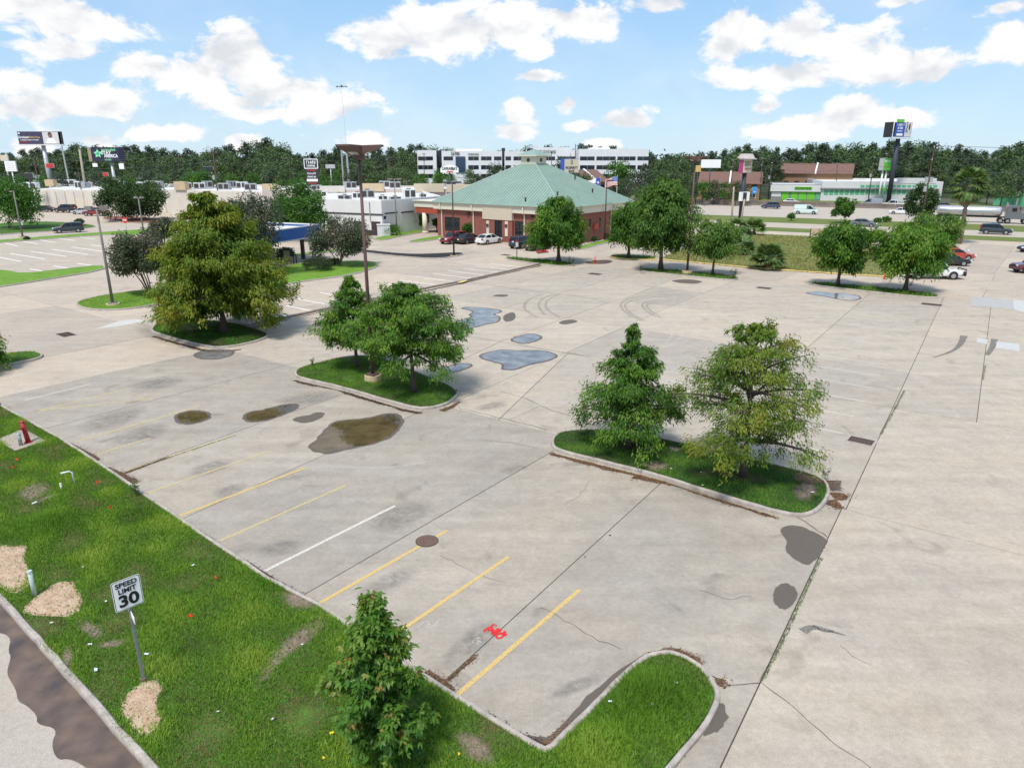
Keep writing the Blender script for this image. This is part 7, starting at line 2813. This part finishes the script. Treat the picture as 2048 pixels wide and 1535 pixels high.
# right billboard
t, w, h, zb = sign_at('billboard', 'high billboard with blue panel and picture half at the right', 1786, 245, 1828, 274, 214, .5, 'sign_blue', 'sign_dark', yaw=.38)
MB().box((w * .28, -.08, zb + h / 2), (w * .42, .05, h * .95)).build('picture_panel', 'photo_pale', t)
rr = random.Random(5)
for k in range(9):
    MB().box((w * (.10 + .36 * rr.random()), -.12, zb + h * rr.uniform(.1, .9)), (w * rr.uniform(.03, .09), .04, h * rr.uniform(.12, .4))).build('picture_shape', rr.choice(['sign_dark', 'sign_grey', 'photo_skin', 'sign_red', 'sign_dark']), t)
text(t, '1 GET 7', (-w * .22, -.1, zb + h * .82), .8, 'sign_white', bold=.03, width=w * .42)
text(t, '0 50', (-w * .22, -.1, zb + h * .60), .8, 'sign_white', bold=.03, width=w * .3)
strokes(t, (-w * .22, -.1, zb + h * .40), w * .32, .4, 'sign_white', 8, 5)
MB().box((-w * .22, -.1, zb + h * .16), (w * .36, .04, h * .16)).build('white_strip', 'sign_white', t)
MB().box((-w * .25, -.02, zb + h + .42), (w * .4, .3, .8)).build('top_extension', 'sign_green', t)
MB().box((0, .2, zb - .35), (w * 1.1, 1.4, .3)).build('catwalk', 'metal_white', t)
MB().box((-w * .62, 1.6, zb + h * .5), (.25, 2.8, h * 1.05)).build('rear_panel', 'sign_dark', t)
MB().tube([(-w * .5, .6, zb + h * .3), (-w * .64, 1.6, zb + h * .3)], .12, 6).build('brace', 'pole_dark', t)
post(t, -w * .1, .8, 0, zb - .3, .64, 'pole_dark')
# green pole sign beneath it
t, w, h, zb = sign_at('storage_sign', 'lime green pole sign on two white posts beside the billboard post', 1766, 316, 1784, 341, 216, 1.8, 'sign_green', 'sign_grey', yaw=.3)
text(t, 'EXTRA', (0, -.08, zb + h * .74), .7, 'sign_white', bold=.03, width=w * .75)
text(t, 'STORAGE', (0, -.08, zb + h * .28), .4, 'sign_red', bold=.01, width=w * .6)
for s in (-.75, .55):
    post(t, s, .6, 0, zb, .26, 'metal_white')
MB().box((.3, .1, 3.8), (1.1, .2, .9)).build('small_sign', 'sign_green', t)
# small signs
t, w, h, zb = sign_at('road_sign', 'blue highway information sign on two posts by the brick apartments', 1504, 374, 1514, 388, 205, .1, 'sign_sky', 'sign_grey', yaw=.2)
strokes(t, (0, -.08, zb + h * .3), w * .6, h * .16, 'sign_white', 3, 6)
for s in (-.5, .5):
    post(t, s, .1, 0, zb + .3, .07)
t, w, h, zb = sign_at('notice_board', 'plain tan board on two dark posts in the vacant lot', 1621, 457, 1650, 471, G(1635, 478)[1], .12, 'tan_stucco', 'fence_wood', yaw=.1)
for s in (-.5, .5):
    post(t, s * w * 1.0, .08, 0, zb + h + .05, .08, 'pole_dark')
for (x0, y0, x1, y1, Y, m_, lab, r_) in ((10, 322, 32, 343, 190, 'sign_white', 'white pole sign with grey lettering at the left edge', 'pole_galv'), (92, 327, 107, 336, 215, 'sign_red', 'small red oval pole sign beside the billboard column', 'pole_dark'),
                                         (0, 310, 16, 322, 205, 'sign_cream', 'pale sign box cut by the left frame edge', 'pole_galv'), (206, 345, 216, 353, 205, 'sign_red', 'small red sign below the purple hotel sign', 'pole_dark'),
                                         (1391, 331, 1402, 344, 205, 'sign_gold', 'small tan sign with figures next to a white blank sign', 'pole_dark'), (1402, 319, 1442, 336, 210, 'sign_white', 'blank white sign board at the edge of the wood right of the office wing', 'pole_dark'), (1650, 329, 1668, 333, 330, 'sign_grey', 'far small sign on the wood at right', 'pole_galv'),
                                         (48, 346, 66, 356, 178, 'sign_dark', 'small black sign over the service building roof', 'pole_dark'), (651, 329, 670, 337, 240, 'sign_grey', 'small pale sign on the edge of the wood beside the pylon sign', 'pole_galv'), (404, 333, 426, 340, 235, 'sign_dark', 'small dark sign in the wood left of the tall utility pole', 'pole_dark')):
    t, w, h, zb = sign_at('pole_sign', lab, x0, y0, x1, y1, Y, .4, m_, 'sign_grey')
    post(t, 0, .2, 0, zb, .16, r_)
    if m_ == 'sign_white' and x0 == 10:
        for k in range(4):
            MB().box((0, -.08, zb + h * (.2 + .2 * k)), (w * .7, .03, h * .05)).build('lettering_row', 'sign_grey', t)


# stop sign at the left, seen from behind the lot
def stop_sign():
    g = G(254, 468, .05)
    t = thing('stop_sign', 'red octagonal stop sign by the left side road', 'sign', g, -.3)
    post(t, 0, .04, 0, 2.2, .05)
    o8 = [(.55 * math.cos(math.pi / 8 + k * math.pi / 4), .55 * math.sin(math.pi / 8 + k * math.pi / 4)) for k in range(8)]
    MB().add([(x, -.02, 2.3 + z) for x, z in o8] + [(x, .02, 2.3 + z) for x, z in o8], [tuple(range(7, -1, -1)), tuple(range(8, 16))] + [(i, (i + 1) % 8, 8 + (i + 1) % 8, 8 + i) for i in range(8)]).build('octagon', 'sign_red', t)
    text(t, 'STOP', (0, -.03, 2.3), .36, 'sign_white', bold=.012)


stop_sign()

# accessible-parking sign on the bank island
g = G(1034, 520, .1)
t = thing('parking_sign', 'small white parking sign on a dark post at the end of the bank island', 'sign', g, .6)
hh_ = HB(1034, 520, 484, .1)
post(t, 0, .04, 0, hh_, .05, 'pole_dark')
MB().box((0, 0, hh_ - .3), (.36, .03, .55)).build('panel', 'sign_white', t)
MB().box((0, 0, hh_ + .12), (.3, .03, .22)).build('red_panel', 'sign_red', t)


# flags
def flag(label, px_top, foot_px, Y, kind, flip):
    b0, b1 = VY(foot_px[0], foot_px[1], Y), VY(px_top[0], px_top[1], Y)
    t = thing('flagpole', label, 'flag', (b0[0], Y, 0))
    h = b1[2]
    post(t, 0, 0, 0, h, .06)
    MB().tube([(0, 0, h), (0, 0, h + .2)], .1, 8).build('finial', 'sign_gold', t)
    W_, H_ = 2.7, 1.75
    z1 = h - .15
    nx = 12

    def P(u, v):
        x = -W_ * u * .92
        return (x, .22 * math.sin(u * 7 + v * 1.5) * u - .1, z1 - H_ * v - .45 * u * u + .1 * math.sin(u * 6))

    def patch(u0, u1, v0, v1, m, nm, off=0.0):
        mb = MB()
        k = max(2, int(nx * (u1 - u0)))
        for i in range(k):
            a, b = u0 + (u1 - u0) * i / k, u0 + (u1 - u0) * (i + 1) / k
            q = [P(a, v0), P(b, v0), P(b, v1), P(a, v1)]
            mb.quad(*[(x, y - off, z) for x, y, z in q])
        return mb.build(nm, m, t)
    if kind == 'stripes':
        for k in range(13):
            patch(0, 1, k / 13, (k + 1) / 13, 'sign_red' if k % 2 == 0 else 'sign_white', 'stripe')
        patch(0, .42, 0, 7 / 13, 'sign_blue', 'canton', .01)
        s = MB()
        for i in range(5):
            for j in range(4):
                x, y, z = P(.05 + .075 * i, .06 + .12 * j)
                s.box((x, y - .03, z), (.09, .01, .09))
        s.build('stars', 'sign_white', t)
    else:
        patch(0, .34, 0, 1, 'sign_blue', 'hoist_band')
        patch(.34, 1, 0, .5, 'sign_white', 'white_band')
        patch(.34, 1, .5, 1, 'sign_red', 'red_band')
        st_ = []
        for k in range(10):
            a = math.pi / 2 + k * math.pi / 5
            r_ = .32 if k % 2 == 0 else .13
            x, y, z = P(.17, .5)
            st_.append((x + r_ * math.cos(a), y - .06, z + r_ * math.sin(a)))
        MB().add(st_, [tuple(range(9, -1, -1))]).build('star', 'sign_white', t)


flag('flag with stars and stripes on a pole right of the green roof', (1234, 352), (1233, 395), 150, 'stripes', 1)
flag('flag with a lone star behind the green roof edge', (1200, 355), (1199, 395), 148, 'star', 1)

# ------------------------------------------------------------------ small things in front
# speed limit sign
def speed_sign():
    foot = G(288.5, 1360, .12)
    hz_ = HB(268, 1250, 1158, 0)
    tl, trr = G(219, 1163, 2.86), G(272, 1143, 2.86)
    d = trr - tl
    yaw = math.atan2(d[1], d[0])
    t = thing('speed_limit_sign', 'white SPEED LIMIT 30 sign on a steel post in the front lawn', 'sign', foot, yaw)
    mat('galvanised', (.30, .31, .33), .5, metal=.5, var=.25, scale=6)
    W_, H_ = .62, .77
    zc = 2.42
    mb = MB()
    mb.box((0, .03, 1.36), (.055, .03, 2.72)).box((-.03, .045, 1.36), (.012, .03, 2.72)).box((.03, .045, 1.36), (.012, .03, 2.72))
    mb.build('post', 'galvanised', t)

    def rr_(w, h, r):
        pts = []
        for cx2, cy2, a0 in ((w / 2 - r, h / 2 - r, 0), (-w / 2 + r, h / 2 - r, 90), (-w / 2 + r, -h / 2 + r, 180), (w / 2 - r, -h / 2 + r, 270)):
            for k in range(5):
                a = math.radians(a0 + k * 22.5)
                pts.append((cx2 + r * math.cos(a), cy2 + r * math.sin(a)))
        return pts

    def plate_(w, h, r, y, m, nm, th=.004):
        p = rr_(w, h, r)
        n = len(p)
        return MB().add([(x, y, zc + z) for x, z in p] + [(x, y + th, zc + z) for x, z in p], [tuple(range(n - 1, -1, -1)), tuple(range(n, 2 * n))] + [(i, (i + 1) % n, n + (i + 1) % n, n + i) for i in range(n)]).build(nm, m, t)
    plate_(W_, H_, .05, 0.0, 'sign_white', 'panel')
    plate_(W_ * .955, H_ * .965, .045, -.003, 'sign_black', 'border')
    plate_(W_ * .91, H_ * .93, .04, -.006, 'sign_white', 'field')
    text(t, 'SPEED', (0, -.011, zc + .255), .165, 'sign_black', bold=.004, width=.46)
    text(t, 'LIMIT', (0, -.011, zc + .095), .165, 'sign_black', bold=.004, width=.38)
    text(t, '30', (0, -.011, zc - .165), .40, 'sign_black', bold=.013, width=.43)
    # street-name blade mounted across the post, seen almost end-on
    va = math.atan2(foot[1], foot[0]) - yaw + math.radians(7)
    b = MB().box((0, 0, 0), (.66, .012, .17)).build('street_blade', 'sign_white', t)
    b.location = (0, .03, 1.84)
    b.rotation_euler = (0, 0, va)
    strokes(b, (0, -.012, 0), .5, .09, 'sign_grey', 6, 7)
    MB().tube([(0, .03, 0), (0, .03, .06)], .07, 8).build('footing', 'soil', t)


speed_sign()

mat_plain('pipe_white', (.74, .74, .73), .45)
mat_plain('pipe_green', (.42, .52, .47), .5)
mat('hydrant_red', (.34, .02, .03), .45, var=.15)
mat('pipe_steel', (.36, .37, .36), .4, metal=.4, var=.15)
# pad with red standpipe and grey valve post
pd = MB().prism([tuple(p) for p in padp], .02, .135).build('utility_pad', 'concrete')
tag(pd, 'square concrete pad in the lawn at the left edge', 'concrete pad')
g = G(57, 884, .135)
t = thing('standpipe', 'red fire standpipe leaning on the concrete pad', 'standpipe', g)
hs = HB(57, 884, 843, .135)
MB().tube([(0, 0, 0), (-.05, 0, hs * .5), (-.09, 0, hs)], [.10, .095, .09], 14).build('barrel', 'hydrant_red', t, True)
MB().tube([(-.09, 0, hs), (-.095, 0, hs + .05)], [.11, .06], 14).build('cap', 'hydrant_red', t)
MB().tube([(0, 0, -.01), (0, 0, .035)], .17, 14).build('flange', 'hydrant_red', t)
MB().tube([(-.06, -.08, hs * .72), (-.06, -.2, hs * .72)], .055, 10).build('outlet', 'hydrant_red', t)
g = G(42, 890, .135)
t = thing('valve_post', 'short grey steel valve post beside the red standpipe', 'post', g)
hs = HB(42, 890, 868, .135)
MB().tube([(0, 0, 0), (0, 0, hs)], .075, 14).build('barrel', 'pipe_steel', t, True)
MB().tube([(0, 0, hs), (0, 0, hs + .05)], [.095, .06], 14).build('cap', 'pipe_steel', t)
MB().tube([(0, -.09, hs * .3), (0, .09, hs * .3)], .03, 8).build('spigot', 'pipe_steel', t)


def pipe(label, foot, top_y, r, m, elbow=None, name='vent_pipe_post'):
    g = G(*foot, .1)
    h = HB(foot[0], foot[1], top_y, .1)
    t = thing(name, label, 'pipe', g)
    if elbow:
        MB().tube([(0, 0, -.05), (0, 0, h - .08), (elbow[0] * .12, elbow[1] * .12, h), (elbow[0] * .45, elbow[1] * .45, h)], r, 10).build('shaft', m, t, True)
        MB().tube([(elbow[0] * .43, elbow[1] * .43, h), (elbow[0] * .47, elbow[1] * .47, h)], r * 1.25, 10).build('collar', m, t)
    else:
        MB().tube([(0, 0, -.05), (0, 0, h)], r, 12).build('shaft', m, t, True)
        MB().tube([(0, 0, h - .03), (0, 0, h + .02)], [r * 1.2, r * 1.1], 12).build('cap', m, t)


pipe('white plastic pipe with a bent top in the lawn', (149, 968), 941, .03, 'pipe_white', (-.6, -.5))
pipe('short white plastic pipe stub left of the bent one', (123, 977), 967, .035, 'pipe_white')
pipe('pale green marker post standing by the sand patch', (70, 1190), 1142, .06, 'pipe_green')
o = MB().tube([tuple(G(64, 1007, .12)), tuple(G(74, 1003, .14))], .03, 8).build('pipe_offcut', 'pipe_white')
tag(o, 'short white pipe lying in the grass below the bent pipe', 'pipe')

# survey flags, wrappers and litter on the lawn
mat_plain('flag_orange', (.75, .10, .02), .5)
mat_plain('paper', (.55, .54, .52), .6)
mat_plain('plastic_pale', (.6, .66, .7), .3)
mat_plain('yellow_bit', (.75, .55, .03), .5)


def survey_flag(label, px, m='flag_orange', seed=0):
    g = G(*px, .1)
    t = thing('survey_flag', label, 'marker flag', g, seed * 1.1)
    MB().tube([(0, 0, 0), (0, 0, .22)], .004, 5).build('wire_stake', 'metal_grey', t)
    mb = MB()
    for i in range(3):
        mb.quad((.045 * i, .02 * math.sin(i * 2 + seed), .12), (.045 * (i + 1), .02 * math.sin((i + 1) * 2 + seed), .12 - .01 * i), (.045 * (i + 1), .02 * math.sin((i + 1) * 2 + seed), .22 - .015 * i), (.045 * i, .02 * math.sin(i * 2 + seed), .22))
    mb.build('pennant', m, t)


for i, (x, y, lab) in enumerate(((32, 925, 'orange survey flag nearest the concrete pad'), (24, 942, 'orange survey flag at the left edge below the pad'), (93, 950, 'orange survey flag left of the bent white pipe'), (201, 971, 'pale orange survey flag right of the bent white pipe'), (225, 1020, 'orange survey flag in the tall grass below the weeds'), (432, 1163, 'orange survey flag near the curb above the sapling'), (376, 1241, 'orange survey flag right of the speed limit sign'))):
    survey_flag(lab, (x, y), seed=i)


def scrap(label, px, size, m, seed, z=.16, name='litter_scrap'):
    g = G(*px, z)
    rng = np.random.default_rng(seed)
    n = 4
    V, Fc = [], []
    for i in range(n + 1):
        for j in range(n + 1):
            V.append(((i / n - .5) * size, (j / n - .5) * size * .6, rng.uniform(0, size * .3)))
    for i in range(n):
        for j in range(n):
            a = i * (n + 1) + j
            Fc.append((a, a + 1, a + n + 2, a + n + 1))
    o = MB().add(V, Fc).build(name, m)
    o.location = g
    o.rotation_euler = (0, 0, rng.uniform(0, 6))
    md = o.modifiers.new('thick', 'SOLIDIFY')
    md.thickness = .004
    return tag(o, label, 'litter')


for i, (x, y, s_, m_, lab) in enumerate(((166, 1133, .09, 'paper', 'white scrap above the pale sand patch right of the marker post'), (386, 1130, .13, 'plastic_pale', 'pale plastic scrap in the lawn near the lot curb'), (212, 1202, .12, 'paper', 'crumpled grey paper left of the speed limit sign'), (180, 1288, .14, 'paper', 'white paper scrap in the worn grass left of the sign post'), (293, 1308, .15, 'plastic_pale', 'white cup lying just right of the sign post'), (192, 1339, .17, 'plastic_pale', 'crumpled white bag left of the sign post'),
                                         (103, 1245, .12, 'paper', 'white scrap near the street curb'), (436, 1422, .08, 'paper', 'small white scrap in the lawn left of the sapling'), (545, 1437, .1, 'paper', 'white paper bit beside the sapling at left'), (647, 1515, .1, 'yellow_bit', 'yellow scrap left of the sapling foot'), (918, 1507, .1, 'yellow_bit', 'yellow scrap right of the sapling foot'), (664, 1465, .13, 'yellow_bit', 'yellow leaf-like scrap under the sapling leaves'), (605, 1288, .09, 'paper', 'white bit on the bare earth strip'),
                                         (1352, 1365, .13, 'plastic_pale', 'pale blue plastic scrap on the grass tongue'), (1220, 1402, .12, 'plastic_pale', 'pale scrap on the grass tongue near the inner curb'), (1305, 1408, .12, 'paper', 'white scrap in the long grass of the tongue'), (1342, 937, .12, 'paper', 'white scrap on the nearest tree island'), (1402, 944, .08, 'paper', 'small white dot of litter on the nearest tree island'), (1405, 970, .12, 'paper', 'white scrap below the sparse cypress'), (1625, 985, .2, 'paper', 'white strip of litter at the right tip of the nearest island'), (1170, 1113, .07, 'sign_dark', 'dark speck of debris right of the manhole'), (1220, 1070, .1, 'sign_dark', 'dark leaf on the joint right of the manhole'))):
    scrap(lab, (x, y), s_ * .72, m_, i, .02 if m_ == 'sign_dark' else .15)

# manhole cover
g = G(854, 1081.5)
t = thing('manhole_cover', 'rusty round manhole cover crossing a yellow stall line', 'manhole cover', (g[0], g[1], .004))
mat('rust_iron', (.14, .085, .065), .8, var=.35, scale=12, bump=.5)
MB().tube([(0, 0, -.02), (0, 0, .012)], .38, 28).build('frame_ring', 'joint_dirt', t)
cv = MB().tube([(0, 0, -.01), (0, 0, .02)], .335, 28).build('lid', 'rust_iron', t)
for r_ in (.12, .22):
    mb = MB()
    for k in range(24):
        a, b = 6.2832 * k / 24, 6.2832 * (k + .6) / 24
        mb.tube([(r_ * math.cos(a), r_ * math.sin(a), .022), (r_ * math.cos(b), r_ * math.sin(b), .022)], .012, 4)
    mb.build('raised_ring', 'rust_iron', cv)


# storm drains
def drain(label, c, w, l, rz, bars=9):
    g = G(*c)
    t = thing('storm_drain', label, 'drain', (g[0], g[1], .004), rz)
    MB().box((0, 0, .0), (l + .28, w + .28, .012)).build('collar', 'curb', t)
    MB().box((0, 0, .004), (l, w, .012)).build('pit', 'sign_black', t)
    for k in range(bars + 1):
        x = -l / 2 + l * k / bars
        MB().box((x, 0, .016), (.045, w, .02)).build('bar', 'rust_iron', t)
    for y in (-w / 2, 0, w / 2):
        MB().box((0, y, .0165), (l + .04, .045, .022)).build('rail', 'rust_iron', t)


drain('iron storm grate beside the drive aisle joint at the right', (1722, 881.5), .62, .95, LOTZ + math.pi / 2)
drain('small drain in mid lot in front of the far middle island', (1528, 576), .8, 1.3, LOTZ + math.pi / 2)
drain('small drain at the right end of the far right island', (1863, 609), .8, 1.5, LOTZ + math.pi / 2)
drain('small drain left of the yellow cypress in the left lot', (132, 669), .8, 1.4, LOTZ + math.pi / 2)
drain('drain cover in front of the bank island', (1190, 548), .9, 1.4, LOTZ + math.pi / 2)
drain('drain cover between the bank and its narrow island', (1012, 510), .8, 1.2, LOTZ + math.pi / 2)


# cones
def cone(label, foot, top_y, z=0.0):
    g = G(*foot, z)
    h = HB(foot[0], foot[1], top_y, z)
    mat_plain('cone_orange', (.70, .10, .03), .5)
    t = thing('traffic_cone', label, 'traffic cone', g)
    MB().box((0, 0, .02), (h * .5, h * .5, .04)).build('base', 'cone_orange', t)
    MB().tube([(0, 0, .04), (0, 0, h)], [h * .19, h * .04], 16).build('cone_body', 'cone_orange', t, True)
    MB().tube([(0, 0, h * .5), (0, 0, h * .66)], [h * .12, h * .09], 16).build('collar_band', 'sign_white', t)


cone('orange traffic cone in the brown wet patch near the bank island', (1190, 526), 511)
cone('orange cone on the edge of the vacant lot behind the far right island', (1768, 558), 548)
ground_sheet('mud_patch', [(1168, 526), (1180, 521), (1215, 519), (1228, 522), (1215, 528), (1180, 528)], .0075, 'soil_stain', lot, 2)
# weeds standing at island edges
mat_leaf('weed_leaf', [(.03, .08, .02), (.05, .12, .03), (.08, .16, .05)], .3)


def weed(label, px, h, n, seed, z=.1):
    g = G(*px, z)
    rng = np.random.default_rng(seed)
    t = thing('weed', label, 'weed', g)
    mb = MB()
    P, D = [], []
    for k in range(n):
        a = rng.uniform(0, 6.28)
        l = rng.uniform(.1, .35) * h
        tp = np.array([math.cos(a) * l, math.sin(a) * l, h * rng.uniform(.6, 1)])
        mb.tube([(0, 0, 0), tp * [.4, .4, .6], tp], [.008, .006, .003], 4, False)
        for s in np.linspace(.3, 1, 8):
            P.append(tp * s)
            D.append([math.cos(a + rng.uniform(-1.5, 1.5)), math.sin(a + rng.uniform(-1.5, 1.5)), .4])
    mb.build('stem', 'bark_brown', t)
    m_ = len(P)
    link('leaves', leaf_mesh('leaves', P, D, np.tile([0, 0, 1.0], (m_, 1)) + rng.normal(0, .3, (m_, 3)), np.full(m_, h * .28), np.full(m_, h * .09), rng.random(m_)), 'weed_leaf', t)


for i, (x, y, h_, lab) in enumerate(((272, 990, .55, 'tall dark weed growing at the lawn curb'), (626, 731, .5, 'weed sprig at the left end of the middle island'), (868, 772, .6, 'leafy weed right of the wide island tree'), (910, 790, .35, 'weed sprig at the right tip of the middle island'), (1650, 955, .4, 'weed sprig at the right tip of the nearest island'), (1820, 573, .7, 'weed sprig right of the far right tree trunk'), (1282, 545, 1.0, 'tall weed at the left tip of the far middle island'), (1465, 558, 1.1, 'tall weeds at the right tip of the far middle island'), (1142, 530, 1.0, 'tall weeds at the right tip of the bank island'))):
    weed(lab, (x, y), h_, 7, 90 + i)

# ------------------------------------------------------------------ wooded belt on the skyline
def pine_proto(seed):
    rng = np.random.default_rng(seed)
    w = MB()
    w.tube([(0, 0, -.3), (.2 * math.sin(seed), .1, 9), (.3, 0, 17.4)], [.34, .24, .06], 7)
    cs_ = []
    n = 26
    for i in range(n):
        z = 6.0 + 11.5 * (i + rng.random()) / n
        u = (z - 6.0) / 12
        r = (3.6 * (1 - u ** 2.2) + .7) * rng.uniform(.35, 1.0)
        a = rng.uniform(0, 6.28)
        c = (math.cos(a) * r, math.sin(a) * r, z, rng.uniform(.9, 1.7))
        w.tube([(0, 0, z - .5), (c[0], c[1], c[2])], [.09, .03], 4, False)
        cs_.append(c)
    cs_.append((.2, 0, 17.6, 1.1))
    return w.mesh('trunk'), clump_mesh(seed, cs_, 1500, .95, wl=.42, shell=.25, flat=.62)


def broad_proto(seed):
    rng = np.random.default_rng(seed)
    w = MB()
    w.tube([(0, 0, -.3), (0, 0, 6), (.2, .1, 12)], [.38, .28, .1], 7)
    cs_ = dome(seed, 5.2, 3.0, 17.0, 44, 1.9, .45)
    for c in cs_[:10]:
        w.tube([(0, 0, 4.5), (c[0] * .8, c[1] * .8, c[2])], [.14, .04], 4, False)
    return w.mesh('trunk'), clump_mesh(seed, cs_, 1700, .95, wl=.55, shell=.5)


PP = [pine_proto(s) for s in (1, 2, 3, 4)]
BPR = [broad_proto(s) for s in (11, 12, 13)]
TOPS = [(-120, 300), (0, 300), (60, 298), (120, 291), (165, 284), (200, 293), (240, 288), (300, 290), (340, 295), (380, 298), (430, 291), (490, 285), (522, 274), (560, 285), (600, 301), (640, 298), (680, 292), (720, 300), (760, 295), (810, 290), (852, 286), (900, 300), (1000, 300), (1066, 290), (1090, 287), (1112, 292), (1172, 289), (1260, 294), (1300, 306), (1390, 307), (1440, 297), (1480, 291), (1540, 287), (1600, 291), (1655, 280), (1700, 288), (1745, 286), (1800, 279), (1850, 281), (1905, 283), (1945, 298), (1975, 304), (2005, 287), (2060, 284), (2200, 290)]


def top_at(x):
    for (x0, y0), (x1, y1) in zip(TOPS[:-1], TOPS[1:]):
        if x0 <= x <= x1:
            return y0 + (y1 - y0) * (x - x0) / (x1 - x0)
    return 300


rb_ = random.Random(21)
cnt = {'p': 0, 'b': 0}


def far_tree(x, ytop, Y, kind, lm=None):
    P = VY(x, ytop, Y)
    h = P[2]
    if h < 3:
        return
    place = ('at the far left behind the billboard' if x < 150 else 'behind the purple hotel sign' if x < 300 else 'left of the tall utility pole' if x < 430 else 'between the utility pole and the pylon sign' if x < 620 else 'between the pylon sign and the office block' if x < 835
             else 'behind the office block' if Y > 345 and x < 1300 else 'in front of the office block' if x < 1300 else 'above the freeway right of the office wing' if x < 1480 else 'behind the brick apartments' if x < 1700 else 'behind the storage wing' if x < 1890 else 'at the far right behind the palm')
    deep = 'rear' if Y > 300 else 'front'
    protos = PP if kind == 'p' else BPR
    tr, cr = protos[rb_.randrange(len(protos))]
    if kind == 'p':
        t = thing('pine_tree', 'tall dark pine in the %s wood %s' % (deep, place), 'tree', (P[0], Y, 0), rb_.uniform(0, 6.28), 'pines in the %s of the wood %s' % (deep, place))
        k = h / 18.2
    else:
        t = thing('broadleaf_tree', 'round-crowned tree in the %s wood %s' % (deep, place), 'tree', (P[0], Y, 0), rb_.uniform(0, 6.28), 'broadleaf trees in the %s of the wood %s' % (deep, place))
        k = h / 18.0
    t.scale = (k * rb_.uniform(.9, 1.25), k * rb_.uniform(.9, 1.25), k)
    link('trunk', tr, 'bark_brown', t)
    o = link('crown', cr, None, t)
    if not len(cr.materials):
        cr.materials.append(None)
    o.material_slots[0].link = 'OBJECT'
    o.material_slots[0].material = MATS[lm or ('wood_dark' if kind == 'p' else 'wood_mid')]


# rear rows: the skyline itself
x = -110
while x < 2170:
    behind_office = 830 < x < 1300
    for row in range(2 if not behind_office else 1):
        Y = rb_.uniform(395, 470) if behind_office else rb_.uniform(300, 420)
        y = top_at(x) + (rb_.uniform(-3, 7) if row == 0 else rb_.uniform(8, 20))
        far_tree(x + rb_.uniform(-8, 8), y, Y - 40 * row, 'p' if rb_.random() < (.72 if row == 0 else .4) else 'b')
    x += rb_.uniform(15, 24)
# middle rows: lower, lighter trees that close the gaps between the buildings and the skyline
x = -100
while x < 835:
    far_tree(x, rb_.uniform(310, 330), rb_.uniform(250, 290), 'b' if rb_.random() < .6 else 'p')
    x += rb_.uniform(20, 30)
x = -60
while x < 900:
    far_tree(x, rb_.uniform(332, 350), rb_.uniform(218, 240), 'b', rb_.choice(['wood_mid', 'round_green', 'wood_dark']))
    x += rb_.uniform(26, 44)
x = 1290
while x < 2160:
    far_tree(x, rb_.uniform(312, 334), rb_.uniform(272, 300), 'b' if rb_.random() < .55 else 'p')
    x += rb_.uniform(17, 28)
# trees in front of the office block and by the apartments
for (x, y, Y, lm) in ((640, 358, 200, 'round_green'), (670, 356, 205, 'wood_mid'), (940, 337, 260, 'wood_mid'), (880, 348, 240, 'wood_mid'), (900, 345, 245, 'round_green'), (960, 345, 250, 'wood_dark'), (995, 322, 270, 'wood_dark'), (1128, 312, 200, 'wood_dark'), (1140, 335, 190, 'wood_dark'), (1165, 340, 195, 'wood_mid'), (1238, 318, 235, 'round_green'), (1250, 322, 230, 'round_green'),
                      (1275, 338, 225, 'wood_dark'), (1300, 342, 230, 'wood_dark'), (1325, 338, 232, 'wood_mid'), (1350, 340, 228, 'wood_dark'), (1375, 342, 225, 'wood_mid'), (1230, 352, 215, 'wood_dark'), (1255, 355, 212, 'wood_dark'), (1385, 358, 205, 'wood_dark'), (1408, 358, 204, 'round_green'), (1430, 360, 204, 'wood_dark'), (1452, 362, 202, 'round_green'), (1475, 362, 200, 'wood_dark'), (1490, 366, 200, 'wood_dark'),
                      (1725, 360, 250, 'wood_dark'), (1810, 345, 265, 'wood_mid'), (1850, 345, 260, 'wood_dark'), (1890, 345, 255, 'wood_mid'), (1930, 340, 250, 'wood_dark'), (1965, 338, 215, 'wood_dark'), (1985, 345, 205, 'wood_dark'), (2015, 340, 195, 'wood_mid'), (2040, 335, 200, 'wood_dark'), (2070, 340, 200, 'wood_mid'), (80, 352, 198, 'round_green'), (120, 345, 212, 'wood_dark'), (190, 335, 215, 'wood_dark'), (205, 342, 212, 'wood_dark'), (300, 335, 215, 'wood_dark'), (325, 345, 205, 'wood_mid'),
                      (400, 335, 205, 'round_green'), (415, 342, 205, 'wood_mid'), (380, 345, 205, 'round_green'), (20, 345, 200, 'wood_dark'), (-20, 345, 200, 'wood_mid')):
    far_tree(x, y, Y, 'b', lm)
# ground under the wood
mat_blend('wood_floor', [(.03, .045, .02), (.05, .07, .03)], .05)
struct('wood_floor', MB().sheet([(-1500, 245), (1500, 235), (2400, 2900), (-2400, 2900)], -.09), 'wood_floor')
# farther wood that reads as one mass
def far_mass():
    rng = np.random.default_rng(9)
    cs_ = []
    for i in range(420):
        az = rng.uniform(-.85, .85)
        Y = rng.uniform(470, 640)
        X = math.tan(az) * Y
        h = rng.uniform(12, 17)
        cs_.append((X, Y, h * .55, h * .5))
    me = clump_mesh(5, cs_, 26000, 2.6, wl=.6, shell=.5)
    o = link('distant_wood', me, 'wood_dark')
    o['kind'] = 'stuff'
    o['label'] = 'dark mass of distant trees closing the horizon'


far_mass()
